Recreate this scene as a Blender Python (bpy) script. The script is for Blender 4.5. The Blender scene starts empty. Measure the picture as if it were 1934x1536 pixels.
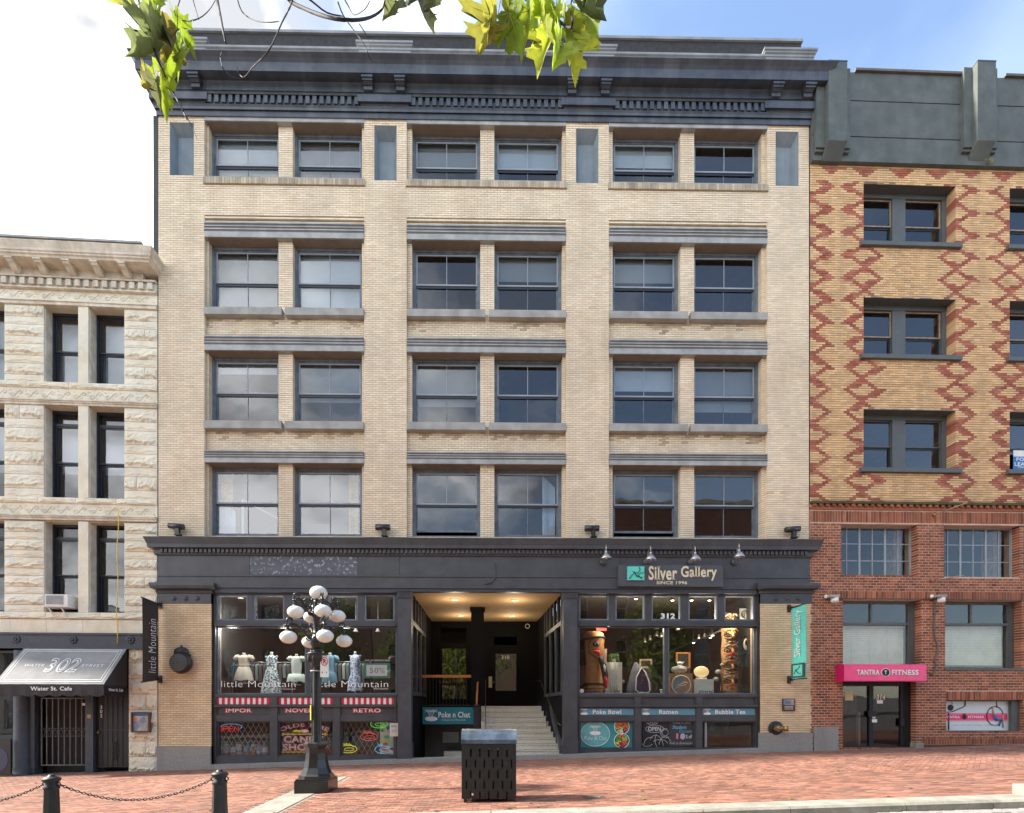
import bpy, math, random, bisect
import numpy as np
from mathutils import Vector, Matrix, noise
random.seed(7)
PI=math.pi; R=math.radians
sc=bpy.context.scene
col=sc.collection
# ------------------------------------------------------------ camera
F_PX=976.; CX=928.; HY=1335.; D0=16.; EYE=1.7; YAW=.0137
cd=bpy.data.cameras.new('camera'); cam=bpy.data.objects.new('camera',cd); col.objects.link(cam)
cam.location=(0,-D0,EYE); cam.rotation_euler=(PI/2,0,-YAW)
cd.sensor_width=36; cd.lens=36*F_PX/1934; cd.shift_x=(967-CX)/1934; cd.shift_y=(HY-768)/1934
cd.clip_start=.1; cd.clip_end=2000
sc.camera=cam
# ------------------------------------------------------------ light
SUN_EL=40.; SUN_TRAVEL=R(-5)        # light travels along +x, a little towards the street
sc.view_settings.view_transform='Standard'; sc.view_settings.look='None'
sc.view_settings.exposure=1.98; sc.view_settings.gamma=1; sc.view_settings.use_curve_mapping=False
sun=bpy.data.lights.new('sun','SUN'); sun.energy=3.0; sun.angle=R(4); sun.color=(1,.93,.82)
so=bpy.data.objects.new('sun',sun); col.objects.link(so)
tv=Vector((math.cos(SUN_TRAVEL)*math.cos(R(SUN_EL)),math.sin(SUN_TRAVEL)*math.cos(R(SUN_EL)),-math.sin(R(SUN_EL))))
so.rotation_euler=tv.to_track_quat('-Z','Y').to_euler()
w=bpy.data.worlds.new('World'); sc.world=w; w.use_nodes=True
nt=w.node_tree; nt.nodes.clear(); N=nt.nodes.new; L=nt.links.new
out=N('ShaderNodeOutputWorld'); bg=N('ShaderNodeBackground'); L(bg.outputs[0],out.inputs[0])
sky=N('ShaderNodeTexSky'); sky.sky_type='NISHITA'; sky.sun_disc=False
sky.sun_elevation=R(SUN_EL); sky.sun_rotation=math.atan2(-tv.x,-tv.y); sky.dust_density=.6; sky.ozone_density=1.5
SKY=.105; CLOUD=(1.42,1.45,1.50)
tc=N('ShaderNodeTexCoord'); sep=N('ShaderNodeSeparateXYZ'); L(tc.outputs['Generated'],sep.inputs[0])
# project the direction on a cloud layer so that clouds flatten towards the horizon
mz=N('ShaderNodeMath'); mz.operation='MAXIMUM'; L(sep.outputs[2],mz.inputs[0]); mz.inputs[1].default_value=0
az=N('ShaderNodeMath'); az.operation='ADD'; L(mz.outputs[0],az.inputs[0]); az.inputs[1].default_value=.35
dv=N('ShaderNodeVectorMath'); dv.operation='DIVIDE'; L(tc.outputs['Generated'],dv.inputs[0])
cb=N('ShaderNodeCombineXYZ'); [L(az.outputs[0],cb.inputs[i]) for i in range(3)]; L(cb.outputs[0],dv.inputs[1])
n1=N('ShaderNodeTexNoise'); n1.inputs['Scale'].default_value=1.9; n1.inputs['Detail'].default_value=9; n1.inputs['Roughness'].default_value=.58; L(dv.outputs[0],n1.inputs['Vector'])
n2=N('ShaderNodeTexNoise'); n2.inputs['Scale'].default_value=2.6; n2.inputs['Detail'].default_value=6; L(dv.outputs[0],n2.inputs['Vector'])
# more cloud to the west (where the sun is veiled) than to the east
bx=N('ShaderNodeMath'); bx.operation='MULTIPLY_ADD'; L(sep.outputs[0],bx.inputs[0]); bx.inputs[1].default_value=-.55; L(n1.outputs['Fac'],bx.inputs[2])
cr=N('ShaderNodeMapRange'); cr.interpolation_type='SMOOTHSTEP'; L(bx.outputs[0],cr.inputs[0]); cr.inputs[1].default_value=.41; cr.inputs[2].default_value=.68; cr.inputs[3].default_value=.05
shade=N('ShaderNodeMapRange'); L(n2.outputs['Fac'],shade.inputs[0]); shade.inputs[1].default_value=.36; shade.inputs[2].default_value=.60; shade.inputs[3].default_value=1.0; shade.inputs[4].default_value=.15
cc=N('ShaderNodeVectorMath'); cc.operation='SCALE'; cc.inputs[0].default_value=CLOUD; L(shade.outputs[0],cc.inputs[3])
ss=N('ShaderNodeVectorMath'); ss.operation='SCALE'; L(sky.outputs[0],ss.inputs[0]); ss.inputs[3].default_value=SKY
mx=N('ShaderNodeMix'); mx.data_type='RGBA'; L(cr.outputs[0],mx.inputs[0]); L(ss.outputs[0],mx.inputs[6]); L(cc.outputs[0],mx.inputs[7])
L(mx.outputs[2],bg.inputs[0]); bg.inputs[1].default_value=1.0
sc.cycles.max_bounces=8; sc.cycles.transparent_max_bounces=16; sc.cycles.glossy_bounces=4; sc.cycles.diffuse_bounces=3
sc.cycles.caustics_reflective=False; sc.cycles.caustics_refractive=False; sc.cycles.sample_clamp_indirect=4
sc.cycles.use_denoising=True
# ------------------------------------------------------------ measuring the photograph on a facade plane
class Plane:
    def __init__(s,ox=0,oy=0,ang=0):
        s.o=(ox,oy); s.ang=ang; s.ex=(math.cos(ang),math.sin(ang)); s.ey=(-math.sin(ang),math.cos(ang))
    def uv(s,px,py,d=0):
        a=(px-CX)/F_PX; c=(HY-py)/F_PX; cs,sn=math.cos(YAW),math.sin(YAW)
        r=(a*cs+sn,cs-a*sn,c); ox,oy=-s.o[0],-D0-s.o[1]
        t=(d-(ox*s.ey[0]+oy*s.ey[1]))/(r[0]*s.ey[0]+r[1]*s.ey[1])
        x,y=ox+t*r[0],oy+t*r[1]
        return x*s.ex[0]+y*s.ex[1], EYE+t*r[2]
    def X(s,px,d=0): return s.uv(px,700,d)[0]
    def Z(s,py,px=915,d=0): return s.uv(px,py,d)[1]
MP=Plane()
X=MP.X; Z=MP.Z
def g(x,y=0): return .035+.0285*x            # pavement height
# ------------------------------------------------------------ mesh building
class MB:
    def __init__(s): s.v=[]; s.f=[]; s.m=[]; s.smooth=[]
    def add(s,vs,fs,mi=0,sm=False):
        b=len(s.v); s.v.extend(vs); s.f.extend([tuple(b+i for i in f) for f in fs]); s.m.extend([mi]*len(fs)); s.smooth.extend([sm]*len(fs)); return s
    def box(s,x0,x1,y0,y1,z0,z1,mi=0):
        if x0>x1:x0,x1=x1,x0
        if y0>y1:y0,y1=y1,y0
        if z0>z1:z0,z1=z1,z0
        return s.add([(x0,y0,z0),(x1,y0,z0),(x1,y1,z0),(x0,y1,z0),(x0,y0,z1),(x1,y0,z1),(x1,y1,z1),(x0,y1,z1)],
          [(0,3,2,1),(4,5,6,7),(0,1,5,4),(1,2,6,5),(2,3,7,6),(3,0,4,7)],mi)
    def hexa(s,p,mi=0):
        return s.add(p,[(0,3,2,1),(4,5,6,7),(0,1,5,4),(1,2,6,5),(2,3,7,6),(3,0,4,7)],mi)
    def prism(s,poly,a0,a1,axis='y',mi=0):
        n=len(poly)
        def P(u,v,a): return {'y':(u,a,v),'x':(a,u,v),'z':(u,v,a)}[axis]
        vs=[P(u,v,a0) for u,v in poly]+[P(u,v,a1) for u,v in poly]
        fs=[tuple(range(n)),tuple(range(2*n-1,n-1,-1))]+[(i,i+n,(i+1)%n+n,(i+1)%n) for i in range(n)]
        return s.add(vs,fs,mi)
    def lathe(s,prof,c=(0,0,0),n=16,mi=0,sm=True,rot=0,axis='z',sx=1,sy=1):
        vs=[];fs=[]
        for r,z in prof:
            for k in range(n):
                a=rot+2*PI*k/n; u,v=r*sx*math.cos(a),r*sy*math.sin(a)
                p={'z':(u,v,z),'y':(u,z,v),'x':(z,u,v)}[axis]; vs.append((c[0]+p[0],c[1]+p[1],c[2]+p[2]))
        for i in range(len(prof)-1):
            for k in range(n):
                a,b=i*n+k,i*n+(k+1)%n; fs.append((a,b,b+n,a+n))
        s.add(vs,fs,mi,sm)
        b=len(s.v)-len(vs); m=len(prof)-1
        s.f.append(tuple(b+k for k in range(n-1,-1,-1))); s.f.append(tuple(b+m*n+k for k in range(n))); s.m+=[mi,mi]; s.smooth+=[False,False]
        return s
    def ell(s,c,rx,ry,rz,mi=0,n=12,h=8):
        prof=[(max(.001,math.sin(PI*i/h)),-math.cos(PI*i/h)) for i in range(h+1)]
        vs=[];fs=[]
        for r,z in prof:
            for k in range(n):
                a=2*PI*k/n; vs.append((c[0]+rx*r*math.cos(a),c[1]+ry*r*math.sin(a),c[2]+rz*z))
        for i in range(h):
            for k in range(n):
                a,b=i*n+k,i*n+(k+1)%n; fs.append((a,b,b+n,a+n))
        return s.add(vs,fs,mi,True)
    def tube(s,pts,r,n=6,mi=0,sm=True,cap=True,closed=False):
        pts=[Vector(p) for p in pts]; m=len(pts); rr=r if isinstance(r,(list,tuple)) else [r]*m
        vs=[];fs=[]; up=None
        for i,p in enumerate(pts):
            if closed: t=pts[(i+1)%m]-pts[i-1]
            else: t=(pts[min(i+1,m-1)]-pts[max(i-1,0)])
            if t.length<1e-9: t=Vector((0,0,1))
            t.normalize()
            if up is None:
                up=Vector((0,0,1)) if abs(t.z)<.9 else Vector((1,0,0))
            up=(up-t*up.dot(t)); up=up.normalized() if up.length>1e-6 else t.orthogonal().normalized()
            q=t.cross(up)
            for k in range(n):
                a=2*PI*k/n+PI/n; vs.append(tuple(p+(up*math.cos(a)+q*math.sin(a))*rr[i]))
        for i in range(m if closed else m-1):
            j=(i+1)%m
            for k in range(n): fs.append((i*n+k,i*n+(k+1)%n,j*n+(k+1)%n,j*n+k))
        s.add(vs,fs,mi,sm)
        if cap and not closed:
            b=len(s.v)-len(vs); s.f.append(tuple(b+k for k in range(n-1,-1,-1))); s.f.append(tuple(b+(m-1)*n+k for k in range(n))); s.m+=[mi,mi]; s.smooth+=[False,False]
        return s
    def xf(s,M,start=0):
        for i in range(start,len(s.v)): s.v[i]=tuple(M@Vector(s.v[i]))
        return s
    def mesh(s,name,mats):
        me=bpy.data.meshes.new(name); me.from_pydata(s.v,[],s.f)
        for m in (mats if isinstance(mats,(list,tuple)) else [mats]): me.materials.append(m)
        me.polygons.foreach_set('material_index',s.m); me.polygons.foreach_set('use_smooth',s.smooth); me.update()
        return me
    def build(s,name,mats,parent=None,loc=(0,0,0)): return link(name,s.mesh(name,mats),parent,loc)
def link(name,me,parent=None,loc=(0,0,0),rot=None,scale=None):
    o=bpy.data.objects.new(name,me); col.objects.link(o); o.parent=parent; o.location=loc
    if rot: o.rotation_euler=rot
    if scale: o.scale=scale
    return o
def tag(o,label=None,cat=None,group=None,kind=None):
    if label: o['label']=label
    if cat: o['category']=cat
    if group: o['group']=group
    if kind: o['kind']=kind
    return o
def thing(name,label,cat,loc=(0,0,0),rz=0,group=None):
    o=bpy.data.objects.new(name,None); o.empty_display_size=.2; col.objects.link(o); o.location=loc; o.rotation_euler=(0,0,rz)
    return tag(o,label,cat,group)
def copy_tree(o,parent=None,loc=None,label=None):
    c=o.copy(); col.objects.link(c)
    if parent is not None: c.parent=parent
    if loc is not None: c.location=loc
    if label: c['label']=label
    for ch in list(o.children): copy_tree(ch,c)
    return c
# ------------------------------------------------------------ materials
def mat(name,c,rough=.7,metal=0,var=.12,scale=3,bump=.12,bscale=60,isl=0,spec=.5,c2=None,stain=0,stainc=(.05,.045,.04),streak=True,emit=0,stain_scale=.8):
    m=bpy.data.materials.new(name); m.use_nodes=True; t=m.node_tree; n=t.nodes.new; l=t.links.new
    b=t.nodes['Principled BSDF']; b.inputs['Roughness'].default_value=rough; b.inputs['Metallic'].default_value=metal
    b.inputs['Specular IOR Level'].default_value=spec
    ge=n('ShaderNodeNewGeometry')
    no=n('ShaderNodeTexNoise'); no.inputs['Scale'].default_value=scale; no.inputs['Detail'].default_value=6; no.inputs['Roughness'].default_value=.6; l(ge.outputs['Position'],no.inputs['Vector'])
    mr=n('ShaderNodeMapRange'); l(no.outputs['Fac'],mr.inputs[0]); mr.inputs[1].default_value=.3; mr.inputs[2].default_value=.7; mr.inputs[3].default_value=1-var; mr.inputs[4].default_value=1+var
    if isl:
        oi=n('ShaderNodeObjectInfo'); ad=n('ShaderNodeMath'); ad.operation='ADD'; l(oi.outputs['Random'],ad.inputs[0]); l(ge.outputs['Random Per Island'],ad.inputs[1])
        fr=n('ShaderNodeMath'); fr.operation='FRACT'; l(ad.outputs[0],fr.inputs[0])
        rp=n('ShaderNodeMix'); rp.data_type='RGBA'; l(fr.outputs[0],rp.inputs[0]); rp.inputs[6].default_value=(*c,1); rp.inputs[7].default_value=(*(c2 or c),1)
        mu=n('ShaderNodeMath'); mu.operation='MULTIPLY'; l(fr.outputs[0],mu.inputs[0]); mu.inputs[1].default_value=7.31
        f2=n('ShaderNodeMath'); f2.operation='FRACT'; l(mu.outputs[0],f2.inputs[0])
        m2=n('ShaderNodeMapRange'); l(f2.outputs[0],m2.inputs[0]); m2.inputs[3].default_value=1-isl; m2.inputs[4].default_value=1+isl
        mm=n('ShaderNodeMath'); mm.operation='MULTIPLY'; l(mr.outputs[0],mm.inputs[0]); l(m2.outputs[0],mm.inputs[1]); fac=mm.outputs[0]; base=rp.outputs[2]
    else:
        fac=mr.outputs[0]; rg=n('ShaderNodeRGB'); rg.outputs[0].default_value=(*c,1); base=rg.outputs[0]
        if c2:
            n3=n('ShaderNodeTexNoise'); n3.inputs['Scale'].default_value=scale*.5; n3.inputs['Detail'].default_value=4; l(ge.outputs['Position'],n3.inputs['Vector'])
            r3=n('ShaderNodeMapRange'); l(n3.outputs['Fac'],r3.inputs[0]); r3.inputs[1].default_value=.38; r3.inputs[2].default_value=.62
            x3=n('ShaderNodeMix'); x3.data_type='RGBA'; l(r3.outputs[0],x3.inputs[0]); l(base,x3.inputs[6]); x3.inputs[7].default_value=(*c2,1); base=x3.outputs[2]
    vs=n('ShaderNodeVectorMath'); vs.operation='SCALE'; l(base,vs.inputs[0]); l(fac,vs.inputs[3]); cur=vs.outputs[0]
    if stain:
        mp=n('ShaderNodeMapping'); l(ge.outputs['Position'],mp.inputs[0]); mp.inputs['Scale'].default_value=(stain_scale*(2.2 if streak else 1),stain_scale,stain_scale*(.35 if streak else 1))
        n4=n('ShaderNodeTexNoise'); n4.inputs['Scale'].default_value=1; n4.inputs['Detail'].default_value=7; n4.inputs['Roughness'].default_value=.65; l(mp.outputs[0],n4.inputs['Vector'])
        r4=n('ShaderNodeMapRange'); l(n4.outputs['Fac'],r4.inputs[0]); r4.inputs[1].default_value=.48; r4.inputs[2].default_value=.78; r4.inputs[4].default_value=stain
        x4=n('ShaderNodeMix'); x4.data_type='RGBA'; l(r4.outputs[0],x4.inputs[0]); l(cur,x4.inputs[6]); x4.inputs[7].default_value=(*stainc,1); cur=x4.outputs[2]
    l(cur,b.inputs['Base Color'])
    if bump:
        nb=n('ShaderNodeTexNoise'); nb.inputs['Scale'].default_value=bscale; nb.inputs['Detail'].default_value=5; l(ge.outputs['Position'],nb.inputs['Vector'])
        bu=n('ShaderNodeBump'); bu.inputs['Strength'].default_value=bump; bu.inputs['Distance'].default_value=.02; l(nb.outputs['Fac'],bu.inputs['Height']); l(bu.outputs[0],b.inputs['Normal'])
    if emit: b.inputs['Emission Color'].default_value=(*c,1); b.inputs['Emission Strength'].default_value=emit
    return m
def glass_mat(name,tint=(.82,.86,.88),ior=1.75,wave=.35,dirt=.0):
    m=bpy.data.materials.new(name); m.use_nodes=True; t=m.node_tree; t.nodes.clear(); n=t.nodes.new; l=t.links.new
    o=n('ShaderNodeOutputMaterial'); mx=n('ShaderNodeMixShader'); tr=n('ShaderNodeBsdfTransparent'); gl=n('ShaderNodeBsdfGlossy'); fr=n('ShaderNodeFresnel')
    tr.inputs[0].default_value=(*tint,1); gl.inputs['Roughness'].default_value=.012; fr.inputs[0].default_value=ior
    ge=n('ShaderNodeNewGeometry'); nb=n('ShaderNodeTexNoise'); nb.inputs['Scale'].default_value=1.3; nb.inputs['Detail'].default_value=1; l(ge.outputs['Position'],nb.inputs['Vector'])
    bu=n('ShaderNodeBump'); bu.inputs['Strength'].default_value=wave; bu.inputs['Distance'].default_value=.012; l(nb.outputs['Fac'],bu.inputs['Height']); l(bu.outputs[0],gl.inputs['Normal'])
    bf=n('ShaderNodeMath'); bf.operation='SUBTRACT'; bf.inputs[0].default_value=1; l(ge.outputs['Backfacing'],bf.inputs[1])
    mf_=n('ShaderNodeMath'); mf_.operation='MULTIPLY'; l(fr.outputs[0],mf_.inputs[0]); l(bf.outputs[0],mf_.inputs[1]); l(mf_.outputs[0],mx.inputs[0]); l(tr.outputs[0],mx.inputs[1]); l(gl.outputs[0],mx.inputs[2]); l(mx.outputs[0],o.inputs[0])
    return m
def plain(name,c,rough=.6,metal=0,emit=0,spec=.4): return mat(name,c,rough,metal,var=.08,scale=9,bump=0,emit=emit,spec=spec)
def leafmat(name,c,c2):
    m=mat(name,c,.55,0,.25,14,.1,50,isl=.3,c2=c2); t=m.node_tree; b=t.nodes['Principled BSDF']
    tl=t.nodes.new('ShaderNodeBsdfTranslucent'); mx=t.nodes.new('ShaderNodeMixShader'); mx.inputs[0].default_value=.55
    src=b.inputs['Base Color'].links[0].from_socket; t.links.new(src,tl.inputs[0])
    t.links.new(b.outputs[0],mx.inputs[1]); t.links.new(tl.outputs[0],mx.inputs[2]); t.links.new(mx.outputs[0],t.nodes['Material Output'].inputs[0]); return m
m_cream=mat('cream_brick',(.775,.64,.46),.85,isl=.06,c2=(.825,.71,.54),var=.13,scale=.6,stain=.5,stainc=(.56,.41,.27),bump=.1)
m_creams=mat('sooty_cream_brick',(.48,.38,.26),.9,isl=.15,c2=(.60,.47,.32),var=.2,scale=5,stain=.4,stainc=(.16,.13,.10))
m_creamo=mat('orange_cream_brick',(.75,.56,.37),.85,isl=.08,c2=(.80,.62,.44),var=.1)
m_creamw=mat('warm_cream_brick',(.70,.53,.32),.85,isl=.07,c2=(.76,.60,.40),var=.12,scale=1.2,stain=.4,stainc=(.46,.32,.2))
m_creamj=mat('cream_mortar',(.30,.225,.14),.95,var=.15,scale=4,bump=.2)
m_soot=mat('sooty_soldier_brick',(.42,.36,.27),.9,isl=.2,c2=(.5,.42,.30),var=.2,stain=.5)
m_buff=mat('buff_brick',(.68,.42,.20),.85,isl=.15,c2=(.72,.49,.27),var=.10,scale=1.5,stain=.45,stainc=(.33,.24,.15))
m_dia=mat('diamond_red_brick',(.36,.095,.05),.85,isl=.2,c2=(.45,.17,.11),var=.12,stain=.25,stainc=(.2,.1,.07))
m_buffj=mat('buff_mortar',(.15,.09,.05),.95)
m_red=mat('red_brick',(.22,.060,.031),.85,isl=.36,c2=(.34,.12,.058),var=.16,scale=3,bump=.3,stain=.3,stainc=(.12,.045,.035))
m_redj=mat('pale_mortar',(.56,.41,.31),.95,var=.2,scale=6)
m_moss=mat('mossy_brick',(.09,.085,.03),.95,isl=.3,c2=(.14,.06,.035),var=.3,bump=.4)
m_blue=mat('blue_grey_paint',(.045,.056,.076),.45,c2=(.060,.073,.094),var=.2,scale=3,bump=.4,bscale=8,stain=.42,stainc=(.20,.22,.24))
m_char=mat('charcoal_paint',(.052,.055,.063),.45,c2=(.062,.066,.075),var=.12,scale=3,bump=.45,bscale=3.5,stain=.14,stainc=(.13,.135,.145))
m_frame=mat('slate_window_paint',(.11,.135,.17),.5,var=.15,scale=5,bump=.05,c2=(.16,.185,.215))
m_sash=mat('pale_sash_paint',(.29,.33,.37),.5,var=.1,bump=.05)
m_dark=mat('dark_sash_paint',(.02,.024,.034),.45,var=.1,bump=.05)
m_dkred=mat('dark_strip',(.035,.04,.05),.7)
m_lint=mat('grey_steel_lintel',(.31,.32,.315),.6,c2=(.38,.38,.365),var=.14,scale=3,stain=.3,stainc=(.14,.13,.12))
m_lintd=mat('dark_lintel_moulding',(.12,.12,.115),.6,var=.2)
m_sill=mat('grey_sill_stone',(.40,.39,.365),.85,c2=(.30,.29,.27),var=.18,scale=6,bump=.25,stain=.4,stainc=(.15,.14,.12))
m_rev=mat('window_reveal_soffit',(.22,.18,.14),.9)
m_gran=mat('granite',(.30,.285,.265),.85,var=.35,scale=45,bump=.25,stain=.45,stainc=(.13,.125,.10),bscale=90)
m_roofw=mat('dark_parapet_board',(.035,.035,.037),.85,var=.3,scale=9,bump=.3,stain=.3,stainc=(.09,.09,.095))
m_olive=mat('grey_green_render',(.085,.10,.095),.75,c2=(.105,.12,.115),var=.12,scale=2.5,bump=.5,bscale=5,stain=.35,stainc=(.05,.06,.055))
m_olivef=mat('olive_grey_frame',(.095,.105,.105),.6,var=.12)
m_wood=mat('worn_window_wood',(.34,.25,.18),.7,var=.3,scale=8)
m_stone=mat('pale_sandstone',(.80,.75,.61),.92,c2=(.74,.66,.50),var=.14,scale=2.5,bump=.9,bscale=16,stain=.35,stainc=(.42,.35,.24),streak=False,stain_scale=1.6)
m_stonec=mat('carved_stone',(.66,.60,.48),.9,c2=(.58,.52,.41),var=.15,scale=7,bump=.5,bscale=30,stain=.3,stainc=(.3,.22,.16))
m_corn=mat('weathered_stone_cornice',(.62,.56,.45),.9,c2=(.68,.62,.51),var=.18,scale=4,bump=.3,stain=.6,stainc=(.34,.20,.10),stain_scale=1.5)
m_beam=mat('dark_steel_beam',(.045,.052,.068),.55,var=.2,scale=6,bump=.3,bscale=25)
m_iron=mat('black_cast_iron',(.012,.013,.015),.30,var=.3,scale=12,bump=.25,bscale=40,spec=.6)
m_ironw=mat('worn_black_metal',(.013,.013,.014),.5,var=.35,scale=7,bump=.1,stain=.25,stainc=(.07,.065,.06))
m_lid=mat('weathered_blue_lid',(.06,.085,.12),.35,var=.35,scale=5,c2=(.035,.045,.06),stain=.5,stainc=(.20,.25,.30),streak=False,stain_scale=5)
m_alum=mat('brushed_metal',(.50,.50,.48),.35,.9,var=.15)
m_white=plain('white_paint',(.75,.74,.71))
m_globe=mat('opal_glass_globe',(.80,.79,.74),.22,0,.03,4,0,spec=.6)
m_glass=glass_mat('window_glass',ior=2.05)
m_glassd=glass_mat('shop_glass',(.86,.88,.88),ior=1.75,wave=.3)
m_glassn=glass_mat('tinted_glass',(.5,.55,.57),ior=2.4)
m_room=mat('dim_room',(.10,.095,.09),.95,bump=0)
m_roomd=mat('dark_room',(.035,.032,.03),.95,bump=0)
m_blind=mat('sky_toned_blind',(.58,.61,.64),.8,bump=0,var=.04)  # blue-grey brightened to imitate sky reflected in the panes
m_curt=mat('yellow_curtain',(.62,.36,.09),.8,var=.3,scale=12)
m_amber=mat('tan_plaster_ceiling',(.46,.32,.17),.8,var=.06,bump=.05)
m_step=mat('pale_stair_tread',(.55,.52,.44),.85,var=.2,scale=30,bump=.3,stain=.35,stainc=(.25,.23,.19))
m_pave=mat('red_paving_brick',(.215,.088,.056),.9,isl=.30,c2=(.29,.14,.095),var=.22,scale=1.1,bump=.3,stain=.5,stainc=(.17,.125,.105),streak=False,stain_scale=1.3)
m_pavej=mat('sandy_paving_joint',(.24,.175,.14),.97,var=.3,scale=9,bump=.3)
m_curb=mat('pale_concrete_kerb',(.34,.32,.27),.9,c2=(.26,.245,.20),var=.3,scale=7,bump=.5,stain=.4,stainc=(.16,.17,.09),streak=False,stain_scale=2)
m_asph=mat('worn_paved_road',(.16,.14,.125),.9,var=.3,scale=20,bump=.5,bscale=80)
m_teal=plain('teal_print',(.01,.21,.26)); m_tealL=plain('light_teal_print',(.10,.38,.42)); m_bluesign=plain('blue_sign_print',(.12,.30,.40))
m_mint=plain('mint_fabric',(.13,.66,.56)); m_pink=plain('pink_acrylic',(.80,.02,.17),.3); m_redp=plain('red_print',(.62,.02,.05)); m_yel=plain('yellow_print',(.78,.55,.03))
m_black=plain('black_print',(.012,.012,.013)); m_brownf=mat('black_brown_banner_cloth',(.035,.029,.026),.8,var=.15)
m_wprint=plain('white_print',(.82,.82,.80)); m_gold=plain('cream_lettering',(.74,.66,.48)); m_brass=mat('aged_brass',(.35,.22,.09),.45,.7,var=.3)
m_orange=plain('orange_print',(.75,.22,.04)); m_green=plain('green_print',(.10,.38,.05)); m_bluep=plain('blue_print',(.05,.2,.5))
m_lamp=mat('lit_lamp',(1,.83,.58),.5,emit=7,bump=0,var=0)
def neon(n,c): return mat(n,c,.4,emit=.14,bump=0,var=0)
m_nred=neon('red_neon',(.85,.06,.05)); m_ngrn=neon('green_neon',(.15,.9,.15)); m_nyel=neon('yellow_neon',(.9,.85,.08)); m_nblu=neon('blue_neon',(.1,.5,.9))
# ------------------------------------------------------------ text from the built-in font
_tc={}
def text_geo(s,bold=0,serif=False,italic=0):
    key=(s,bold,serif,italic)
    if key in _tc: return _tc[key]
    cu=bpy.data.curves.new('t','FONT'); cu.body=s; cu.size=1; cu.offset=bold; cu.resolution_u=3; cu.space_character=1.06
    o=bpy.data.objects.new('t',cu); col.objects.link(o); me=bpy.data.meshes.new_from_object(o)
    V=[(v.co.x+italic*v.co.y,v.co.y) for v in me.vertices]; Fc=[tuple(p.vertices) for p in me.polygons]
    if serif:
        cnt={}
        for p in me.polygons:
            for e in p.edge_keys: cnt[e]=cnt.get(e,0)+1
        top=max(y for _,y in V)
        for (a,b),k in cnt.items():
            if k!=1: continue
            (xa,ya),(xb,yb)=V[a],V[b]
            if abs(ya-yb)<.004 and .03<abs(xa-xb)<.3 and (abs(ya+bold)<.03 or abs(ya-top)<.03):
                x0,x1=min(xa,xb)-.055,max(xa,xb)+.055; h=.06; y0=ya if ya<.2 else ya-h
                i=len(V); V+= [(x0,y0),(x1,y0),(x1,y0+h),(x0,y0+h)]; Fc.append((i,i+1,i+2,i+3))
    bpy.data.objects.remove(o); bpy.data.curves.remove(cu); bpy.data.meshes.remove(me)
    if not V: V=[(0,0)]
    x0=min(v[0] for v in V);x1=max(v[0] for v in V);y0=min(v[1] for v in V);y1=max(v[1] for v in V)
    V=[((x-x0)/max(1e-6,x1-x0),(y-y0)/max(1e-6,y1-y0)) for x,y in V]
    _tc[key]=(V,Fc,(x1-x0)/(y1-y0)); return _tc[key]
def text_on(mb,s,x0,x1,z0,z1,fn,mi=0,bold=.02,serif=False,italic=0,keep=False):
    """flat lettering; fn maps (u,v) in the sign's own plane to a point"""
    V,Fc,asp=text_geo(s,bold,serif,italic)
    if keep:
        wd=min(x1-x0,asp*(z1-z0)); c=(x0+x1)/2; x0,x1=c-wd/2,c+wd/2
    mb.add([fn(x0+u*(x1-x0),z0+v*(z1-z0)) for u,v in V],Fc,mi)
def face_y(y): return lambda u,v:(u,y,v)
def arc_pts(cx,cz,rx,rz,y,a0=0,a1=2*PI,n=24): return [(cx+rx*math.cos(a0+(a1-a0)*i/n),y,cz+rz*math.sin(a0+(a1-a0)*i/n)) for i in range(n+1)]
def disc(mb,cx,cz,rx,rz,y,mi=0,n=24,t=.004):
    mb.prism([(cx+rx*math.cos(2*PI*i/n),cz+rz*math.sin(2*PI*i/n)) for i in range(n)],y-t,y,'y',mi)
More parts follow.
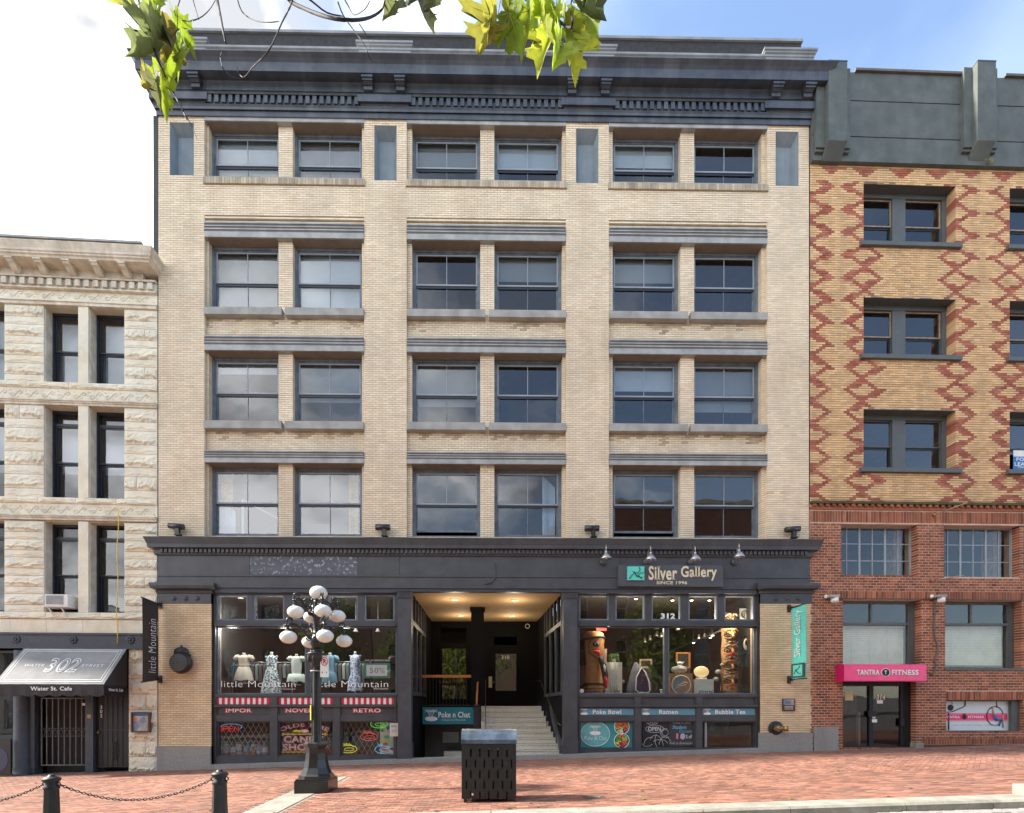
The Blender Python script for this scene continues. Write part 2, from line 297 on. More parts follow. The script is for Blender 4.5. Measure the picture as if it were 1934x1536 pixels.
# ------------------------------------------------------------ walls
def strips(x0,x1,z0,z1,holes):
    zs=sorted({z0,z1}|{min(max(v,z0),z1) for h in holes for v in (h[2],h[3])})
    for a,b in zip(zs,zs[1:]):
        if b-a<1e-5: continue
        m=(a+b)/2; cur=x0
        for h in sorted([h for h in holes if h[2]<m<h[3]]):
            if h[0]>cur+1e-5: yield cur,h[0],a,b
            cur=max(cur,h[1])
        if cur<x1-1e-5: yield cur,x1,a,b
def infl(hs,e=.006): return [(a-e,b+e,c,d) for a,b,c,d in hs]
def slab(mb,x0,x1,z0,z1,y0,y1,holes=(),mi=0):
    for a,b,c,d in strips(x0,x1,z0,z1,holes): mb.box(a,b,y0,y1,c,d,mi)
    return mb
def brickwork(mb,x0,x1,z0,z1,y,holes,bl,bh,jt=.009,dep=.03,edge=None,mf=None,singles=None,jit=.0015,rng=random,endl=False,endr=False,vj=.6,hj=1.2):
    n=max(1,round((z1-z0)/bh)); h=(z1-z0)/n; jz=jt*hj; jt=jt*vj
    for r in range(n):
        za=z0+r*h; zc=za+h/2; cur=x0; iv=[]
        for H in sorted([H for H in holes if H[2]<zc<H[3]]):
            if H[0]>cur: iv.append((cur,H[0],cur!=x0 or endl,True))
            cur=max(cur,H[1])
        if cur<x1: iv.append((cur,x1,cur!=x0 or endl,endr))
        for a,b,ea,eb in iv:
            if b-a<.03: continue
            o=(r%2)*bl/2; k=math.floor((a-o)/bl)+1; cuts=[a]
            while k*bl+o<b-.02:
                c=k*bl+o
                if c-cuts[-1]>.045 : cuts.append(c)
                k+=1
            if b-cuts[-1]<.045 and len(cuts)>1: cuts.pop()
            cuts.append(b)
            for i in range(len(cuts)-1):
                c0,c1=cuts[i],cuts[i+1]
                d=edge if edge and ((i==0 and ea) or (i==len(cuts)-2 and eb)) else dep
                mi=mf((c0+c1)/2,zc) if mf else 0
                xa=c0+(0 if i==0 and ea else jt/2); xb=c1-(0 if i==len(cuts)-2 and eb else jt/2); yy=y+rng.uniform(-jit,jit)
                if singles is not None and singles[0](c0,c1,zc) and d==dep and len(singles[1])<300:
                    singles[1].append((xa,xb,yy,za+jz/2,za+h-jz/2,mi,d)); continue
                b0=len(mb.v); z_0,z_1=za+jz/2,za+h-jz/2
                mb.v.extend([(xa,yy,z_0),(xb,yy,z_0),(xb,y+d,z_0),(xa,y+d,z_0),(xa,yy,z_1),(xb,yy,z_1),(xb,y+d,z_1),(xa,y+d,z_1)])
                mb.f.extend([(b0,b0+3,b0+2,b0+1),(b0+4,b0+5,b0+6,b0+7),(b0,b0+1,b0+5,b0+4),(b0+1,b0+2,b0+6,b0+5),(b0+3,b0,b0+4,b0+7)])
                mb.m.extend([mi]*5); mb.smooth.extend([False]*5)
def soldier(mb,x0,x1,z0,z1,y,bw,jt=.009,dep=.03,mi=0):
    n=max(1,round((x1-x0)/bw)); w_=(x1-x0)/n
    for i in range(n): mb.box(x0+i*w_+jt/2,x0+(i+1)*w_-jt/2,y+random.uniform(-.002,.002),y+dep,z0,z1,mi)
_bm={}
def place_bricks(lst,mats,parent):
    for xa,xb,yy,za,zb,mi,d in lst:
        key=(mi,id(mats))
        if key not in _bm: _bm[key]=MB().box(0,1,0,1,0,1).mesh('brick',mats[mi])
        link('brick',_bm[key],parent,(xa,yy,za),scale=(xb-xa,d,zb-za))
def cornice(mb,prof,x0,x1,yb,mi=0,ends=True):
    """profile [(projection,z)] run along x with mitred returns"""
    n=len(prof); vs=[]
    for p,z in prof:
        q=p if ends else 0
        vs+=[(x0-q,yb,z),(x0-q,-p,z),(x1+q,-p,z),(x1+q,yb,z)]
    fs=[]
    for i in range(n-1):
        a=4*i; b=4*(i+1)
        for k in range(3): fs.append((a+k,a+k+1,b+k+1,b+k))
    fs.append((0,3,2,1)); t=4*(n-1); fs.append((t,t+1,t+2,t+3))
    if not ends: pass
    mb.add(vs,fs,mi); return mb
# ------------------------------------------------------------ windows (meshes shared by size)
_wc={}
def frame_ring(mb,x0,x1,z0,z1,y0,y1,wd,mi=0,wt=None,wb=None):
    wt=wd if wt is None else wt; wb=wd if wb is None else wb
    mb.box(x0,x0+wd,y0,y1,z0,z1,mi); mb.box(x1-wd,x1,y0,y1,z0,z1,mi)
    mb.box(x0+wd,x1-wd,y0,y1,z1-wt,z1,mi); mb.box(x0+wd,x1-wd,y0,y1,z0,z0+wb,mi)
def sash_window(parent,x0,x1,z0,z1,y,muntin=True,split=.5,mats=None,fw=.07,glass=None,openb=0,name='window'):
    """double-hung window; frame is the part, sashes and panes its sub-parts"""
    W_,H_=x1-x0,z1-z0; mats=mats or (m_frame,m_sash,m_dark); gm=glass or m_glass
    key=(round(W_,2),round(H_,2),muntin,split,tuple(m.name for m in mats),openb,gm.name)
    if key not in _wc:
        P=[]
        f=MB(); frame_ring(f,0,W_,0,H_,0,.16,fw); frame_ring(f,fw,W_-fw,fw*.6,H_-fw,.035,.16,.03,0)
        P.append((name,f,mats[0]))
        ix0,ix1=fw+.03,W_-fw-.03; iz0,iz1=fw*.6+.03,H_-fw-.03; zm=iz0+(iz1-iz0)*(1-split)
        u=MB(); frame_ring(u,ix0,ix1,zm,iz1,.06,.095,.04,0,.045,.045); xm=(ix0+ix1)/2
        if muntin: u.box(xm-.011,xm+.011,.062,.093,zm+.045,iz1-.045,0)
        P.append(('upper_sash',u,(mats[1],mats[0])))
        lo=MB(); zb=iz0+openb; frame_ring(lo,ix0,ix1,zb,zm-.003,.10,.135,.045,0,.05,.07)
        lo.box(ix0,ix1,.085,.10,zm-.07,zm-.003,1)
        if muntin: lo.box(xm-.011,xm+.011,.102,.133,zb+.07,zm-.053,0)
        P.append(('lower_sash',lo,(mats[0],mats[2])))
        cols=[(ix0+.035,xm-.011),(xm+.011,ix1-.035)] if muntin else [(ix0+.035,ix1-.035)]
        for a,b in cols:
            P.append(('pane',MB().box(a,b,.074,.080,zm+.045,iz1-.045),gm))
        for a,b in cols:
            P.append(('pane',MB().box(a,b,.114,.120,zb+.07,zm-.053),gm))
        _wc[key]=[(n_,mb.mesh(n_,m_)) for n_,mb,m_ in P]
    L_=_wc[key]; root=link(name,L_[0][1],parent,(x0,y,z0))
    for n_,me in L_[1:]: link(n_,me,root)
    return root
def blind(win,x0,x1,z0,z1,m=None,y=.2): return MB().box(x0,x1,y,y+.01,z0,z1).build('roller_blind',m or m_blind,win)
# ============================================================ MAIN BUILDING
main=thing('cream_brick_building','five storey cream brick commercial building with dark blue cornice and two shopfronts','building')
ZL=lambda py,d=0: Z(py,540,d)
XL,XR=X(299),X(1528)
BAYS=[(X(386),X(688)),(X(768),X(1069)),(X(1150),X(1449))]
OPEN=[[(394.6,526),(553,683.7)],[(778,907),(933.6,1062)],[(1157,1285),(1311,1438)]]
OPENX=[[(X(a,.13),X(b,.13)) for a,b in o] for o in OPEN]
Zt=ZL(214); Zb=ZL(1014)
R5=(ZL(338),ZL(231)); R4=(ZL(583.6),ZL(450)); R3=(ZL(797),ZL(663)); R2=(ZL(1010),ZL(874.5))
ROWS=[R2,R3,R4,R5]
top_hole=[(a,b,ZL(352),Zt+.3) for a,b in BAYS]
low_hole=[(a,b,Zb-1,ZL(409)) for a,b in BAYS]
niche=[(X(a),X(b),Z(c2,(a+b)/2),Z(c1,(a+b)/2)) for a,b,c1,c2 in [(321,366,230,331),(707,749,238,341),(1088,1130,244,347),(1465,1508,249,351)]]
holes=top_hole+low_hole+niche
mw=MB(); slab(mw,XL,XR,Zb-.2,Zt+.05,.012,.5,infl(holes)); mw.build('wall',m_creamj,main)
sill_z=[ZL(597),ZL(811),ZL(351)]
def mfc(x,z):
    for sz in sill_z:
        t=sz-z
        if -.02<t<.62:
            n_=noise.noise(Vector((x*1.7,z*1.2,4.)))*.5+.5
            if n_*(1-t/.62)+random.random()*.22>.55: return 1
    n2_=noise.noise(Vector((x*.8,z*1.1,9.)))*.5+.5
    if random.random()<.008+max(0,n2_-.68)*.9: return 2
    return 0
def mfp(x,z): return 2 if random.random()<.006+max(0,noise.noise(Vector((x*.8,z*1.1,9.)))*.5-.18)*.8 else 0
bk=MB(); sing=([lambda a,b,z:z<Zb+1.6 and (b-a)>.15],[])
BL,BH=.203,.0672
brickwork(bk,XL,XR,Zb,Zt,0,holes,BL,BH,jt=.013,dep=.02,edge=.14,mf=mfp,singles=(lambda a,b,z:z<Zb+2.1 and b-a>.15,sing[1]))
# recessed bay walls
back=MB()
for i,(a,b) in enumerate(BAYS):
    hs=[(o[0],o[1],r[0],r[1]) for o in OPENX[i] for r in ROWS]
    hs2=[h for h in hs if h[3]<ZL(400)]; h5=[h for h in hs if h[3]>ZL(400)]
    slab(back,a-.05,b+.05,Zb-.2,ZL(400),.142,.40,infl(hs2))
    brickwork(bk,a,b,Zb,ZL(409),.13,hs2,BL,BH,jt=.013,dep=.02,edge=.2,mf=mfc)
    slab(back,a-.05,b+.05,ZL(352),Zt+.3,.142,.40,infl(h5))
    brickwork(bk,a,b,ZL(345),ZL(231),.13,h5,BL,BH,jt=.013,dep=.02,edge=.2,mf=mfc)
back.build('wall',m_creamj,main)
bk.build('brickwork',(m_cream,m_creams,m_creamo),main)['kind']='stuff'
CM=(m_cream,m_creams,m_creamo); place_bricks(sing[1],CM,main)
# blue niches in the attic piers
for a,b,z0,z1 in niche:
    n_=MB(); t=.1; m_=.10; y0=-.004; y1=.26
    n_.add([(a,y0,z0),(b,y0,z0),(b,y0,z1),(a,y0,z1),(a+m_,y1,z0+.02),(b-m_,y1,z0+.02),(b-m_,y1,z1-.22),(a+m_,y1,z1-.22)],
      [(4,5,6,7),(0,4,7,3),(1,2,6,5),(3,7,6,2),(0,1,5,4)],0)
    n_.build('niche_panel',mat('niche_blue_paint',(.19,.235,.27),.7,var=.12,bump=.4,bscale=12,stain=.5,stainc=(.36,.39,.39)) if not niche.index((a,b,z0,z1)) else bpy.data.materials['niche_blue_paint'],main)
# lintels, sills, windows
wins={}
for i,(a,b) in enumerate(BAYS):
    for r,(pt,pb) in {2:(423.4,450),1:(637,663),0:(853,874.5)}.items():
        zt,zb=ZL(pt),ZL(pb); h=zt-zb; l_=MB()
        l_.box(a+.01,b-.01,-.02,.42,zb,zb+h*.40,0)
        for k,(f0,f1,p,mi) in enumerate([(.40,.50,.035,1),(.50,.58,.06,0),(.58,.70,.045,1),(.70,.76,.075,0),(.76,.90,.06,1),(.90,1.0,.095,0)]):
            l_.box(a+.004*k,b-.004*k,-p*.6-.005,.15,zb+h*f0+.001,zb+h*f1,mi)
        l_.build('lintel',(m_lint,m_lintd),main)
        s_=MB()
        for o in OPENX[i]: s_.box(o[0],o[1],.02,.36,zb-.012,zb-.002)
        s_.build('lintel_soffit',m_rev,main)
    # corbelled brick courses above the upper lintel
    c_=MB(); zz=ZL(423.4)
    for k in range(3): brickwork(c_,a+.0,b-.0,zz+.012+k*.082,zz+.012+k*.082+.06,.13-.055*k,[],BL,.06,jt=.008,dep=.12)
    c_.build('corbel_course',m_cream,main)['kind']='stuff'
    cm=MB(); cm.box(a,b,.145,.3,zz,zz+.27); cm.build('corbel_bed',m_creamj,main)
    # attic: pale strip and soffits
    zs=ZL(231); MB().box(a-.0,b+.0,-.02,.40,zs,ZL(222)).build('lintel',m_lint,main)
    s_=MB(); [s_.box(o[0],o[1],.0,.36,zs-.012,zs-.002) for o in OPENX[i]]; s_.build('lintel_soffit',m_rev,main)
    # soldier course sill of the attic windows
    q=MB(); soldier(q,a-.03,b+.03,ZL(350),ZL(338.5),-.045,.082,dep=.42); q.build('brick_sill',m_soot,main)['kind']='stuff'
    MB().box(a-.02,b+.02,-.03,.3,ZL(351),ZL(340)).build('sill_bed',m_creamj,main)
    MB().box(a,b,-.03,.38,ZL(338.5)+.001,ZL(336.5)).build('sill',m_sill,main)
    # stone sills
    for r,(pt,pb) in {2:(583.6,597),1:(797,811)}.items():
        for j,o in enumerate(OPENX[i]):
            x0,x1=(a+.01,o[1]+.16) if j==0 else (o[0]-.17,b-.01)
            z0,z1=ZL(pb),ZL(pt); random.seed(i*9+r*3+j)
            s=MB(); s.box(x0,x1,-.06,.40,z0,z1); s.add([(x0,-.06,z1+.001),(x1,-.06,z1+.001),(x1,.4,z1+.03),(x0,.4,z1+.03)],[(0,1,2,3)])
            s.build('sill',m_sill,main)
    for r,(z0,z1) in enumerate(ROWS):
        for j,o in enumerate(OPENX[i]):
            opn=.14 if (r==0 and i in(1,2) and j==0) else 0
            wins[(i,r,j)]=sash_window(main,o[0],o[1],z0+.025 if r<3 else z0+.04,z1-.02,.325,split=.5 if r<3 else .56,openb=opn)
# interiors: floor slabs, back walls and partitions
it=MB()
it.box(XL+.3,XR-.3,7,7.2,Zb-.3,ZL(200))
for p in (ZL(211),ZL(380),ZL(617),ZL(832),Zb-.1): it.box(XL+.3,XR-.3,.55,7,p-.1,p+.18)
for x in [XL+.3,XR-.4]+[ (BAYS[k][1]+BAYS[k+1][0])/2 for k in (0,1)]: it.box(x,x+.1,.55,7,Zb,ZL(200))
it.build('interior_room',m_room,main)
# blinds and curtains behind the glass; blinds also added to imitate reflected sky
W_=OPENX[0][0][1]-OPENX[0][0][0]
for (i,r,j,f0) in [(0,3,0,.25),(0,3,1,.15),(0,2,0,.05),(0,2,1,.0),(0,1,0,.75),(0,1,1,.35),(1,3,0,.35),(1,3,1,.45),(1,2,1,.55),(1,1,0,.3),(2,2,0,.55),(2,1,1,.25),(2,3,0,.5),(2,1,0,.55)]:
    H_=ROWS[r][1]-ROWS[r][0]
    blind(wins[(i,r,j)],.1,W_-.1,.12+f0*H_,H_-.12,m_blind if (i+j+r)%2 else bpy.data.materials.get('taupe_blind') or mat('taupe_blind',(.30,.30,.29),.85,bump=0,var=.05))
def curtain(win,x0,x1,z0,z1,m,topcut=0):
    c=MB(); n=26; vs=[]
    for k in range(n+1):
        x=x0+(x1-x0)*k/n; y=.24+.03*math.sin(k*1.9)+.012*math.sin(k*4.1)
        vs+=[(x,y,z0),(x,y,z1-(topcut*k/n))]
    fs=[(2*k,2*k+2,2*k+3,2*k+1) for k in range(n)]
    b=len(vs); vs2=[(x,y+.01,z) for x,y,z in vs]; fs2=[(b+f[3],b+f[2],b+f[1],b+f[0]) for f in fs]
    c.add(vs+vs2,fs+fs2,0,True); return c.build('curtain',m,win)
m_sheer=mat('white_sheer_curtain',(.62,.68,.76),.8,var=.1,bump=0)
curtain(wins[(0,0,0)],.12,.62,.1,1.25,m_sheer,.35)
c=curtain(wins[(0,0,0)],.12,.5,.9,2.1,m_curt); c.location=(0,.08,0)
curtain(wins[(0,0,1)],1.62,1.92,.1,2.1,m_curt)
curtain(wins[(1,0,1)],1.55,1.95,.1,2.1,m_sheer,.4)
for x in (.72,): 
    q=MB(); q.box(x,x+.07,.42,.47,.1,1.35); q.tube([(x,.44,1.35),(2.0,.9,.75)],.03,4,sm=False); q.build('leaning_frame',m_white,wins[(0,0,0)])
# small dark return strip on the west edge
MB().box(X(291.5,.25),XL-.004,.2,.6,Z(520,297),Z(205,297)).build('edge_flashing',m_dkred,main)
MB().box(XL,XL+.1,.5,8,0,ZL(60)).build('side_wall',m_creamj,main)
MB().box(XR-.1,XR,.5,8,0,ZL(60)).build('side_wall',m_creamj,main)
# ---- top entablature
ZQ=lambda py,p: Z(py,920,-p)
def prof(l): return [(p,ZQ(y,p)) for y,p in l]
ent=MB()
cornice(ent,prof([(227,.02),(227,.05),(214,.05),(214,.09),(209,.10),(204,.13),(203,.07),(186,.07),(185,.16),(180,.19),(178,.22),(178,.10),(167,.11),(163,.14)]),XL+.02,XR-.02,.5)
ent.build('entablature',m_blue,main)
zs_=ZQ(163,.12)
cn=MB(); cornice(cn,[(.10,zs_-.004),(.14,zs_-.03),(.16,zs_),(.40,zs_+.002),(.41,zs_),(.42,zs_+.235),(.40,zs_+.24),(.41,zs_+.27),(.47,zs_+.34),(.55,zs_+.40),(.56,zs_+.405),(.56,zs_+.43),(.05,zs_+.50)],XL-.02,XR+.0,.5)
top_cornice=cn.build('cornice',m_blue,main)
ZC=zs_+.53
# dentils
dt=MB()
for i,(a,b) in enumerate(BAYS):
    a2,b2=a+.12,b-.10; n=22; p=(b2-a2)/n
    for k in range(n): dt.box(a2+k*p+p*.22,a2+k*p+p*.78,-.15,-.05,ZQ(201,.14),ZQ(187,.14))
dt.build('dentil',m_blue,main)['kind']='stuff'
# capitals over the piers
for a,b in [(XL,X(386)),(X(688),X(768)),(X(1069),X(1150)),(X(1449),XR)]:
    k=MB(); cornice(k,[(.06,ZQ(214,.06)-.02),(.06,ZQ(205,.06)),(.10,ZQ(203,.1)),(.12,ZQ(199,.12)),(.19,ZQ(195,.19)),(.19,ZQ(181,.19)),(.21,ZQ(180,.2)),(.0,ZQ(179,.2))],a+.02,b-.02,.3); k.build('capital',m_blue,main)
    for c in (a+.16,b-.16) :
        h0,h1=ZQ(174,.2),zs_-.01
        s=MB(); s.prism([(-.10,h0),(-.14,h0-.0),(-.20,h0+.02),(-.22,h0+.1),(-.19,h0+.22),(-.24,h1-.16),(-.33,h1-.12),(-.37,h1-.02),(-.37,h1),(-.10,h1)],c-.13,c+.13,'x')
        s.box(c-.17,c+.17,-.385,-.1,h1-.07,h1-.001); s.box(c-.15,c+.15,-.35,-.1,h1-.13,h1-.07)
        s.build('bracket',m_blue,main)
# blocking course with raised pier blocks and dark parapet behind
bc=MB(); cornice(bc,[(.10,ZC-.02),(.10,ZC+.33),(.14,ZC+.35),(.14,ZC+.44),(.18,ZC+.47),(.18,ZC+.53),(-.02,ZC+.55)],XL+.12,XR-.12,.5); 
m_ledge=mat('pale_grey_roof_ledge',(.34,.35,.36),.6,c2=(.24,.25,.26),var=.2,stain=.5,stainc=(.05,.055,.06))
bc.build('blocking_course',m_ledge,main)
for a,b in [(XL+.05,X(386)),(X(688),X(769)),(X(1069),X(1150)),(X(1449),XR-.08)]:
    k=MB(); cornice(k,[(.16,ZC-.02),(.16,ZC+.52),(.21,ZC+.56),(.21,ZC+.60),(.24,ZC+.62),(.24,ZC+.68),(0,ZC+.7)],a+.03,b-.03,.45); k.build('parapet_block',m_ledge,main)
zp=Z(67,920,.4)
MB().box(X(345,.4),X(1513,.4),.4,.6,ZC,zp-.08).build('parapet',m_roofw,main)
MB().box(X(343,.4),X(1515,.4),.34,.66,zp-.08,zp).build('parapet_coping',m_ledge,main)
MB().box(XL+.1,XR-.1,.6,8,ZC-.3,ZC).build('roof',m_roofw,main)
# ============================================================ SHOPFRONT LEVEL OF THE MAIN BUILDING
ZS=lambda py,p=0: Z(py,915,-p)
# ledge cornice: top py 1017, fascia, soffit, dentils
zs2=ZS(1043,0)+.0
P1=.27
sc_=MB(); zt_=ZS(1016,P1)
cornice(sc_,[(.05,zt_-.50),(.08,zt_-.46),(.08,zt_-.33),(.10,zt_-.31),(.20,zt_-.30),(.21,zt_-.19),(.22,zt_-.18),(.25,zt_-.09),(.28,zt_-.02),(.28,zt_),(-.12,zt_+.05)],XL-.01,XR+.02,.3)
sc_.build('shopfront_cornice',m_char,main)
dt=MB(); n=150; a2,b2=XL+.1,XR-.1; p=(b2-a2)/n
for k in range(n): dt.box(a2+k*p+p*.2,a2+k*p+p*.8,-.135,-.06,zt_-.435,zt_-.325)
dt.build('dentil',m_char,main)['kind']='stuff'
# frieze board panels and architrave
zf0,zf1=ZS(1088),zt_-.50
xs=[XL]+[X(p_) for p_ in (472,676,755,1170,1365)]+[XR]
for k in range(len(xs)-1):
    q=MB(); q.box(xs[k]+.004,xs[k+1]-.004,-.02 if k!=1 else -.012,.3,zf0,zf1+.01)
    if k==1: mm=mat('peeling_frieze_paint',(.10,.11,.13),.7,var=.2,bump=.3,stain=1,stainc=(.42,.44,.46),streak=False,stain_scale=9,scale=4); nn=[x for x in mm.node_tree.nodes if x.type=='MAP_RANGE'][-1]; nn.inputs[1].default_value=.56; nn.inputs[2].default_value=.60; nn.inputs[4].default_value=.8
    q.build('frieze_panel',mm if k==1 else m_char,main)
q=MB(); q.box(XL,XR,-.06,.3,zf0-.05,zf0-.002); q.box(XL,XR,-.035,.3,ZS(1112),zf0-.05); q.build('architrave',m_char,main)
q=MB(); q.box(X(405),X(777),.0,.45,ZS(1120),ZS(1112)-.001); q.box(X(777),X(1063),.0,.2,ZS(1118),ZS(1112)-.001); q.box(X(1063),X(1430),.0,.45,ZS(1120),ZS(1112)-.001); q.build('architrave_soffit',m_beam,main)
# end piers
CW=(m_creamw,)
for side,(a,b) in enumerate([(299,399),(1436,1533)]):
    x0,x1=X(a),X(b); pc=349 if side==0 else 1484
    zb0=Z(1410,pc) if side==0 else Z(1384,pc); zc0=Z(1140,pc); gy=g(x0)-.1
    MB().box(x0,x1,.012,.6,gy,ZS(1100)).build('pier_core',m_creamj,main)
    q=MB(); lst=[]
    brickwork(q,x0,x1,zb0,zc0,0,[],BL,BH,jt=.013,dep=.02,edge=.3,endr=(side==0),endl=(side==1),singles=(lambda a_,b_,z: b_-a_>.15,lst) if len(sing[1])<300 else None)
    q.build('brickwork',m_creamw,main)['kind']='stuff'
    place_bricks(lst[:max(0,300-len(sing[1]))],CW,main); 
    q=MB(); w2=(x1-x0)
    cut=x0+w2*.78 if side==0 else x1-w2*.98
    q.box(x0-.02,x1+.0,-.05,.5,gy,zb0); q.build('pier_base',m_gran,main)
    q=MB(); cornice(q,[(.02,zc0),(.02,zc0+.30),(.05,zc0+.31),(.07,zc0+.36),(.05,zc0+.40),(.16,zc0+.44),(.19,zc0+.52),(.19,zc0+.60),(.0,zc0+.64)],x0+.02,x1-.02,.3)
    cap=q.build('capital',m_char,main)
    q=MB()
    for k in range(3):
        c=x0+w2*(.3+.22*k); q.lathe([(.0,.0),(.055,.0),(.05,-.02),(.02,-.035),(0.0,-.04)],(c,-.02,zc0+.15),10,axis='y')
        q.lathe([(.075,.0),(.078,-.012),(.06,-.012)],(c,-.02,zc0+.15),10,axis='y')
    q.build('rosette',m_char,cap)
MB().box(X(1536),X(1582),-.04,.5,g(X(1540))-.1,Z(1373,1560)).build('pier_base',m_gran,main)
# slender iron pilasters at the entrance
for a,b in [(752,777),(1064,1090)]:
    x0,x1=X(a),X(b); z0,z1=ZS(1400 if a<900 else 1395),ZS(1131); gy=g(x0)-.05
    q=MB(); q.box(x0,x1,-.03,.25,z0,z1); q.build('pilaster',m_char,main)
    q=MB(); q.box(x0-.03,x1+.03,-.07,.27,gy,z0-.08); q.box(x0-.015,x1+.015,-.05,.26,z0-.08,z0); q.build('pilaster_base',m_char,main)
    q=MB(); q.box(x0-.02,x1+.02,-.05,.27,z1,z1+.2); 
    for k in range(9): q.box(x0+.0+k*(x1-x0)/9,x0+(k+.55)*(x1-x0)/9,-.066,-.05,z1+.03,z1+.17)
    q.box(x0-.05,x1+.05,-.085,.28,z1+.2,ZS(1118)); q.build('capital',m_char,main)
YG=.28
# stone plinth below the shop windows
def plinth(a,b):
    x0,x1=X(a),X(b); n=max(1,round((x1-x0)/1.3))
    for k in range(n):
        xa,xb=x0+(x1-x0)*k/n,x0+(x1-x0)*(k+1)/n
        q=MB(); q.hexa([(xa+.004,-.16,g(xa)-.1),(xb-.004,-.16,g(xb)-.1),(xb-.004,.3,g(xb)-.1),(xa+.004,.3,g(xa)-.1),(xa+.004,-.16,g(xa)+.13),(xb-.004,-.16,g(xb)+.13),(xb-.004,.3,g(xb)+.13),(xa+.004,.3,g(xa)+.13)]); q.build('plinth_stone',m_gran,main)
plinth(400,777); plinth(1064,1447); plinth(777,1064)
def shopfront(a,b,tr,mull,low,zl_top,zl_bot,signpy):
    """a..b pixel columns; transoms, display glass, panels, lower windows"""
    x0,x1=X(a),X(b); yf=.10; px=(a+b)/2
    z=lambda py:Z(py,px)
    fr=MB()
    fr.box(x0,x0+.06,yf,.40,g(x0)+.1,z(1118)); fr.box(x1-.06,x1,yf,.40,g(x1)+.1,z(1118))
    fr.box(x0+.06,x1-.06,yf,.40,z(1179),z(1171)); fr.box(x0+.06,x1-.06,yf-.06,.40,z(1182),z(1179)-.002)
    fr.box(x0+.06,x1-.06,yf,.40,z(1122),z(1118))
    for m in mull: fr.box(X(m)-.05,X(m)+.05,yf+.06,.40,z(1311),z(1182)-.001)
    fr.box(x0+.06,x1-.06,yf-.03,.42,z(1316),z(1311)-.002)
    fr.box(x0+.06,x1-.06,yf-.08,.30,z(1335),z(1332))
    fr.box(x0+.06,x1-.06,yf,.30,z(1360),z(1352))
    fr.box(x0+.06,x1-.06,yf,.30,z(1311+24),z(1311+24)+.001)
    fr.build('shopfront_frame',m_char,main)
    for (ta,tb) in tr:
        t=MB(); frame_ring(t,X(ta),X(tb),z(1171)+.003,z(1122)-.003,yf+.03,yf+.16,.045); t_=t.build('transom_window',m_sash if 0 else m_frame,main)
        MB().box(X(ta)+.045,X(tb)-.045,yf+.10,yf+.106,z(1171)+.048,z(1122)-.048).build('pane',m_glassd,t_)
    e=[t for p_ in zip([a]+[q for q in [tb for _,tb in tr][:-1]],[ta for ta,_ in tr]) for t in [p_]]
    for u0,u1 in e+[(tr[-1][1],b)]:
        if X(u1)-X(u0)>.02: MB().box(X(u0)+.002,X(u1)-.002,yf+.02,.38,z(1171)+.002,z(1122)-.002).build('transom_post',m_char,main)
    ms=[x0+.06]+[X(m) for m in mull]+[x1-.06]
    for k in range(len(ms)-1):
        d=MB(); u0=ms[k]+(.05 if k else 0); u1=ms[k+1]-(.05 if k<len(ms)-2 else 0)
        frame_ring(d,u0,u1,z(1311),z(1182)-.004,yf+.09,yf+.16,.035); dw=d.build('display_window',m_frame,main)
        MB().box(u0+.035,u1-.035,yf+.12,yf+.128,z(1311)+.035,z(1182)-.04).build('pane',m_glassd,dw)
    xs=[X(p_) for p_ in low[0]]
    # lower part: three bays of panel + sign board + window
    for k,(c0,c1) in enumerate(low):
        u0,u1=X(c0),X(c1)
        q=MB(); frame_ring(q,u0,u1,z(1332)+.002,z(1316)-.003,yf+.0,yf+.2,.025); q.box(u0+.025,u1-.025,yf+.045,yf+.2,z(1332)+.027,z(1316)-.028); q.build('apron_panel',m_char,main)
        q=MB(); frame_ring(q,u0,u1,z(1352)+.002,z(1335)-.003,yf+.0,yf+.2,.022); q.box(u0+.022,u1-.022,yf+.04,yf+.2,z(1352)+.024,z(1335)-.025); q.build('sign_panel',m_char,main)
        zb_=zl_bot; q=MB(); frame_ring(q,u0-.03,u1+.03,z(zb_)-.02,z(1360)-.003,yf+.0,yf+.22,.04); frame_ring(q,u0+.01,u1-.01,z(zb_)+.02,z(1360)-.043,yf+.05,yf+.2,.035)
        lw=q.build('basement_window',m_frame if 0 else m_char,main); MB().box(u0+.05,u1-.05,yf+.13,yf+.137,z(zb_)+.06,z(1360)-.08).build('pane',m_glassd,lw)
    edges=[a]+[v for c in low for v in c]+[b]
    for k in range(0,len(edges),2):
        u0,u1=X(edges[k]),X(edges[k+1])
        if u1-u0>.03: MB().box(u0+(.06 if k==0 else .004),u1-(.06 if k==len(edges)-2 else .004),yf-.02,.30,g(u0)+.12,z(1316)-.004).build('mullion_post',m_char,main)
    bb=MB(); bb.box(x0+.06,x1-.06,yf-.01,.32,g(x0)+.10,z(zl_bot)-.022); bb.build('bottom_rail',m_char,main)
    return z
zA=shopfront(400,751,[(405,464),(476,534),(548,604),(617,674),(687,744)],[577],[(405,508),(522,628),(641,744)],0,1430,0)
zB=shopfront(1091,1436,[(1095,1152),(1164,1221),(1233,1290),(1303,1359),(1371,1429)],[1263],[(1096,1200),(1212,1317),(1328,1431)],0,1416,0)
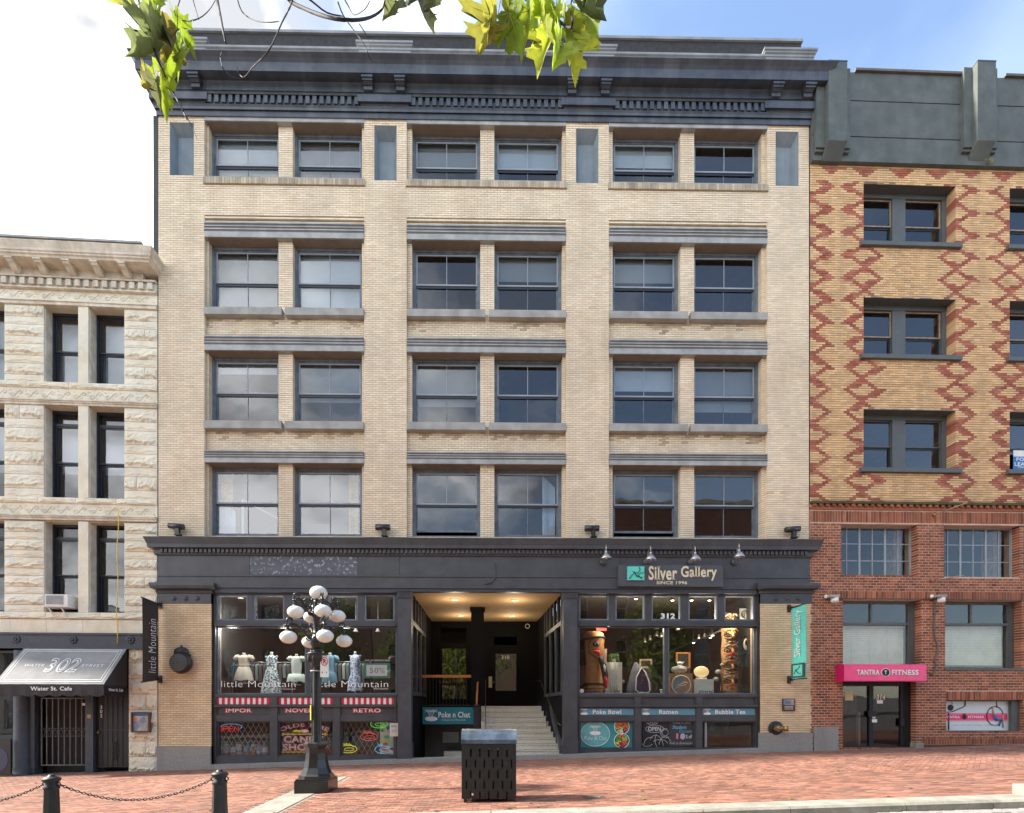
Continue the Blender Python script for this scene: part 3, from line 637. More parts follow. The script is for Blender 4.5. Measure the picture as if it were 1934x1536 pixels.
# rooms behind
rm=MB()
def room(mb,x0,x1,y0,y1,z0,z1,t=.1):
    mb.box(x0,x1,y1,y1+t,z0,z1); mb.box(x0-t,x0,y0,y1,z0,z1); mb.box(x1,x1+t,y0,y1,z0,z1); mb.box(x0-t,x1+t,y0,y1,z0-t,z0); mb.box(x0-t,x1+t,y0,y1,z1,z1+t)
ZF=ZS(1311)-.08; ZCE=ZS(1112)
room(rm,X(400)-.1,-2.62,.42,6,ZF,ZCE); room(rm,2.95,X(1436)+.1,.42,7,ZF,ZCE)
rm.build('interior_room',m_roomd,main)
rm=MB(); room(rm,X(400)-.1,-2.62,.42,3.0,g(-6)-.3,ZF-.25); room(rm,2.95,X(1436)+.1,.42,3.0,g(5)-.3,ZF-.25); rm.build('interior_room',m_room,main)
# floor of the window displays
q=MB(); q.box(X(400),-2.62,.41,6,ZF,ZF+.03); q.box(2.95,X(1436),.41,7,ZF,ZF+.03); q.build('display_floor',m_wood,main)
# ---- entrance recess
EX0,EX1=X(777)-.02,X(1063)+.02; ED=5.6; ZEC=ZS(1117.5)
BX0,BX1=-2.2,2.2
ZLnd=1.72
q=MB(); q.hexa([(EX0,.2,ZEC),(EX1,.2,ZEC),(BX1,ED,ZEC),(BX0,ED,ZEC),(EX0,.2,ZEC+.1),(EX1,.2,ZEC+.1),(BX1,ED,ZEC+.1),(BX0,ED,ZEC+.1)]); q.build('entrance_ceiling',m_amber,main)
for px,py in [(859,1132.5),(973,1133.5),(871,1162.5),(967,1163)]:
    D=(ZEC-1.7)*F_PX/(HY-py); x=(px-915)*D/F_PX; y=D-16
    q=MB(); q.lathe([(.10,0),(.13,-.01),(.13,-.018),(.10,-.02)],(x,y,ZEC),20); dl=q.build('downlight',m_white,main)
    MB().lathe([(.0,-.012),(.095,-.012),(.095,-.016),(0,-.016)],(x,y,ZEC),16).build('lamp',m_lamp,dl)
    ld=bpy.data.lights.new('downlight_light','POINT'); ld.energy=8; ld.color=(1,.80,.55); ld.shadow_soft_size=.1
    lo_=bpy.data.objects.new('downlight_light',ld); col.objects.link(lo_); lo_.location=(x,y,ZEC-.5); lo_.parent=main
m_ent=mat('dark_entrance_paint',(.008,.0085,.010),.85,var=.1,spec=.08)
wl=MB()
# back wall with door openings
dA=(X(834,ED),X(881,ED)); dB=(X(935,ED),X(976,ED)); zd0=Z(1322,915,ED)
zda=(Z(1322,915,ED),Z(1222,915,ED)); zdb=(Z(1307,915,ED),Z(1232,915,ED)); ztr=(Z(1214,915,ED),Z(1186,915,ED))
slab(wl,EX0,EX1,-1.2,ZEC,ED,ED+.15,[(dA[0],dA[1],*zda),(dB[0],dB[1],*zdb),(dA[0]-.05,dA[1],*ztr),(dB[0]-.05,dB[1],ztr[0]-.1,ztr[0]+.25)])
# side walls
def sidewall(xf,xb,sgn):
    P=lambda s:(xf+(xb-xf)*s/ED, s)
    def piece(s0,s1,z0,z1,th=.12,mi=0,mb=wl,off=0):
        (xa,ya),(xc,yc)=P(s0),P(s1); o=sgn*off; t=sgn*th
        mb.hexa([(xa+o,ya,z0),(xc+o,yc,z0),(xc+o+t,yc,z0),(xa+o+t,ya,z0),(xa+o,ya,z1),(xc+o,yc,z1),(xc+o+t,yc,z1),(xa+o+t,ya,z1)],mi)
    zt1,zt0=ZS(1118),ZS(1172)
    piece(.25,ED,-1.2,ZF+.05); piece(.25,ED,zt1-.02,ZEC,mi=0)
    fr=MB(); piece(.25,3.6,zt0-.08,zt0+.06,.10,0,fr,-.02); piece(.25,3.6,ZF+.05,ZF+.17,.12,0,fr,-.03)
    for s in (.25,1.3,2.4,3.5): piece(s,s+.1,ZF+.17,zt0-.08,.10,0,fr,-.02)
    for s in (.25,.9,1.6,2.3,2.95,3.5): piece(s,s+.09,zt0+.06,zt1,.10,0,fr,-.02)
    sf=fr.build('side_window',m_char,main)
    gl=MB(); piece(.35,3.5,ZF+.17,zt0-.08,.008,0,gl,.03); gl.build('pane',m_glassd,sf)
    gl=MB(); piece(.35,3.5,zt0+.06,zt1,.008,0,gl,.03); gl.build('pane',m_glassd,sf)
    piece(3.6,ED,ZF+.05,ZEC)
    return P,piece
Pl_,pcL=sidewall(EX0,BX0,-1); Pr_,pcR=sidewall(EX1,BX1,1)
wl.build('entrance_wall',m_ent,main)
# doors
def door(x,zr,label_,tz):
    q=MB(); frame_ring(q,x[0]-.12,x[1]+.12,zr[0]-.5 if zr is zdb else zr[0]-.06,zr[1]+.08,ED-.05,ED,.14,wb=.55 if zr is zdb else .1); d=q.build('door',m_ent,main)
    MB().box(x[0]+.0,x[1]-.0,ED+.03,ED+.036,zr[0],zr[1]).build('pane',m_glassn,d)
    MB().lathe([(.03,0),(.03,-.05),(.045,-.06),(.0,-.08)],(x[0]-.06,ED-.05,ZLnd+1.0),10,axis='y').build('handle',m_alum,d); return d
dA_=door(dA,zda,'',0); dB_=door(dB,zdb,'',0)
q=MB(); text_on(q,'310',X(943,ED),X(966,ED),Z(1245,915,ED),Z(1238,915,ED),face_y(ED+.02),bold=0,keep=True); q.build('door_number',m_wprint,dB_)
MB().box(X(923,ED),X(936,ED),ED-.012,ED,Z(1299,915,ED),Z(1278,915,ED)).build('notice_sheet',mat('pale_notice',(.42,.42,.33),.8),main)
q=MB(); q.tube(arc_pts(X(996,ED),Z(1183,915,ED),.09,.09,ED-.04,n=16)[:-1],.015,5,closed=True); q.build('ring_fitting',m_white,main)
MB().box(BX0-1,BX1+1,ED+.15,ED+3,ZEC,ZEC+.1).build('hall_ceiling',m_room,main); MB().box(BX0-1.1,BX0-1,ED+.15,ED+3,0,ZEC).build('hall_side_wall',m_room,main); MB().box(BX1+1,BX1+1.1,ED+.15,ED+3,0,ZEC).build('hall_side_wall',m_room,main)
MB().box(BX0,BX1,ED+.15,ED+3,ZLnd-1,ZLnd).build('hall_floor',m_room,main)
q=MB(); q.box(BX0-1,BX1+1,ED+3,ED+3.1,0,ZEC); q.build('hall_back_wall',mat('hall_wall',(.05,.045,.035),.9,bump=0),main)
# column
cx0,cx1=X(890,2.7),X(914,2.7)
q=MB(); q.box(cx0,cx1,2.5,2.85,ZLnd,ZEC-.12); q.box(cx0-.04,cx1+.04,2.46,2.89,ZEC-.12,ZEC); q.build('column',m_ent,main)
# stairs
sx0,sx1=X(905,.2)+.12,0
NS=9; z0s=g(.5)+.13; rise=(ZLnd-z0s)/NS; run=.29; y0s=.12
sl=X(909,2.6)
for k in range(NS):
    z_=z0s+rise*(k+1); ya=y0s+run*k; xr=2.40-.045*k
    xl=sl
    q=MB(); q.box(xl,xr,ya,(ya+run+.03) if k<NS-1 else ED,z_-rise+.0,z_-.035); q.box(xl,xr,ya-.025,(ya+run) if k<NS-1 else ED,z_-.035,z_)
    for j in range(3): q.box(xl+.02,xr-.02,ya+.0+.05*j,ya+.012+.05*j,z_,z_+.004,1)
    q.build('step',(m_step,m_ironw),main)
# stringer wall on the right of the stairs (stepped dark zone and sloping kerb)
q=MB(); q.prism([(y0s,g(2)),(y0s+run*NS,ZLnd),(y0s+run*NS,ZLnd+.25),(y0s-.05,g(2)+.40),(y0s-.05,g(2))],2.34,2.44,'x'); q.build('stair_stringer',m_char,main)
q=MB(); q.prism([(y0s,g(0)-.3),(ED,g(0)-.3),(ED,ZLnd-.05),(y0s+run*NS,ZLnd-.05)],sl-.05,sl-.003,'x'); q.build('stair_stringer',m_ironw,main)
# handrails
hr=MB(); hr.tube([(2.52,.0,z0s+.95),(2.36,.0,z0s+.95),(2.30,.15,z0s+1.0),(2.02,y0s+run*NS,ZLnd+.95),(2.0,ED-.5,ZLnd+.95)],.018,6)
hr.tube([(2.12,1.5,z0s+.85),(2.12,1.5,z0s+1.42)],.012,5); hr.build('handrail',m_iron,main)
xh=X(917,1.2); hr=MB(); hr.tube([(xh,.4,z0s+.1),(xh,.4,z0s+1.05),(xh,2.6,ZLnd+.95),(xh,2.6,ZLnd)],.016,6); hr.tube([(xh,1.5,z0s+.7),(xh,1.5,z0s+1.6)],.012,5); hr.build('handrail',m_iron,main)
# balcony over the areaway: floor edge, wooden rail, newel
yb=2.5
bx0,bx1=X(798,yb),X(893,yb)
q=MB(); q.box(-2.3,cx0,yb,ED,ZLnd-.12,ZLnd); q.build('landing',m_ent,main)
MB().box(-2.25,cx0-.002,yb-.02,yb+.06,Z(1280,915,yb),Z(1275,915,yb)).build('wooden_handrail',mat('varnished_rail',(.45,.16,.04),.4,var=.2),main)
q=MB(); x=-2.2
while x<cx0-.05: q.box(x,x+.014,yb+.01,yb+.024,ZLnd,Z(1280,915,yb)-.002); x+=.12
q.box(-2.25,cx0-.004,yb,yb+.03,ZLnd+.02,ZLnd+.05); q.build('railing',m_iron,main)
xn=X(900,1.7); zn=Z(1334,915,1.7)
q=MB(); q.box(xn-.10,xn+.10,1.6,1.8,g(0)+.1,zn-.02); q.box(xn-.14,xn+.14,1.56,1.84,zn-.10,zn-.02); q.lathe([(.10,zn-.02),(.12,zn+.03),(.04,zn+.08)],(xn,1.7,0),8); q.build('newel_post',m_iron,main)
q=MB(); q.tube([(xn,1.7,zn+.05),(xn+.03,2.45,zn+.75+.1)],.035,8); q.build('newel_handrail',bpy.data.materials['varnished_rail'],main)
# areaway: dark stair going down, lit tread imitated by a paler material, floor
q=MB(); q.box(-2.3,sl-.06,.16,ED,-1.3,-1.2); q.box(-2.3,sl-.06,3.4,3.5,-1.2,ZLnd-.12); q.build('areaway',m_room,main)
for k in range(5):
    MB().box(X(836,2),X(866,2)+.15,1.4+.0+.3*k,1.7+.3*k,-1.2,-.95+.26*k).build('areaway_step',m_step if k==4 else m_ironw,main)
MB().box(X(836,3.3),X(866,3.3),3.36,3.40,Z(1403,915,3.3),Z(1383,915,3.3)).build('areaway_lit_panel',m_sill,main)  # pale panel stands in for lit steps
# ============================================================ STONE BUILDING (west)
A_L=.045
LO=(X(299)-.02,0)
LP=Plane(LO[0],LO[1],A_L)
lx=lambda px,d=0: LP.uv(px,900,d)[0]
lz=lambda py,px=165,d=0: LP.uv(px,py,d)[1]
left=thing('stone_building','pale rock faced stone building with bracketed cornice beside the taller cream brick building','building',(LO[0],LO[1],0),A_L)
LX0=lx(-190); LX1=-.01
# columns of windows: (left px, right px); stone mullion between
WPX=[(93,150),(177,235)]
per=lx(93)-lx(-93)        # bay pitch
cols=[(lx(83),lx(149)),(lx(168),lx(234.5))]
shift=lx(8)-lx(234.5)       # next bay to the west
cols=[(a+shift,b+shift) for a,b in cols]+cols
cols=[(-9.99,-9.98)]*0+cols
rows=[(lz(1157),lz(986)),(lz(942),lz(768)),(lz(726),lz(581))]
zbase=lz(1196)
holes=[(a,b,z0,z1) for a,b in cols for z0,z1 in rows]
mb=MB(); slab(mb,LX0,LX1,zbase,lz(545),.05,.45,infl(holes,.001)); mb.build('wall',m_stonec,left)
# rock faced blocks ---------------------------------------------------
def rockmesh(seed,nx=16,nz=9,amp=.10):
    rg=random.Random(seed); vs=[];fs=[]
    for j in range(nz+1):
        for i in range(nx+1):
            u,v=i/nx,j/nz; e=min(1,min(u,1-u)*9)*min(1,(1-v)*5)
            lip=.20+.20*(noise.noise(Vector((u*3.1,seed*5.3,1)))+.6*noise.noise(Vector((u*9,seed*2.3,7))))   # ragged lower edge
            t=(v-lip); d=0
            if v>0 and t>0: d=amp*(.75-.62*(t/(1-lip))**.6)+amp*.3*noise.noise(Vector((u*6,v*5,seed*3.3)))+amp*.16*noise.noise(Vector((u*15,v*12,seed)))
            elif v>0: d=amp*.12+amp*.15*noise.noise(Vector((u*8,v*6,seed)))
            ju=(rg.random()-.5)*.02 if 0<i<nx and 0<j<nz else 0
            vs.append((u+ju,-max(0,d*e),v))
    for j in range(nz):
        for i in range(nx):
            a=j*(nx+1)+i; fs.append((a,a+1,a+nx+2,a+nx+1))
    b=len(vs); vs+=[(0,.12,0),(1,.12,0),(1,.12,1),(0,.12,1)]
    o=[0,nx,(nx+1)*(nz+1)-1,(nx+1)*nz]
    fs+=[(b,b+1,o[1],o[0]),(b+1,b+2,o[2],o[1]),(b+2,b+3,o[3],o[2]),(b+3,b,o[0],o[3])]
    m=MB(); m.add(vs,fs); return m.mesh('stone_block',m_stone)
RM=[rockmesh(k+1) for k in range(8)]; RF=[rockmesh(k+20,amp=.03) for k in range(4)]
def block(x0,x1,z0,z1,y=0,flat=False,parent=None,dep=1):
    o=link('stone_block',random.choice(RF if flat else RM),parent or left,(x0+.006,y,z0+.006),scale=(x1-x0-.012,dep,z1-z0-.012)); return o
piers=[(cols[1][1],cols[2][0]),(cols[3][1],LX1)]
random.seed(5)
for (a,b) in piers+[(LX0,cols[0][0])]:
    for r,(z0,z1) in enumerate(rows):
        n=4 if r else 5; h=(z1-z0)/(n+.0)
        zz=z0
        for k in range(n):
            hf,hr_=h*.40,h*.60
            block(a+.0,b,zz,zz+hf,.0,True)
            zq=zz+hf
            if random.random()<.45:
                c=a+(b-a)*random.choice([.38,.45,.62,.7]); block(a,c,zq,zq+hr_); block(c,b,zq,zq+hr_)
            else: block(a,b,zq,zq+hr_)
            zz+=h
# sill courses of rough stone + carved band + moulding
def vine(mb,x0,x1,z,h,y):
    n=int((x1-x0)/.02); pts=[(x0+(x1-x0)*i/n,y,z+h*.30*math.sin((x1-x0)*i/n*2*PI/.46)) for i in range(n+1)]
    mb.tube(pts[::2],.016,4)
    x=x0+.1; k=0
    while x<x1-.1:
        s=1 if k%2 else -1
        mb.tube([(x+.07*math.cos(t)*(1-t/8),y-.004,z-s*h*.12+s*.06*math.sin(t)*(1-t/8)) for t in [i*.75 for i in range(8)]],.012,4)
        mb.ell((x+.05,y,z-s*h*.2),.035,.018,.02,n=6,h=4); mb.ell((x-.06,y,z+s*h*.26),.03,.016,.018,n=6,h=4)
        x+=.23; k+=1
def band(zs0,zt0,rough=True,xe=LX1):
    """from window sill level zt0 down to head of the row below zs0"""
    h=zt0-zs0
    if rough:
        x=LX0
        while x<LX1-.3:
            w_=random.uniform(.9,1.5); x2=min(LX1,x+w_); x2=LX1 if LX1-x2<.4 else x2; block(x,x2,zt0-h*.27,zt0,-.02,dep=.8); x=x2
    fz1=zt0-h*.27; fz0=zs0+h*.22
    q=MB(); q.box(LX0,LX1,.0,.1,fz0,fz1); vine(q,LX0+.1,LX1-.05,(fz0+fz1)/2,fz1-fz0,.0); q.build('carved_band',m_stone,left)['kind']='stuff'
    q=MB(); cornice(q,[(.0,zs0),(.05,zs0),(.05,zs0+h*.08),(.08,zs0+h*.09),(.08,zs0+h*.13),(.11,zs0+h*.15),(.11,zs0+h*.20),(.0,fz0+.002)],LX0,xe-.1 if xe<-.5 else LX1,.04,ends=False); q.build('moulding',m_corn,left)
band(lz(768),lz(724)); band(lz(984),lz(941),xe=lx(270))
# stone mullions between the paired windows and plain jambs
for k in (0,2):
    for z0,z1 in rows: MB().box(cols[k][1],cols[k+1][0],-.03,.42,z0,z1).build('stone_mullion',m_stonec if 0 else m_stone,left)
for a,b in cols:
    for r,(z0,z1) in enumerate(rows):
        w_=MB(); W0,H0=b-a,z1-z0; y=.30; key=('L',r)
        if key not in _wc:
            f=MB(); frame_ring(f,0,W0,0,H0,0,.15,.075,wb=.06)
            P=[('window',f,m_dark)]
            tr_=.0
            if r in(0,1): tz=H0-.42; f.box(.075,W0-.075,.03,.14,tz-.04,tz+.04); P.append(('pane',MB().box(.09,W0-.09,.09,.096,tz+.05,H0-.09),m_glass)); top=tz-.04
            else: top=H0-.07
            zm=.06+(top-.06)*.5
            u=MB(); frame_ring(u,.075,W0-.075,zm,top,.05,.09,.045,0); P.append(('upper_sash',u,m_dark))
            lo=MB(); frame_ring(lo,.075,W0-.075,.06,zm,.10,.14,.05,0); P.append(('lower_sash',lo,m_dark))
            P.append(('pane',MB().box(.12,W0-.12,.066,.072,zm+.045,top-.045),m_glass)); P.append(('pane',MB().box(.125,W0-.125,.118,.124,.11,zm-.05),m_glass))
            _wc[key]=[(n_,m__.mesh(n_,mt_)) for n_,m__,mt_ in P]
        L_=_wc[key]; root=link('window',L_[0][1],left,(a,y,z0))
        for n_,me in L_[1:]: link(n_,me,root)
        if r: MB().box(.1,W0-.1,.3,.31,H0*(.1 if r==2 else .35),H0-.1).build('roller_blind',m_blind,root)  # pale blinds lighten the panes like reflected sky
        wr=MB(); wr.box(a-.001,a+.02,.05,.31,z0,z1)
        wr.build('jamb',m_corn,left)
q=MB(); q.box(LX0,LX1,5,5.1,-1,lz(560)+.2); q.box(LX0,LX0+.1,.5,5,-1,lz(560)); q.box(LX1-.1,LX1,.5,5,-1,lz(560)); 
for z in (rows[0][1]+.3,rows[1][1]+.3,rows[0][0]-.5): q.box(LX0,LX1,.452,5,z-.1,z+.1)
q.build('interior_room',m_room,left)
# belt under the lowest row: rough course and two dressed courses
x=LX0
while x<LX1-.3:
    x2=min(LX1,x+random.uniform(1.0,1.6)); x2=LX1 if LX1-x2<.4 else x2; block(x,x2,lz(1170),lz(1157),-.03,dep=.8); x=x2
x=LX0
while x<LX1-.3:
    x2=min(LX1,x+1.05); x2=LX1 if LX1-x2<.4 else x2; q=MB(); q.box(x+.004,x2-.004,-.02,.1,zbase,lz(1171)); q.build('dressed_stone',m_stone,left); x=x2
# cornice
ZZ=lambda py,p:LP.uv(165,py,-p)[1]
q=MB(); cornice(q,[(.02,ZZ(580,.02)),(.06,ZZ(578,.06)),(.06,ZZ(573,.06)),(.09,ZZ(571,.09)),(.0,ZZ(570,.0))],LX0,LX1,.4,ends=False); q.build('moulding',m_corn,left)
q=MB(); q.box(LX0,LX1,.0,.3,ZZ(570,0),ZZ(550,0)); vine(q,LX0+.1,LX1-.05,(ZZ(570,0)+ZZ(550,0))/2,ZZ(550,0)-ZZ(570,0),0); q.build('carved_band',m_stone,left)['kind']='stuff'
zt=ZZ(547,.1)
q=MB(); cornice(q,[(.04,ZZ(550,.04)),(.10,zt),(.10,zt+.05),(.06,zt+.06),(.06,ZZ(528,.06)),(.14,ZZ(527,.14)),(.16,ZZ(524,.16)),(.1,ZZ(523,.1))],LX0,LX1,.4,ends=False); q.build('moulding',m_corn,left)
zd=zt+.07; dz=ZZ(530,.12); q=MB(); x=LX0+.1
PX_=lx(200)-lx(183)
while x<LX1-.12: q.box(x,x+PX_*.55,-.15,-.05,zd,dz); x+=PX_
q.build('dentil',m_corn,left)['kind']='stuff'
zs0=ZZ(522,.1)+.10; PR=.60
q=MB(); cornice(q,[(.1,zs0-.14),(.1,zs0+.06),(PR-.10,zs0+.08),(PR-.08,zs0+.13),(PR-.04,zs0+.15),(PR-.04,zs0+.19),(PR-.01,zs0+.21),(PR-.0,zs0+.27),(PR+.05,zs0+.38),(PR+.07,zs0+.42),(PR+.07,zs0+.45),(PR-.2,zs0+.48),(.1,zs0+.5)],LX0,LX1-PR+.14,.4,ends=True)
cor=q.build('cornice',m_corn,left)
x=lx(232,-.4)-.0; st=(lx(200)-lx(148.5))
k=0
while x-k*st>LX0: 
    c=x-k*st; s=MB(); s.prism([(-.08,zs0-.13),(-.16,zs0-.15),(-.24,zs0-.12),(-.36,zs0-.04),(-.44,zs0-.02),(-.47,zs0+.02),(-.48,zs0+.075),(-.08,zs0+.075)],c-.09,c+.09,'x'); s.box(c-.11,c+.11,-.50,-.36,zs0+.03,zs0+.077); s.build('bracket',m_corn,left); k+=1
q=MB(); q.box(LX0,LX1-.06,-PR-.10,.4,zs0+.475,zs0+.53); q.build('roof_flashing',m_lint,left)
MB().box(LX0,LX1,.45,6,zs0+.3,zs0+.4).build('roof',m_roofw,left)
# ground floor: steel beam, rosettes, columns, doors, stone pier
q=MB(); q.box(LX0,lx(280),-.06,.3,lz(1222),lz(1196)-.002); q.box(LX0,lx(280),-.11,.0,lz(1226),lz(1222)-.002); q.box(LX0,lx(280),-.09,.0,lz(1200),lz(1196)-.003); bm_=q.build('steel_beam',m_beam,left)
for px in (34,141,249):
    q=MB(); c=(lx(px),-.06,lz(1209))
    for k in range(8): a=k*PI/4; q.ell((c[0]+.085*math.cos(a),c[1]-.01,c[2]+.085*math.sin(a)),.045,.025,.045,n=8,h=5)
    q.lathe([(.03,0),(.05,-.02),(.03,-.05),(.0,-.05)],c,10,axis='y'); q.tube([(c[0]+.10*math.cos(t*PI/8),c[1]-.01,c[2]+.10*math.sin(t*PI/8)) for t in range(16)],.012,4,closed=True); q.build('rosette',m_beam,bm_)
zg=lambda x: LO[0]+x
gl=lambda x: g(LO[0]+x)
# right stone pier (below beam)
z=gl(lx(270))-.05; random.seed(11); a,b=lx(243),LX1; zt_=lz(1222); n=8; h=(zt_-z)/n
MB().box(a,b,.06,.4,z,zt_).build('pier_core',m_stonec,left)
for k in range(n):
    if k%3==1: c=a+(b-a)*random.choice([.35,.5,.6]); block(a,c,z+k*h,z+(k+1)*h); block(c,b,z+k*h,z+(k+1)*h)
    else: block(a,b,z+k*h,z+(k+1)*h)
# round columns and jambs
def zz(py,px): return LP.uv(px,py,0)[1]
cxl=lx(43); gy=gl(cxl)-.05
q=MB(); q.lathe([(.29,gy),(.29,gy+.12),(.25,gy+.14),(.25,gy+.24),(.22,gy+.28),(.215,lz(1300)),(.21,lz(1230))],(cxl,-.0,0),24); q.build('column',m_beam,left)
q=MB(); q.box(lx(57),lx(66),-.02,.3,gy,lz(1226)); q.box(lx(163),lx(178),-.05,.3,gy,lz(1226)); q.build('door_jamb',m_beam,left)
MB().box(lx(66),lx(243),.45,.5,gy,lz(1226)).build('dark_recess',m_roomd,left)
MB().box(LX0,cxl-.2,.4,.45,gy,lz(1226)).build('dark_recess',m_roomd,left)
MB().box(LX0,cxl-.25,.10,.106,gy+1.3,lz(1235)).build('shop_window',m_glassd,left)
q=MB(); frame_ring(q,LX0,cxl-.25,gy+1.2,lz(1230),.06,.16,.06); q.build('shop_window_frame',m_beam,left)
q=MB(); q.box(LX0,cxl-.2,-.02,.3,gy,gy+1.2); q.build('stall_riser',m_beam,left)
# iron gate (wide) with hearts of scrollwork
gx0,gx1=lx(72),lx(161); gz0,gz1=zz(1447,110),zz(1318,110)
m_bar=mat('grey_iron_bar',(.11,.11,.115),.5,var=.2,bump=.1)
ga=MB(); frame_ring(ga,gx0,gx1,gz0,gz1,.10,.13,.035); gate=ga.build('iron_gate',m_bar,left)
n=8
for k in range(1,n): x=gx0+(gx1-gx0)*k/n; MB().box(x-.013,x+.013,.095,.125,gz0+.035,gz1-.035).build('bar',m_bar,gate)
zc=zz(1385,110); q=MB()
for k in range(n):
    c=gx0+(gx1-gx0)*(k+.5)/n; r=(gx1-gx0)/n*.48
    for s in(1,-1): q.tube([(c+s*r*.5+r*.5*math.cos(t),.095,zc+s*.0+.11+r*.5*math.sin(t)) for t in [i*PI/5 for i in range(10)]],.007,4,closed=True)
    q.tube([(c-r,.095,zc+.11),(c,.095,zc-.12),(c+r,.095,zc+.11)],.007,4); q.tube([(c+r*math.cos(t),.095,zc-.06+r*.6*math.sin(t)) for t in [PI+i*PI/6 for i in range(7)]],.007,4)
q.build('scrollwork',m_bar,gate)
MB().box(lx(151),lx(158),.09,.10,zz(1333,150),zz(1328,150)).build('door_plate',m_white,gate)
# narrow slatted gate numbered 302
hx0,hx1=lx(180),lx(241); hz0,hz1=zz(1450,210),zz(1300,210)
ga=MB(); frame_ring(ga,hx0,hx1,hz0,hz1,.05,.09,.03); ga.box(hx0,hx1,.06,.08,zz(1379,210)-.02,zz(1379,210)+.02); gate2=ga.build('slatted_gate',m_iron,left)
for k in range(6): x=hx0+.03+(hx1-hx0-.06)*k/6; MB().box(x+.01,x+(hx1-hx0-.06)/6-.012,.07,.085,hz0+.03,hz1-.03).build('slat',m_ironw,gate2)
for j,ch in enumerate('302'):
    q=MB(); z=zz(1336+8*j,189); text_on(q,ch,lx(187),lx(191.5),z-.05,z+.05,face_y(.045),bold=.01); q.build('number',m_wprint,gate2)
q=MB(); c=(lx(216),.06,zz(1418,216))
for s in(1,-1):
    for dzz in(.0,.16,-.16): q.tube([(c[0]+s*(.04+.05*math.cos(t)),c[1],c[2]+dzz+.08*math.sin(t)) for t in [i*PI/4 for i in range(8)]],.007,4,closed=True)
for dzz in (-.3,.3): q.tube([(c[0]-.05,c[1],c[2]+dzz),(c[0],c[1],c[2]+dzz*.5),(c[0]+.05,c[1],c[2]+dzz)],.007,4)
q.build('scrollwork',m_ironw,gate2)
q=MB(); q.lathe([(.0,-.05),(.035,-.05),(.035,-.02),(.0,-.02)],(lx(184),.06,zz(1384,184)),12,axis='y'); q.build('lock',m_brass,gate2)
MB().box(lx(167),lx(174),-.055,-.05,zz(1357,170),zz(1350,170)).build('keypad',m_brass,left)
# ============================================================ DIAMOND-PATTERNED BRICK BUILDING (east)
A_R=.016
RO=(X(1530)+.0,0)
RP=Plane(RO[0],RO[1],A_R)
rx=lambda px,d=0: RP.uv(px,900,d)[0]
rz=lambda py,px=1730,d=0: RP.uv(px,py,d)[1]
right=thing('diamond_brick_building','yellow brick building patterned with red diamonds above a plain red brick base','building',(RO[0],RO[1],0),A_R)
RX0,RX1=.0,rx(2110)
zbelt=rz(950); zpar=rz(316)
# windows: px of brick opening
RW=[(1631,1805),(1907,2081)]
rr=[(rz(887),rz(775)),(rz(674),rz(564)),(rz(462),rz(349))]
hup=[(rx(a),rx(b),z0,z1) for a,b in RW for z0,z1 in rr]
mb=MB(); slab(mb,RX0,RX1,zbelt,zpar+.1,.012,.5,infl(hup)); mb.build('wall',m_buffj,right)
dcx=[rx(p) for p in (1534,1631,1807,1907,2083)]; dhw=rx(1671)-rx(1631)
zc0=rz(484.5); per=(rz(484.5)-rz(909))/10.
def mfd(x,z):
    k=round((zc0-z)/per); dzn=abs(z-(zc0-k*per))/(per/2); 
    for c in dcx:
        v=abs(x-c)/dhw+dzn*.93
        if .57<v<1.03: 
            if z>rz(349)+.05 and abs(k)>=3: continue
            return 1
    if z>rz(345):
        t=(x-rx(1571))/(rx(1637)-rx(1571)); u=abs(t-round(t))*(rx(1637)-rx(1571)); hh=(zpar-.1-z)/( zpar-.1-rz(336))
        if 0<hh<1 and u<.36*(1-hh)+.04: return 1
    return 0
bk=MB(); random.seed(3)
lst=[]
brickwork(bk,RX0,RX1,zbelt,zpar,0,hup,.195,.0715,jt=.014,dep=.02,edge=.34,mf=mfd,singles=(lambda a,b,z:z<zbelt+1.5 and a<3.2 and b-a>.15,lst))
bk.build('brickwork',(m_buff,m_dia),right)['kind']='stuff'; place_bricks(lst[:200],(m_buff,m_dia),right)
if len(lst)>200:
    q=MB()
    for xa,xb,yy,za,zb,mi,d in lst[200:]: q.box(xa,xb,yy,yy+d,za,zb,mi)
    q.build('brickwork',(m_buff,m_dia),right)['kind']='stuff'
random.seed(4)
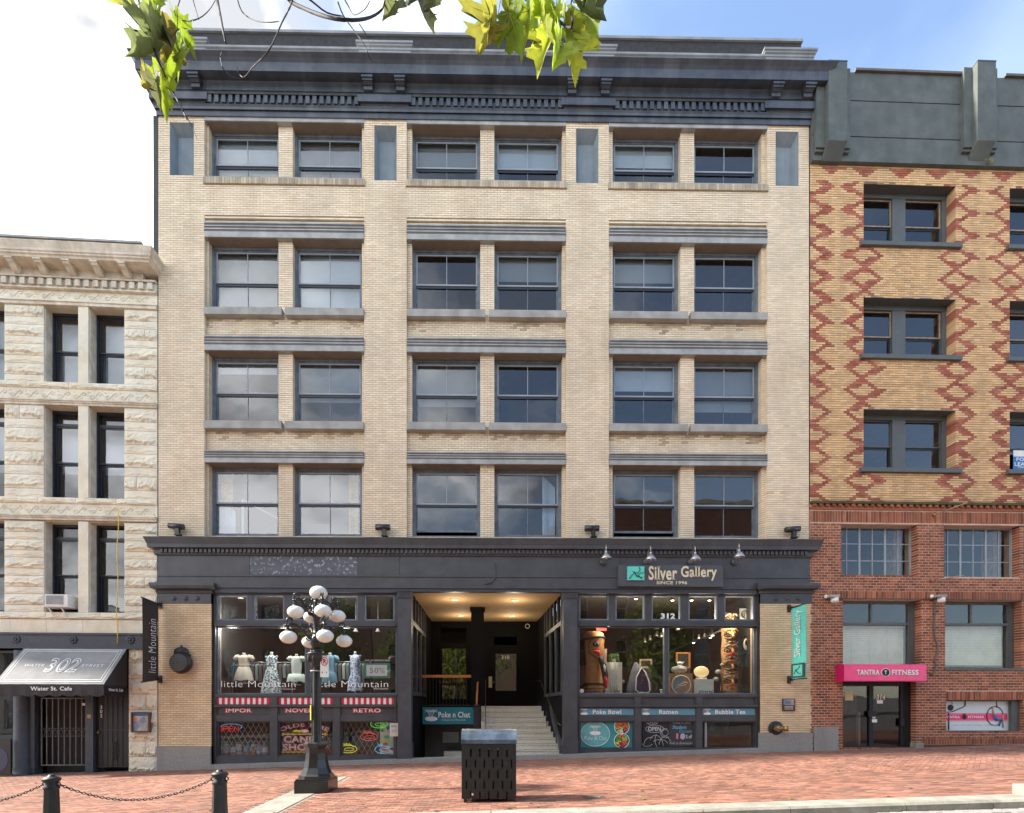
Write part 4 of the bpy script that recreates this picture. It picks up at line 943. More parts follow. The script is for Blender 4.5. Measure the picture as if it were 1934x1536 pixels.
for a,b in RW:
    for r,(z0,z1) in enumerate(rr):
        x0,x1=rx(a),rx(b); y=.34; z0b=z0+.02
        f=MB(); xm0,xm1=x0+(x1-x0)*.40,x0+(x1-x0)*.545; xr=x1-.15
        f.box(xm0,xm1,y-.02,y+.14,z0b,z1-.12); f.box(x0,x1,y-.03,y+.14,z1-.14,z1); f.box(x0,x0+.03,y,y+.14,z0b,z1-.14); f.box(xr,x1,y-.02,y+.14,z0b,z1-.14)
        wn=f.build('window',m_olivef,right)
        for s,(u0,u1) in enumerate([(x0+.03,xm0),(xm1,xr)]):
            zm=z0b+(z1-.14-z0b)*.50
            q=MB(); frame_ring(q,u0,u1,zm,z1-.14,y+.04,y+.08,.035,0); q.build('upper_sash',m_wood if r else m_olivef,wn)
            q=MB(); frame_ring(q,u0,u1,z0b,zm,y+.08,y+.12,.03,0,wt=.06); q.build('lower_sash',m_dark,wn)
            MB().box(u0+.035,u1-.035,y+.055,y+.06,zm+.035,z1-.175).build('pane',m_glass,wn); MB().box(u0+.03,u1-.03,y+.095,y+.10,z0b+.03,zm-.06).build('pane',m_glass,wn)
        q=MB(); q.box(x0-.13,x1+.13,-.10,.5,z0-.12,z0); q.box(x0-.12,x1+.12,-.09,.4,z0,z0+.012); q.build('sill',m_olivef,right)
        MB().box(x0,x1,.0,.4,z1-.006,z1+.03).build('lintel_soffit',m_olivef,right)
q=MB(); q.box(RX0+.1,RX1,5,5.1,-.5,zpar+1); 
for z in (rr[0][1]+.4,rr[1][1]+.4,zbelt+.1): q.box(RX0+.1,RX1,.5,5,z-.1,z+.1)
q.box(RX0,RX0+.1,.5,5,-.5,zpar+1); q.box(RX1-.1,RX1,.5,5,-.5,zpar+1); q.box(RX0,RX1,.5,5,zpar+.6,zpar+.8); q.box(RX0+.1,RX1-.1,.5,5,rz(1305),rz(1290)); q.build('interior_room',m_room,right)
# rendered parapet with grooves and stepped buttresses
ztop=rz(150,1700)
q=MB(); zg1,zg2=rz(270),rz(203)
for a,b,y in [(zpar-.02,zg1-.03,-.13),(zg1+.0,zg2-.03,-.13),(zg2,ztop,-.13)]: q.box(RX0,RX1,y,.4,a,b)
q.box(RX0,RX1,-.10,.4,zg1-.031,zg1+.001); q.box(RX0,RX1,-.10,.4,zg2-.031,zg2+.001); q.build('parapet',m_olive,right)
q=MB(); q.box(rx(1608),rx(1822),-.20,.5,ztop,ztop+.07); q.box(rx(1888),RX1,-.20,.5,ztop,ztop+.07); q.build('parapet_coping',mat('rusty_grey_coping',(.13,.115,.10),.7,var=.25),right)
for c in (1577,1856,2135):
    ub=rx(c,-.3); w2=.29
    q=MB(); q.prism([(-.13,rz(305,c,-.13)),(-.43,rz(305,c,-.13)+.0+.32),(-.43,rz(118,c,-.4)),(.3,rz(118,c,-.4)),(.3,rz(305,c,-.13))],ub-w2,ub+w2,'x'); q.build('buttress',m_olive,right)
    q=MB(); q.box(ub-w2-.26,ub-w2-.002,-.26,.3,rz(283,c,-.2),rz(133,c,-.2)); q.box(ub-w2-.26,ub-w2-.002,-.21,.2,rz(288,c,-.2),rz(283,c,-.2)-.002)
    q.box(ub+w2+.002,ub+w2+.22,-.26,.3,rz(283,c,-.2),rz(133,c,-.2)); q.box(ub+w2+.002,ub+w2+.22,-.21,.2,rz(288,c,-.2),rz(283,c,-.2)-.002); q.build('buttress_wing',m_olive,right)
    q=MB(); q.box(ub-w2-.01,ub+w2+.01,-.44,.3,rz(118,c,-.4),rz(118,c,-.4)+.03); q.build('buttress_cap',m_olivef,right)
# brick belt with dog-tooth bricks
q=MB(); q.box(RX0,RX1,-.10,.3,zbelt-.075,zbelt-.0); q.build('belt_course',m_moss,right)
q=MB(); x=RX0+.05
while x<RX1: q.box(x,x+.10,-.08,.0,zbelt-.16,zbelt-.08); x+=.205
q.box(RX0,RX1,-.03,.1,zbelt-.24,zbelt-.165); q.build('dentil',m_red,right)['kind']='stuff'
# red base
H1=[(rx(1589),rx(1733),rz(1088),rz(991)),(rx(1783),rx(1926),rz(1089),rz(991)),(rx(1975),rx(2105),rz(1089),rz(991))]
H2=[(rx(1592),rx(1740),rz(1286),rz(1133)),(rx(1785),rx(1930),rz(1262),rz(1133))]
HD=[(rx(1592),rx(1730),rz(1413),rz(1286)-.001)]
HP=[(rx(1787),rx(1933),rz(1383),rz(1322))]
hs=H1+H2+HD+HP
zr0=g(14)-.25; zs=[(rz(988),rz(967)),(rz(1133),rz(1116)),]
mb=MB(); slab(mb,RX0,RX1,zr0,zbelt-.08,.006,.5,infl(hs)); mb.build('wall',m_redj,right)
bands=[(RX0,RX1,rz(988),rz(967)),(rx(1560),RX1,rz(1133),rz(1117)),(rx(1787),rx(1934),rz(1322),rz(1306)),(rx(1742),RX1,rz(1406),rz(1395))]
bk=MB(); lst=[]
brickwork(bk,RX0,RX1,zr0,zbelt-.16,0,hs+bands,.185,.084,jt=.019,dep=.02,edge=.24,vj=1,hj=1,jit=.003,singles=(lambda a,b,z: z<5 and b-a>.15,lst))
place_bricks(lst[:100],[m_red],right)
for xa,xb,yy,za,zb,mi,d in lst[100:]: bk.box(xa,xb,yy,yy+d,za,zb,mi)
for k,(a,b,z0,z1) in enumerate(bands): soldier(bk,a,b,z0+.006,z1-.006,-.004,.088,jt=.02,dep=.03,mi=0)
bk.box(rx(1742),RX1,-.03,.1,zr0,rz(1407),1)
bk.build('brickwork',(m_red,m_moss),right)['kind']='stuff'
bk=None
# industrial steel windows
for (a,b,z0,z1) in H1:
    y=.26; f=MB(); frame_ring(f,a,b,z0,z1,y,y+.06,.04)
    for k in range(1,6): x=a+(b-a)*(k-.12 if k<6 else k)/5.85; f.box(x-(.03 if k in(2,4) else .014),x+(.03 if k in(2,4) else .014),y+.01,y+.05,z0+.04,z1-.04)
    for k in (1,2): z=z0+(z1-z0)*k/3; f.box(a+.04,b-.04,y+.015,y+.045,z-.013,z+.013)
    wn=f.build('grid_window',m_sash,right)
    for c in range(6):
        for rr_ in range(3):
            xa=a+(b-a)*((c-.12) if c else .02)/5.85+.02; xb=a+(b-a)*((c+1-.12) if c<5 else 5.82)/5.85-.02
            MB().box(xa,xb,y+.028,y+.033,z0+(z1-z0)*rr_/3+.015,z0+(z1-z0)*(rr_+1)/3-.015).build('pane',m_glassd,wn)
    q=MB(); q.box(b-.35,b-.1,.5,.9,z0,z1); q.build('interior_post',m_wood,right)
for (a,b,z0,z1) in H2:
    y=.26; f=MB(); zt=z1-(z1-z0)*.27 if z1-z0>2.3 else z1-(z1-z0)*.31; xr=b-.16
    zt=rz(1176); frame_ring(f,a,xr,z0,z1-.04,y,y+.1,.045); f.box(a+.045,xr-.045,y-.02,y+.1,zt-.05,zt+.03); f.box(xr,b,y-.02,y+.12,z0,z1); f.box(a,xr,y,y+.1,z1-.04,z1)
    xm=a+(xr-a)*.47; f.box(xm-.03,xm+.03,y,y+.08,zt+.03,z1-.085); wn=f.build('window',m_olivef,right)
    for u0,u1,v0,v1 in [(a+.045,xm-.03,zt+.03,z1-.085),(xm+.03,xr-.045,zt+.03,z1-.085),(a+.045,xr-.045,z0+.045,zt-.05)]: MB().box(u0,u1,y+.04,y+.046,v0,v1).build('pane',m_glassd,wn)
    bl=MB(); v0=z0+.12; v1=zt; n=26
    for k in range(n): bl.box(a+.06,xr-.06,y+.16,y+.165,v0+(v1-v0)*k/n+.004,v0+(v1-v0)*(k+1)/n)
    for k in range(1,4): bl.box(a+(xr-a)*k/4-.004,a+(xr-a)*k/4+.004,y+.152,y+.158,v0,v1)
    bl.build('slatted_blind',bpy.data.materials.get('cream_slatted_blind') or mat('cream_slatted_blind',(.82,.80,.64),.7,bump=0),wn)['kind']='stuff'
    q=MB(); q.box(a-.02,b+.03,-.03,.3,z0-.07,z0-.0); q.build('sill',m_olivef,right) if a>rx(1700) else None
# glazed double door
a,b,z0,z1=HD[0]; y=.22; zt=z1
f=MB(); frame_ring(f,a,b-.16,z0,z1,y,y+.1,.05,wt=.16); f.box(b-.16,b,y-.02,y+.3,z0,z1); f.box(a,b,y-.03,.5,z0-.1,z0); xm=a+(b-.16-a)*.50; f.box(xm-.08,xm+.05,y-.01,y+.09,z0,z1-.16); f.box(b-.30,b-.21,y+.01,y+.09,z0+.05,z1-.16)
dr=f.build('glazed_door',m_black,right)
MB().box(a+.05,xm-.08,y+.05,y+.058,z0+.05,z1-.16).build('pane',m_glassd,dr); MB().box(xm+.05,b-.30,y+.05,y+.058,z0+.05,z1-.16).build('pane',m_glassd,dr)
MB().box(xm-.14,xm+.10,y-.06,y-.01,z0+.98,z0+1.16).build('lock',m_black,dr); MB().box(b-.35,b-.22,y-.06,y+.0,z0+.68,z0+.92).build('handle',m_black,dr)
q=MB(); text_on(q,'314',xm+.19,xm+.48,z0+1.52,z0+1.68,face_y(y+.045),italic=.15,bold=.02); q.build('door_number',m_gold,dr)
MB().box(a+.26,a+.52,y+.044,y+.048,z0+1.5,z0+1.78).build('notice',mat('yellow_notice',(.62,.55,.30),.7),dr)
MB().box(xm+.21,xm+.40,y+.044,y+.048,z0+1.40,z0+1.51).build('notice',m_wprint,dr); MB().box(xm+.0,xm+.16,y-.02,y-.012,z0+.80,z0+.90).build('notice',m_wprint,dr)
q=MB(); disc(q,xm+.06,z0+.98,.06,.06,y-.012); q.build('notice',m_wprint,dr)
q=MB(); q.box(a+.1,b-.1,2.4,2.5,z0,z1+.3); q.build('lobby_wall',mat('pale_lobby_wall',(.42,.43,.43),.8,bump=0),right)
q=MB(); q.box(a-.3,b+.5,.5,2.5,z0-.1,z0-.0); q.box(xm+.3,xm+.38,1.2,1.3,z0,z0+1.1); q.build('lobby_floor',m_step,right)
ld=bpy.data.lights.new('lobby_fill_light','POINT'); ld.energy=45; ld.color=(1,.96,.9); ld.shadow_soft_size=.2; lo_=bpy.data.objects.new('lobby_fill_light',ld); col.objects.link(lo_); lo_.location=((a+b)/2+.3,1.6,z1-.1); lo_.parent=right  # added fill light to brighten the lobby, no fitting there
# poster window
a,b,z0,z1=HP[0]; y=.12
f=MB(); frame_ring(f,a,b,z0,z1,y,y+.12,.04); f.box(b-.26,b-.04,y+.0,y+.12,z0+.04,z1-.04); wn=f.build('basement_window',m_olivef,right)
q=MB(); q.box(a+.04,b-.26,y+.10,y+.11,z0+.04,z1-.04); q.build('poster_pane',mat('pale_blue_poster',(.62,.70,.72),.4,bump=0,var=.04),wn)
pw=b-.26-a-.08; pz=lambda v:z0+.04+(z1-z0-.08)*v; px_=lambda u:a+.04+pw*u
q=MB(); q.box(px_(0),px_(1),y+.092,y+.10,pz(.36),pz(.555)); q.box(px_(0),px_(1),y+.092,y+.10,pz(.57),pz(.59)); q.box(px_(0),px_(1),y+.092,y+.10,pz(.32),pz(.34)); q.build('poster_stripe',m_redp if 0 else m_pink,wn)
q=MB(); text_on(q,'TANTRA',px_(.05),px_(.28),pz(.42),pz(.50),face_y(y+.088),serif=True); text_on(q,'FITNESS',px_(.40),px_(.64),pz(.42),pz(.50),face_y(y+.088),serif=True); q.build('poster_lettering',m_wprint,wn)
q=MB(); disc(q,px_(.345),pz(.46),.075,.075,y+.088); q.build('poster_shape',m_black,wn)
q=MB(); q.tube([(px_(.32),y+.085,pz(.56)),(px_(.37),y+.085,pz(.56))],.01,4); q.build('poster_shape',m_black,wn)
q=MB(); text_on(q,'Aerobics  |  Pole  |  Dance  |  Flexibility  |  Private Classes',px_(.18),px_(.80),pz(.16),pz(.20),face_y(y+.095),bold=0); q.build('poster_text',m_black,wn)
q=MB(); q.tube([(px_(.04),y+.09,pz(.02)),(px_(.04),y+.09,pz(.64))],.018,4); q.build('poster_shape',m_black,wn)
q=MB(); q.tube([(px_(.11),y+.09,pz(.02)),(px_(.11),y+.09,pz(.6))],.015,4); q.build('poster_shape',m_black,wn)
q=MB(); q.tube([(px_(.02),y+.09,pz(.62)),(px_(.16),y+.09,pz(.64)),(px_(.33),y+.09,pz(.80)),(px_(.36),y+.09,pz(.85)),(px_(.36),y+.09,pz(1))],.014,4); q.build('poster_shape',m_black,wn)
q=MB(); q.tube([(px_(.15),y+.09,pz(1)),(px_(.17),y+.09,pz(.9))],.006,4); q.build('poster_shape',m_black,wn)
q=MB(); q.tube([(px_(.84),y+.09,pz(.78)),(px_(.84),y+.09,pz(1))],.008,4); q.build('poster_shape',m_black,wn)
q=MB(); q.tube(arc_pts(px_(.81),pz(.5),pw*.125,(z1-z0)*.30,y+.086,n=20)[:-1],.010,4,closed=True); q.build('poster_shape',m_black,wn)
q=MB(); q.ell((px_(.14),y+.09,pz(.78)),.10,.01,.10); q.build('poster_shape',m_black,wn)
q=MB(); q.tube([(px_(.79),y+.084,pz(.5)),(px_(.84),y+.084,pz(.36)),(px_(.9),y+.084,pz(.38)),(px_(.87),y+.084,pz(.15))],[.05,.055,.03,.018],5); q.build('poster_figure',m_mint if 0 else m_bluep,wn)
q=MB(); q.tube([(px_(.77),y+.083,pz(.82)),(px_(.79),y+.083,pz(.5))],.018,5); q.tube([(px_(.93),y+.083,pz(.55)),(px_(.93),y+.083,pz(.1))],.02,5); q.tube([(px_(.70),y+.083,pz(.60)),(px_(.79),y+.083,pz(.52))],.015,5); q.build('poster_figure',mat('skin_print',(.55,.32,.22),.7),wn)
q=MB(); q.box(rx(1729),rx(1742),-.05,.2,g(14)-.2,rz(1403)); q.build('corner_stone',m_curb,right)
# conduit and service pipes across the red brick
q=MB(); q.tube([(rx(1580),-.03,rz(1131.5)),(rx(1785),-.03,rz(1131.5)),(rx(1932),-.03,rz(1133))],.014,5)
q.tube([(rx(p),-.03,rz(v)) for p,v in [(1763,1137),(1764,1160),(1762,1185),(1764,1205),(1769,1218),(1770,1230),(1765,1243),(1766,1258),(1763,1270),(1756,1276)]],.022,5); q.build('conduit',m_olivef,right)
# ------------------------------------------------------------ things on the neighbours
aw=thing('awning','grey sloping awning lettered 302 over the iron gates, with a scalloped black valance','awning',(LO[0],LO[1],0),A_L)
ax0,ax1=lx(50),lx(243); za=zz(1225,200); AP=1.1; zb=LP.uv(100,1292,-AP)[1]; zv=LP.uv(100,1310,-AP)[1]
m_awn=mat('grey_awning_cloth',(.21,.21,.205),.8,c2=(.25,.25,.245),var=.08,stain=.3,stainc=(.2,.2,.2))
q=MB(); q.add([(ax0,-.08,za),(ax1,-.08,za),(ax1,-AP,zb),(ax0,-AP,zb),(ax0,-.08,za-.02),(ax1,-.08,za-.02),(ax1,-AP,zb-.02),(ax0,-AP,zb-.02)],[(0,3,2,1),(4,5,6,7),(0,1,5,4),(2,3,7,6)]); q.build('canopy',m_awn,aw)
m_awd=mat('dark_awning_cloth',(.035,.035,.036),.8)
q=MB()
for x in (ax0,ax1): MB().prism([(-.08,za-.03),(-AP,zb-.03),(-.08,zb-.03)],x-.006,x+.006,'x').build('side_panel',m_awd,aw)
def valance(p0,p1,n,name,par):
    q=MB(); vs=[];
    for i in range(n*6+1):
        t=i/(n*6); x=p0[0]+(p1[0]-p0[0])*t; y=p0[1]+(p1[1]-p0[1])*t; z=zv-.03-.06*abs(math.sin(t*n*PI))
        yy=y-.015*math.sin(t*n*PI*2); vs+=[(x,y,zb-.012),(x,yy,z)]
    m_=len(vs); vs+=[(x+.0,y+.006,z) for x,y,z in vs]
    fs=[(2*i,2*i+1,2*i+3,2*i+2) for i in range(n*6)]+[(m_+2*i,m_+2*i+2,m_+2*i+3,m_+2*i+1) for i in range(n*6)]
    q.add(vs,fs); return q.build(name,m_awd,par)
valance((ax0,-AP),(ax1,-AP),8,'valance',aw); valance((ax1,-AP),(ax1,-.1),4,'valance',aw)
sl_=lambda u,v:(u,-AP-.006+(v)*(AP-.08),zb+.006+v*(za-zb))
q=MB(); text_on(q,'302',ax0+(ax1-ax0)*.36,ax0+(ax1-ax0)*.66,.30,.70,sl_,bold=.03,italic=.0); 
for inset in (.03,.055):
    for (u0,u1,v0,v1) in [(inset,1-inset,inset*1.8,inset*1.8+.012),(inset,1-inset,1-inset*1.8-.012,1-inset*1.8),(inset,inset+.004,inset*1.8,1-inset*1.8),(1-inset-.004,1-inset,inset*1.8,1-inset*1.8)]:
        BL_=MB(); BL_.add([sl_(ax0+(ax1-ax0)*u,v) for u,v in ((u0,v0),(u1,v0),(u1,v1),(u0,v1))],[(0,1,2,3)]); BL_.build('border_line',m_wprint,aw)
q.build('lettering',bpy.data.materials.get('faded_white_lettering') or mat('faded_white_lettering',(.72,.72,.70),.8),aw); q=MB(); text_on(q,'WATER',ax0+(ax1-ax0)*.14,ax0+(ax1-ax0)*.33,.46,.53,sl_,bold=0); q.build('lettering',bpy.data.materials['faded_white_lettering'],aw); q=MB(); text_on(q,'STREET',ax0+(ax1-ax0)*.68,ax0+(ax1-ax0)*.89,.46,.53,sl_,bold=0); q.build('lettering',bpy.data.materials['faded_white_lettering'],aw)
q=MB(); text_on(q,'302',ax0+(ax1-ax0)*.373,ax0+(ax1-ax0)*.652,.325,.68,lambda u,v:(sl_(u,v)[0],sl_(u,v)[1]-.003,sl_(u,v)[2]+.002),bold=-.012); q.build('lettering',m_awn,aw)
q=MB(); f_=lambda u,v:(u,-AP-.022,v); text_on(q,'Water St. Cafe',lx(58,-AP),lx(137,-AP),LP.uv(100,1304.5,-AP)[1],LP.uv(100,1297,-AP)[1],f_,serif=True,bold=.02); q.build('lettering',m_wprint,aw); q=MB(); text_on(q,'Water St. Cafe',-.92,-.28,LP.uv(212,1306,-.6)[1],LP.uv(212,1300.5,-.6)[1],lambda u,v:(ax1+.012,u,v),serif=True); q.build('lettering',m_wprint,aw)
# air conditioner
ac=thing('air_conditioner','white window air conditioner on a bracket in the lowest window left of the stone mullion','air conditioner',(LO[0],LO[1],0),A_L)
a0,a1=lx(87,-.2),lx(130,-.2); z0,z1=zz(1147,110),zz(1126,110)
MB().box(a0,a1,-.25,.4,z0,z1).build('casing',m_white,ac)
q=MB(); q.box(a0+.04,a1-.12,-.262,-.25,z0+.04,z1-.05); 
for k in range(12): q.box(a0+.05,a1-.13,-.268,-.262,z0+.05+k*.022,z0+.06+k*.022)
q.build('grille',m_lint,ac)
for x in (a0+.05,a0+.42): MB().tube([(x,-.2,z0-.02),(x+.1,-.0,z0-.42)],.018,4,sm=False).build('bracket_leg',m_white,ac)
MB().box(a0-.05,a1+.02,-.25,.2,z0-.03,z0-.002).build('shelf',m_white,ac)
q=MB(); pts=[(lx(228),-.13,zz(v,228)) for v in range(965,1225,12)]; pts=[(x+.02*math.sin(i*.7)-.005*i*.3,y,z) for i,(x,y,z) in enumerate(pts)]
tag(link('rope_line',q.tube(pts,.012,4).mesh('rope_line',m_yel),None,(LO[0],LO[1],0),rot=(0,0,A_L)),'thin yellow cord hanging down the stone front between windows and awning','cord')
# map case on the stone pier
nb=thing('notice_case','small framed map case hung on the stone pier beside the slatted gate','notice board',(LO[0],LO[1],0),A_L)
n0,n1=lx(249,-.1),lx(284,-.1); z0,z1=zz(1383,266),zz(1345,266)
q=MB(); frame_ring(q,n0,n1,z0,z1,-.16,-.05,.045); q.box(n0,n1,-.05,-.03,z0,z1); q.build('frame',mat('dark_brown_frame',(.10,.05,.035),.5),nb)
MB().box(n0+.045,n1-.045,-.11,-.105,z0+.045,z1-.045).build('poster',mat('cream_map_print',(.60,.55,.45),.6,c2=(.2,.25,.35),scale=9,bump=0),nb)
MB().box(n0+.06,n1-.06,-.115,-.111,z1-.12,z1-.055).build('title_strip',m_bluep,nb); MB().box(n0+.06,n0+.16,-.115,-.111,z1-.26,z1-.18).build('map_patch',m_orange,nb); MB().box(n0+.28,n1-.07,-.115,-.111,z0+.07,z0+.13).build('map_patch',m_lint,nb)
# pink sign box
ps=thing('shop_sign','pink box sign above the glazed double door','sign',(RO[0],RO[1],0),A_R)
s0,s1=rx(1593,-.35),rx(1748,-.35); z0,z1=rz(1287,1670,-.35),rz(1255,1670,-.35)
MB().box(s0,s1,-.38,.0,z0,z1).build('sign_box',m_pink,ps)
MB().box(s0+.0,s1,-.386,-.381,z0+.03,z1-.03).build('face_panel',mat('pink_face',(.85,.04,.22),.25),ps)
sc1=s1-s0
for dx,m__,yy in ((.012,m_black,-.389),(0,m_wprint,-.394)):
    q=MB(); text_on(q,'TANTRA',s0+sc1*.15+dx,s0+sc1*.43+dx,z0+.19-dx,z0+.35-dx,face_y(yy),serif=True,bold=.03); text_on(q,'FITNESS',s0+sc1*.57+dx,s0+sc1*.90+dx,z0+.19-dx,z0+.35-dx,face_y(yy),serif=True,bold=.03); q.build('lettering',m__,ps)
q=MB(); disc(q,s0+sc1*.50,z0+.27,.13,.12,-.389); q.build('emblem',m_black,ps); q=MB(); q.tube(arc_pts(s0+sc1*.50,z0+.27,.13,.12,-.394,n=18)[:-1],.010,4,closed=True); text_on(q,'T',s0+sc1*.485,s0+sc1*.515,z0+.21,z0+.33,face_y(-.396),serif=True,bold=.03); q.build('emblem_ring',m_wprint,ps)
# wall flood lamps and flag rods on red brick
def wallamp(px,py,lab):
    t=thing('wall_lamp',lab,'wall lamp',(RO[0],RO[1],0),A_R,'flood lamps on the red brick'); x=rx(px,-.1); z=rz(py,px)
    q=MB(); q.box(x-.16,x+.14,-.30,-.02,z-.02,z+.05); q.build('housing',m_lint,t); q=MB(); q.lathe([(.10,-.0),(.11,-.12),(.08,-.16),(0,-.16)],(x+.04,-.2,z-.02),12); q.build('lens',m_white,t)
    q=MB(); q.ell((x-.17,-.1,z+.03),.05,.06,.06); q.build('sensor',m_white,t)
wallamp(1570,1130,'small flood lamp on the red brick at the corner nearest the cream building'); wallamp(1770,1130,'small flood lamp on the red brick between the two blinded windows')
for (p0,p1,lab) in [((1762,974),(1826,950),'bare pole bracket slanting up over the mossy brick belt'),((1758,1098),(1820,1087),'bare pole bracket slanting between the two grid windows')]:
    t=thing('flag_bracket',lab,'bracket',(RO[0],RO[1],0),A_R,'bare pole brackets'); a=(rx(p0[0]),-.03,rz(p0[1],p0[0])); 
    D=.9; b=(rx(p1[0],-D),-D,rz(p1[1],p1[0],-D)); MB().tube([a,b],.018,5).build('pole',m_wood,t); MB().lathe([(.05,0),(.05,-.05),(.03,-.08),(0,-.08)],a,8,axis='y').build('socket',m_brass,t)
# for lease sign in the east window
q=thing('lease_sign','blue and white lease sign in the lowest window at the right edge','sign',(RO[0],RO[1],0),A_R)
a=rx(1913,.3); z0,z1=rz(886,1920),rz(842,1920)
MB().box(a,a+.62,.29,.30,z0,z1).build('board',m_bluep,q); MB().box(a,a+.62,.284,.29,z1-.20,z1).build('white_strip',m_wprint,q)
for s_,u0,u1,v0,v1 in [('FOR',.1,.5,z1-.34,z1-.23),('LEASE',.04,.58,z1-.50,z1-.38),('604.669',.03,.58,z0+.03,z0+.11),('Vacant',.12,.5,z0+.18,z0+.24)]:
    t=MB(); text_on(t,s_,a+u0,a+u1,v0,v1,face_y(.284),bold=.02); t.build('lettering',m_wprint,q)
q=MB(); 
for k in range(26): a=random.uniform(0,2*PI); q.tube([(0,0,0),(.10*math.cos(a),-.05-.05*random.random(),.06*math.sin(a)+.03),(.2*math.cos(a),-.1,.10*math.sin(a))],[.006,.005,.001],3)
tag(link('weed',q.mesh('weed',mat('dry_weed',(.30,.28,.10),.8)),None,(RO[0]+rx(1856),-.05,rz(318,1850)),rot=None),'tuft of dry weeds growing below the second grey buttress','plant')
# ============================================================ GROUND
XW0,XW1=-22.,24.; KY=-7.75
def gs(x): return g(x)-.14
q=MB()
B=420
def gquad(mb,x0,x1,y0,y1,zf,mi=0): mb.add([(x0,y0,zf(x0)),(x1,y0,zf(x1)),(x1,y1,zf(x1)),(x0,y1,zf(x0))],[(0,1,2,3)],mi)
for (x0,x1,y0,y1) in [(-B,-2.4,-B,B),(2.5,B,-B,B),(-2.4,2.5,-B,.15),(-2.4,2.5,6,B)]: gquad(q,x0,x1,y0,y1,gs)
tag(q.build('road',m_asph),kind='structure')
pav=MB(); 
def pv(x0,x1,y0,y1,dz=0): pav.add([(x0,y0,gs(x0)-.05),(x1,y0,gs(x1)-.05),(x1,y1,gs(x1)-.05),(x0,y1,gs(x0)-.05),(x0,y0,g(x0)+dz),(x1,y0,g(x1)+dz),(x1,y1,g(x1)+dz),(x0,y1,g(x0)+dz)],[(4,5,6,7),(0,1,5,4),(1,2,6,5),(2,3,7,6),(3,0,4,7)])
pv(XW0,-2.4,KY,.3,-.008); pv(2.5,XW1,KY,.3,-.008); pv(-2.4,2.5,KY,.13,-.008)
pavement=tag(pav.build('pavement',m_pavej),kind='structure')
# paving bricks: running courses by the kerb, herringbone further in
SX0,SX1,SY1=-4.05,-3.45,-2.9
STUFFB=MB(); singles=[]
rngp=random.Random(21)
def pbrick(cx,cy,l,w_,ang,top=.0):
    c,s=math.cos(ang),math.sin(ang); z=g(cx)+rngp.uniform(-.0025,.0025); jx=rngp.uniform(-.004,.004)
    pts=[(cx+u*c-v*s,cy+u*s+v*c) for u,v in ((-l/2,-w_/2),(l/2,-w_/2),(l/2,w_/2),(-l/2,w_/2))]
    if any(SX0<p[0]<SX1 and p[1]<SY1 for p in pts) : return
    if any(p[1]<KY+.005 or p[1]>-.12 for p in pts): return
    b=len(STUFFB.v); STUFFB.v.extend([(x,y,g(x)-.012) for x,y in pts]+[(x,y,g(x)+(z-g(cx))) for x,y in pts])
    STUFFB.f.extend([(b+4,b+5,b+6,b+7),(b,b+1,b+5,b+4),(b+1,b+2,b+6,b+5),(b+2,b+3,b+7,b+6),(b+3,b,b+4,b+7)]); STUFFB.m.extend([0]*5); STUFFB.smooth.extend([False]*5)
me_pb=MB().box(-.5,.5,-.5,.5,-.03,0).mesh('paving_brick',m_pave)
def running(x0,x1,y0,y1,ang=0.,near=False):
    l,w_=.205,.102; c,s=math.cos(ang),math.sin(ang); n=int((y1-y0)/w_)
    for r in range(n):
        y=y0+(r+.5)*w_; x=x0+(r%2)*l/2
        while x<x1:
            if near and r<3 and -3.4<x<5.2 and len(singles)<300 and y>KY+.06:
                link('paving_brick',me_pb,pavement,(x+l/2,y,g(x+l/2)+rngp.uniform(-.002,.002)),rot=(0,-math.atan(.0285),0),scale=(l-.008,w_-.008,1)); singles.append(1)
            else: pbrick(x+l/2,y,l-.008,w_-.008,0)
            x+=l
def herring(x0,x1,y0,y1):
    w_=.102; l=2*w_; a0=PI/4; c,s=math.cos(a0),math.sin(a0)
    R_=int((x1-x0+y1-y0)/w_)+4; cx,cy=(x0+x1)/2,(y0+y1)/2
    for i in range(-R_,R_):
        for j in range(-R_//2,R_//2):
            for k in (0,1):
                # classic herringbone cell
                u=(i+ j*2)*w_ if 0 else (i*w_+j*0); 
                if k==0: bu,bv=i*w_+ (j*4)*w_*0, 0
            pass
    # simple exact tiling: rows shifted diagonally
    n=int(max(x1-x0,y1-y0)/w_)+6
    for i in range(-n,n):
        for j in range(-n//4-2,n//4+2):
            ou,ov=i*w_+j*2*w_, i*w_-j*2*w_
            for (u,v,an) in ((ou+w_,ov+w_/2,0),(ou+w_/2-w_*0,ov+w_*2,PI/2)):
                X_,Y_=cx+u*c-v*s,cy+u*s+v*c
                if x0<X_<x1 and y0<Y_<y1: pbrick(X_,Y_,l-.008,w_-.008,a0+an)
running(-21,21,KY+.01,-4.75,near=True)
running(-21,21,-2.3,-.12)
for a in range(-21,21,6): herring(a,a+6,-4.75,-2.3)
tag(STUFFB.build('paving_brick_field',m_pave,pavement),kind='stuff'); STUFFB=None
# pale concrete strip by the lamp
y=KY+.02
while y<SY1-.1:
    y2=min(SY1,y+.6); q=MB(); z0,z1=g(SX0),g(SX1); q.add([(SX0,y,z0-.01),(SX1,y,z1-.01),(SX1,y2-.01,z1-.01),(SX0,y2-.01,z0-.01),(SX0,y,z0+.004),(SX1,y,z1+.004),(SX1,y2-.01,z1+.004),(SX0,y2-.01,z0+.004)],[(4,5,6,7),(0,1,5,4),(1,2,6,5),(2,3,7,6),(3,0,4,7)]); q.build('concrete_slab',m_curb,pavement); y=y2
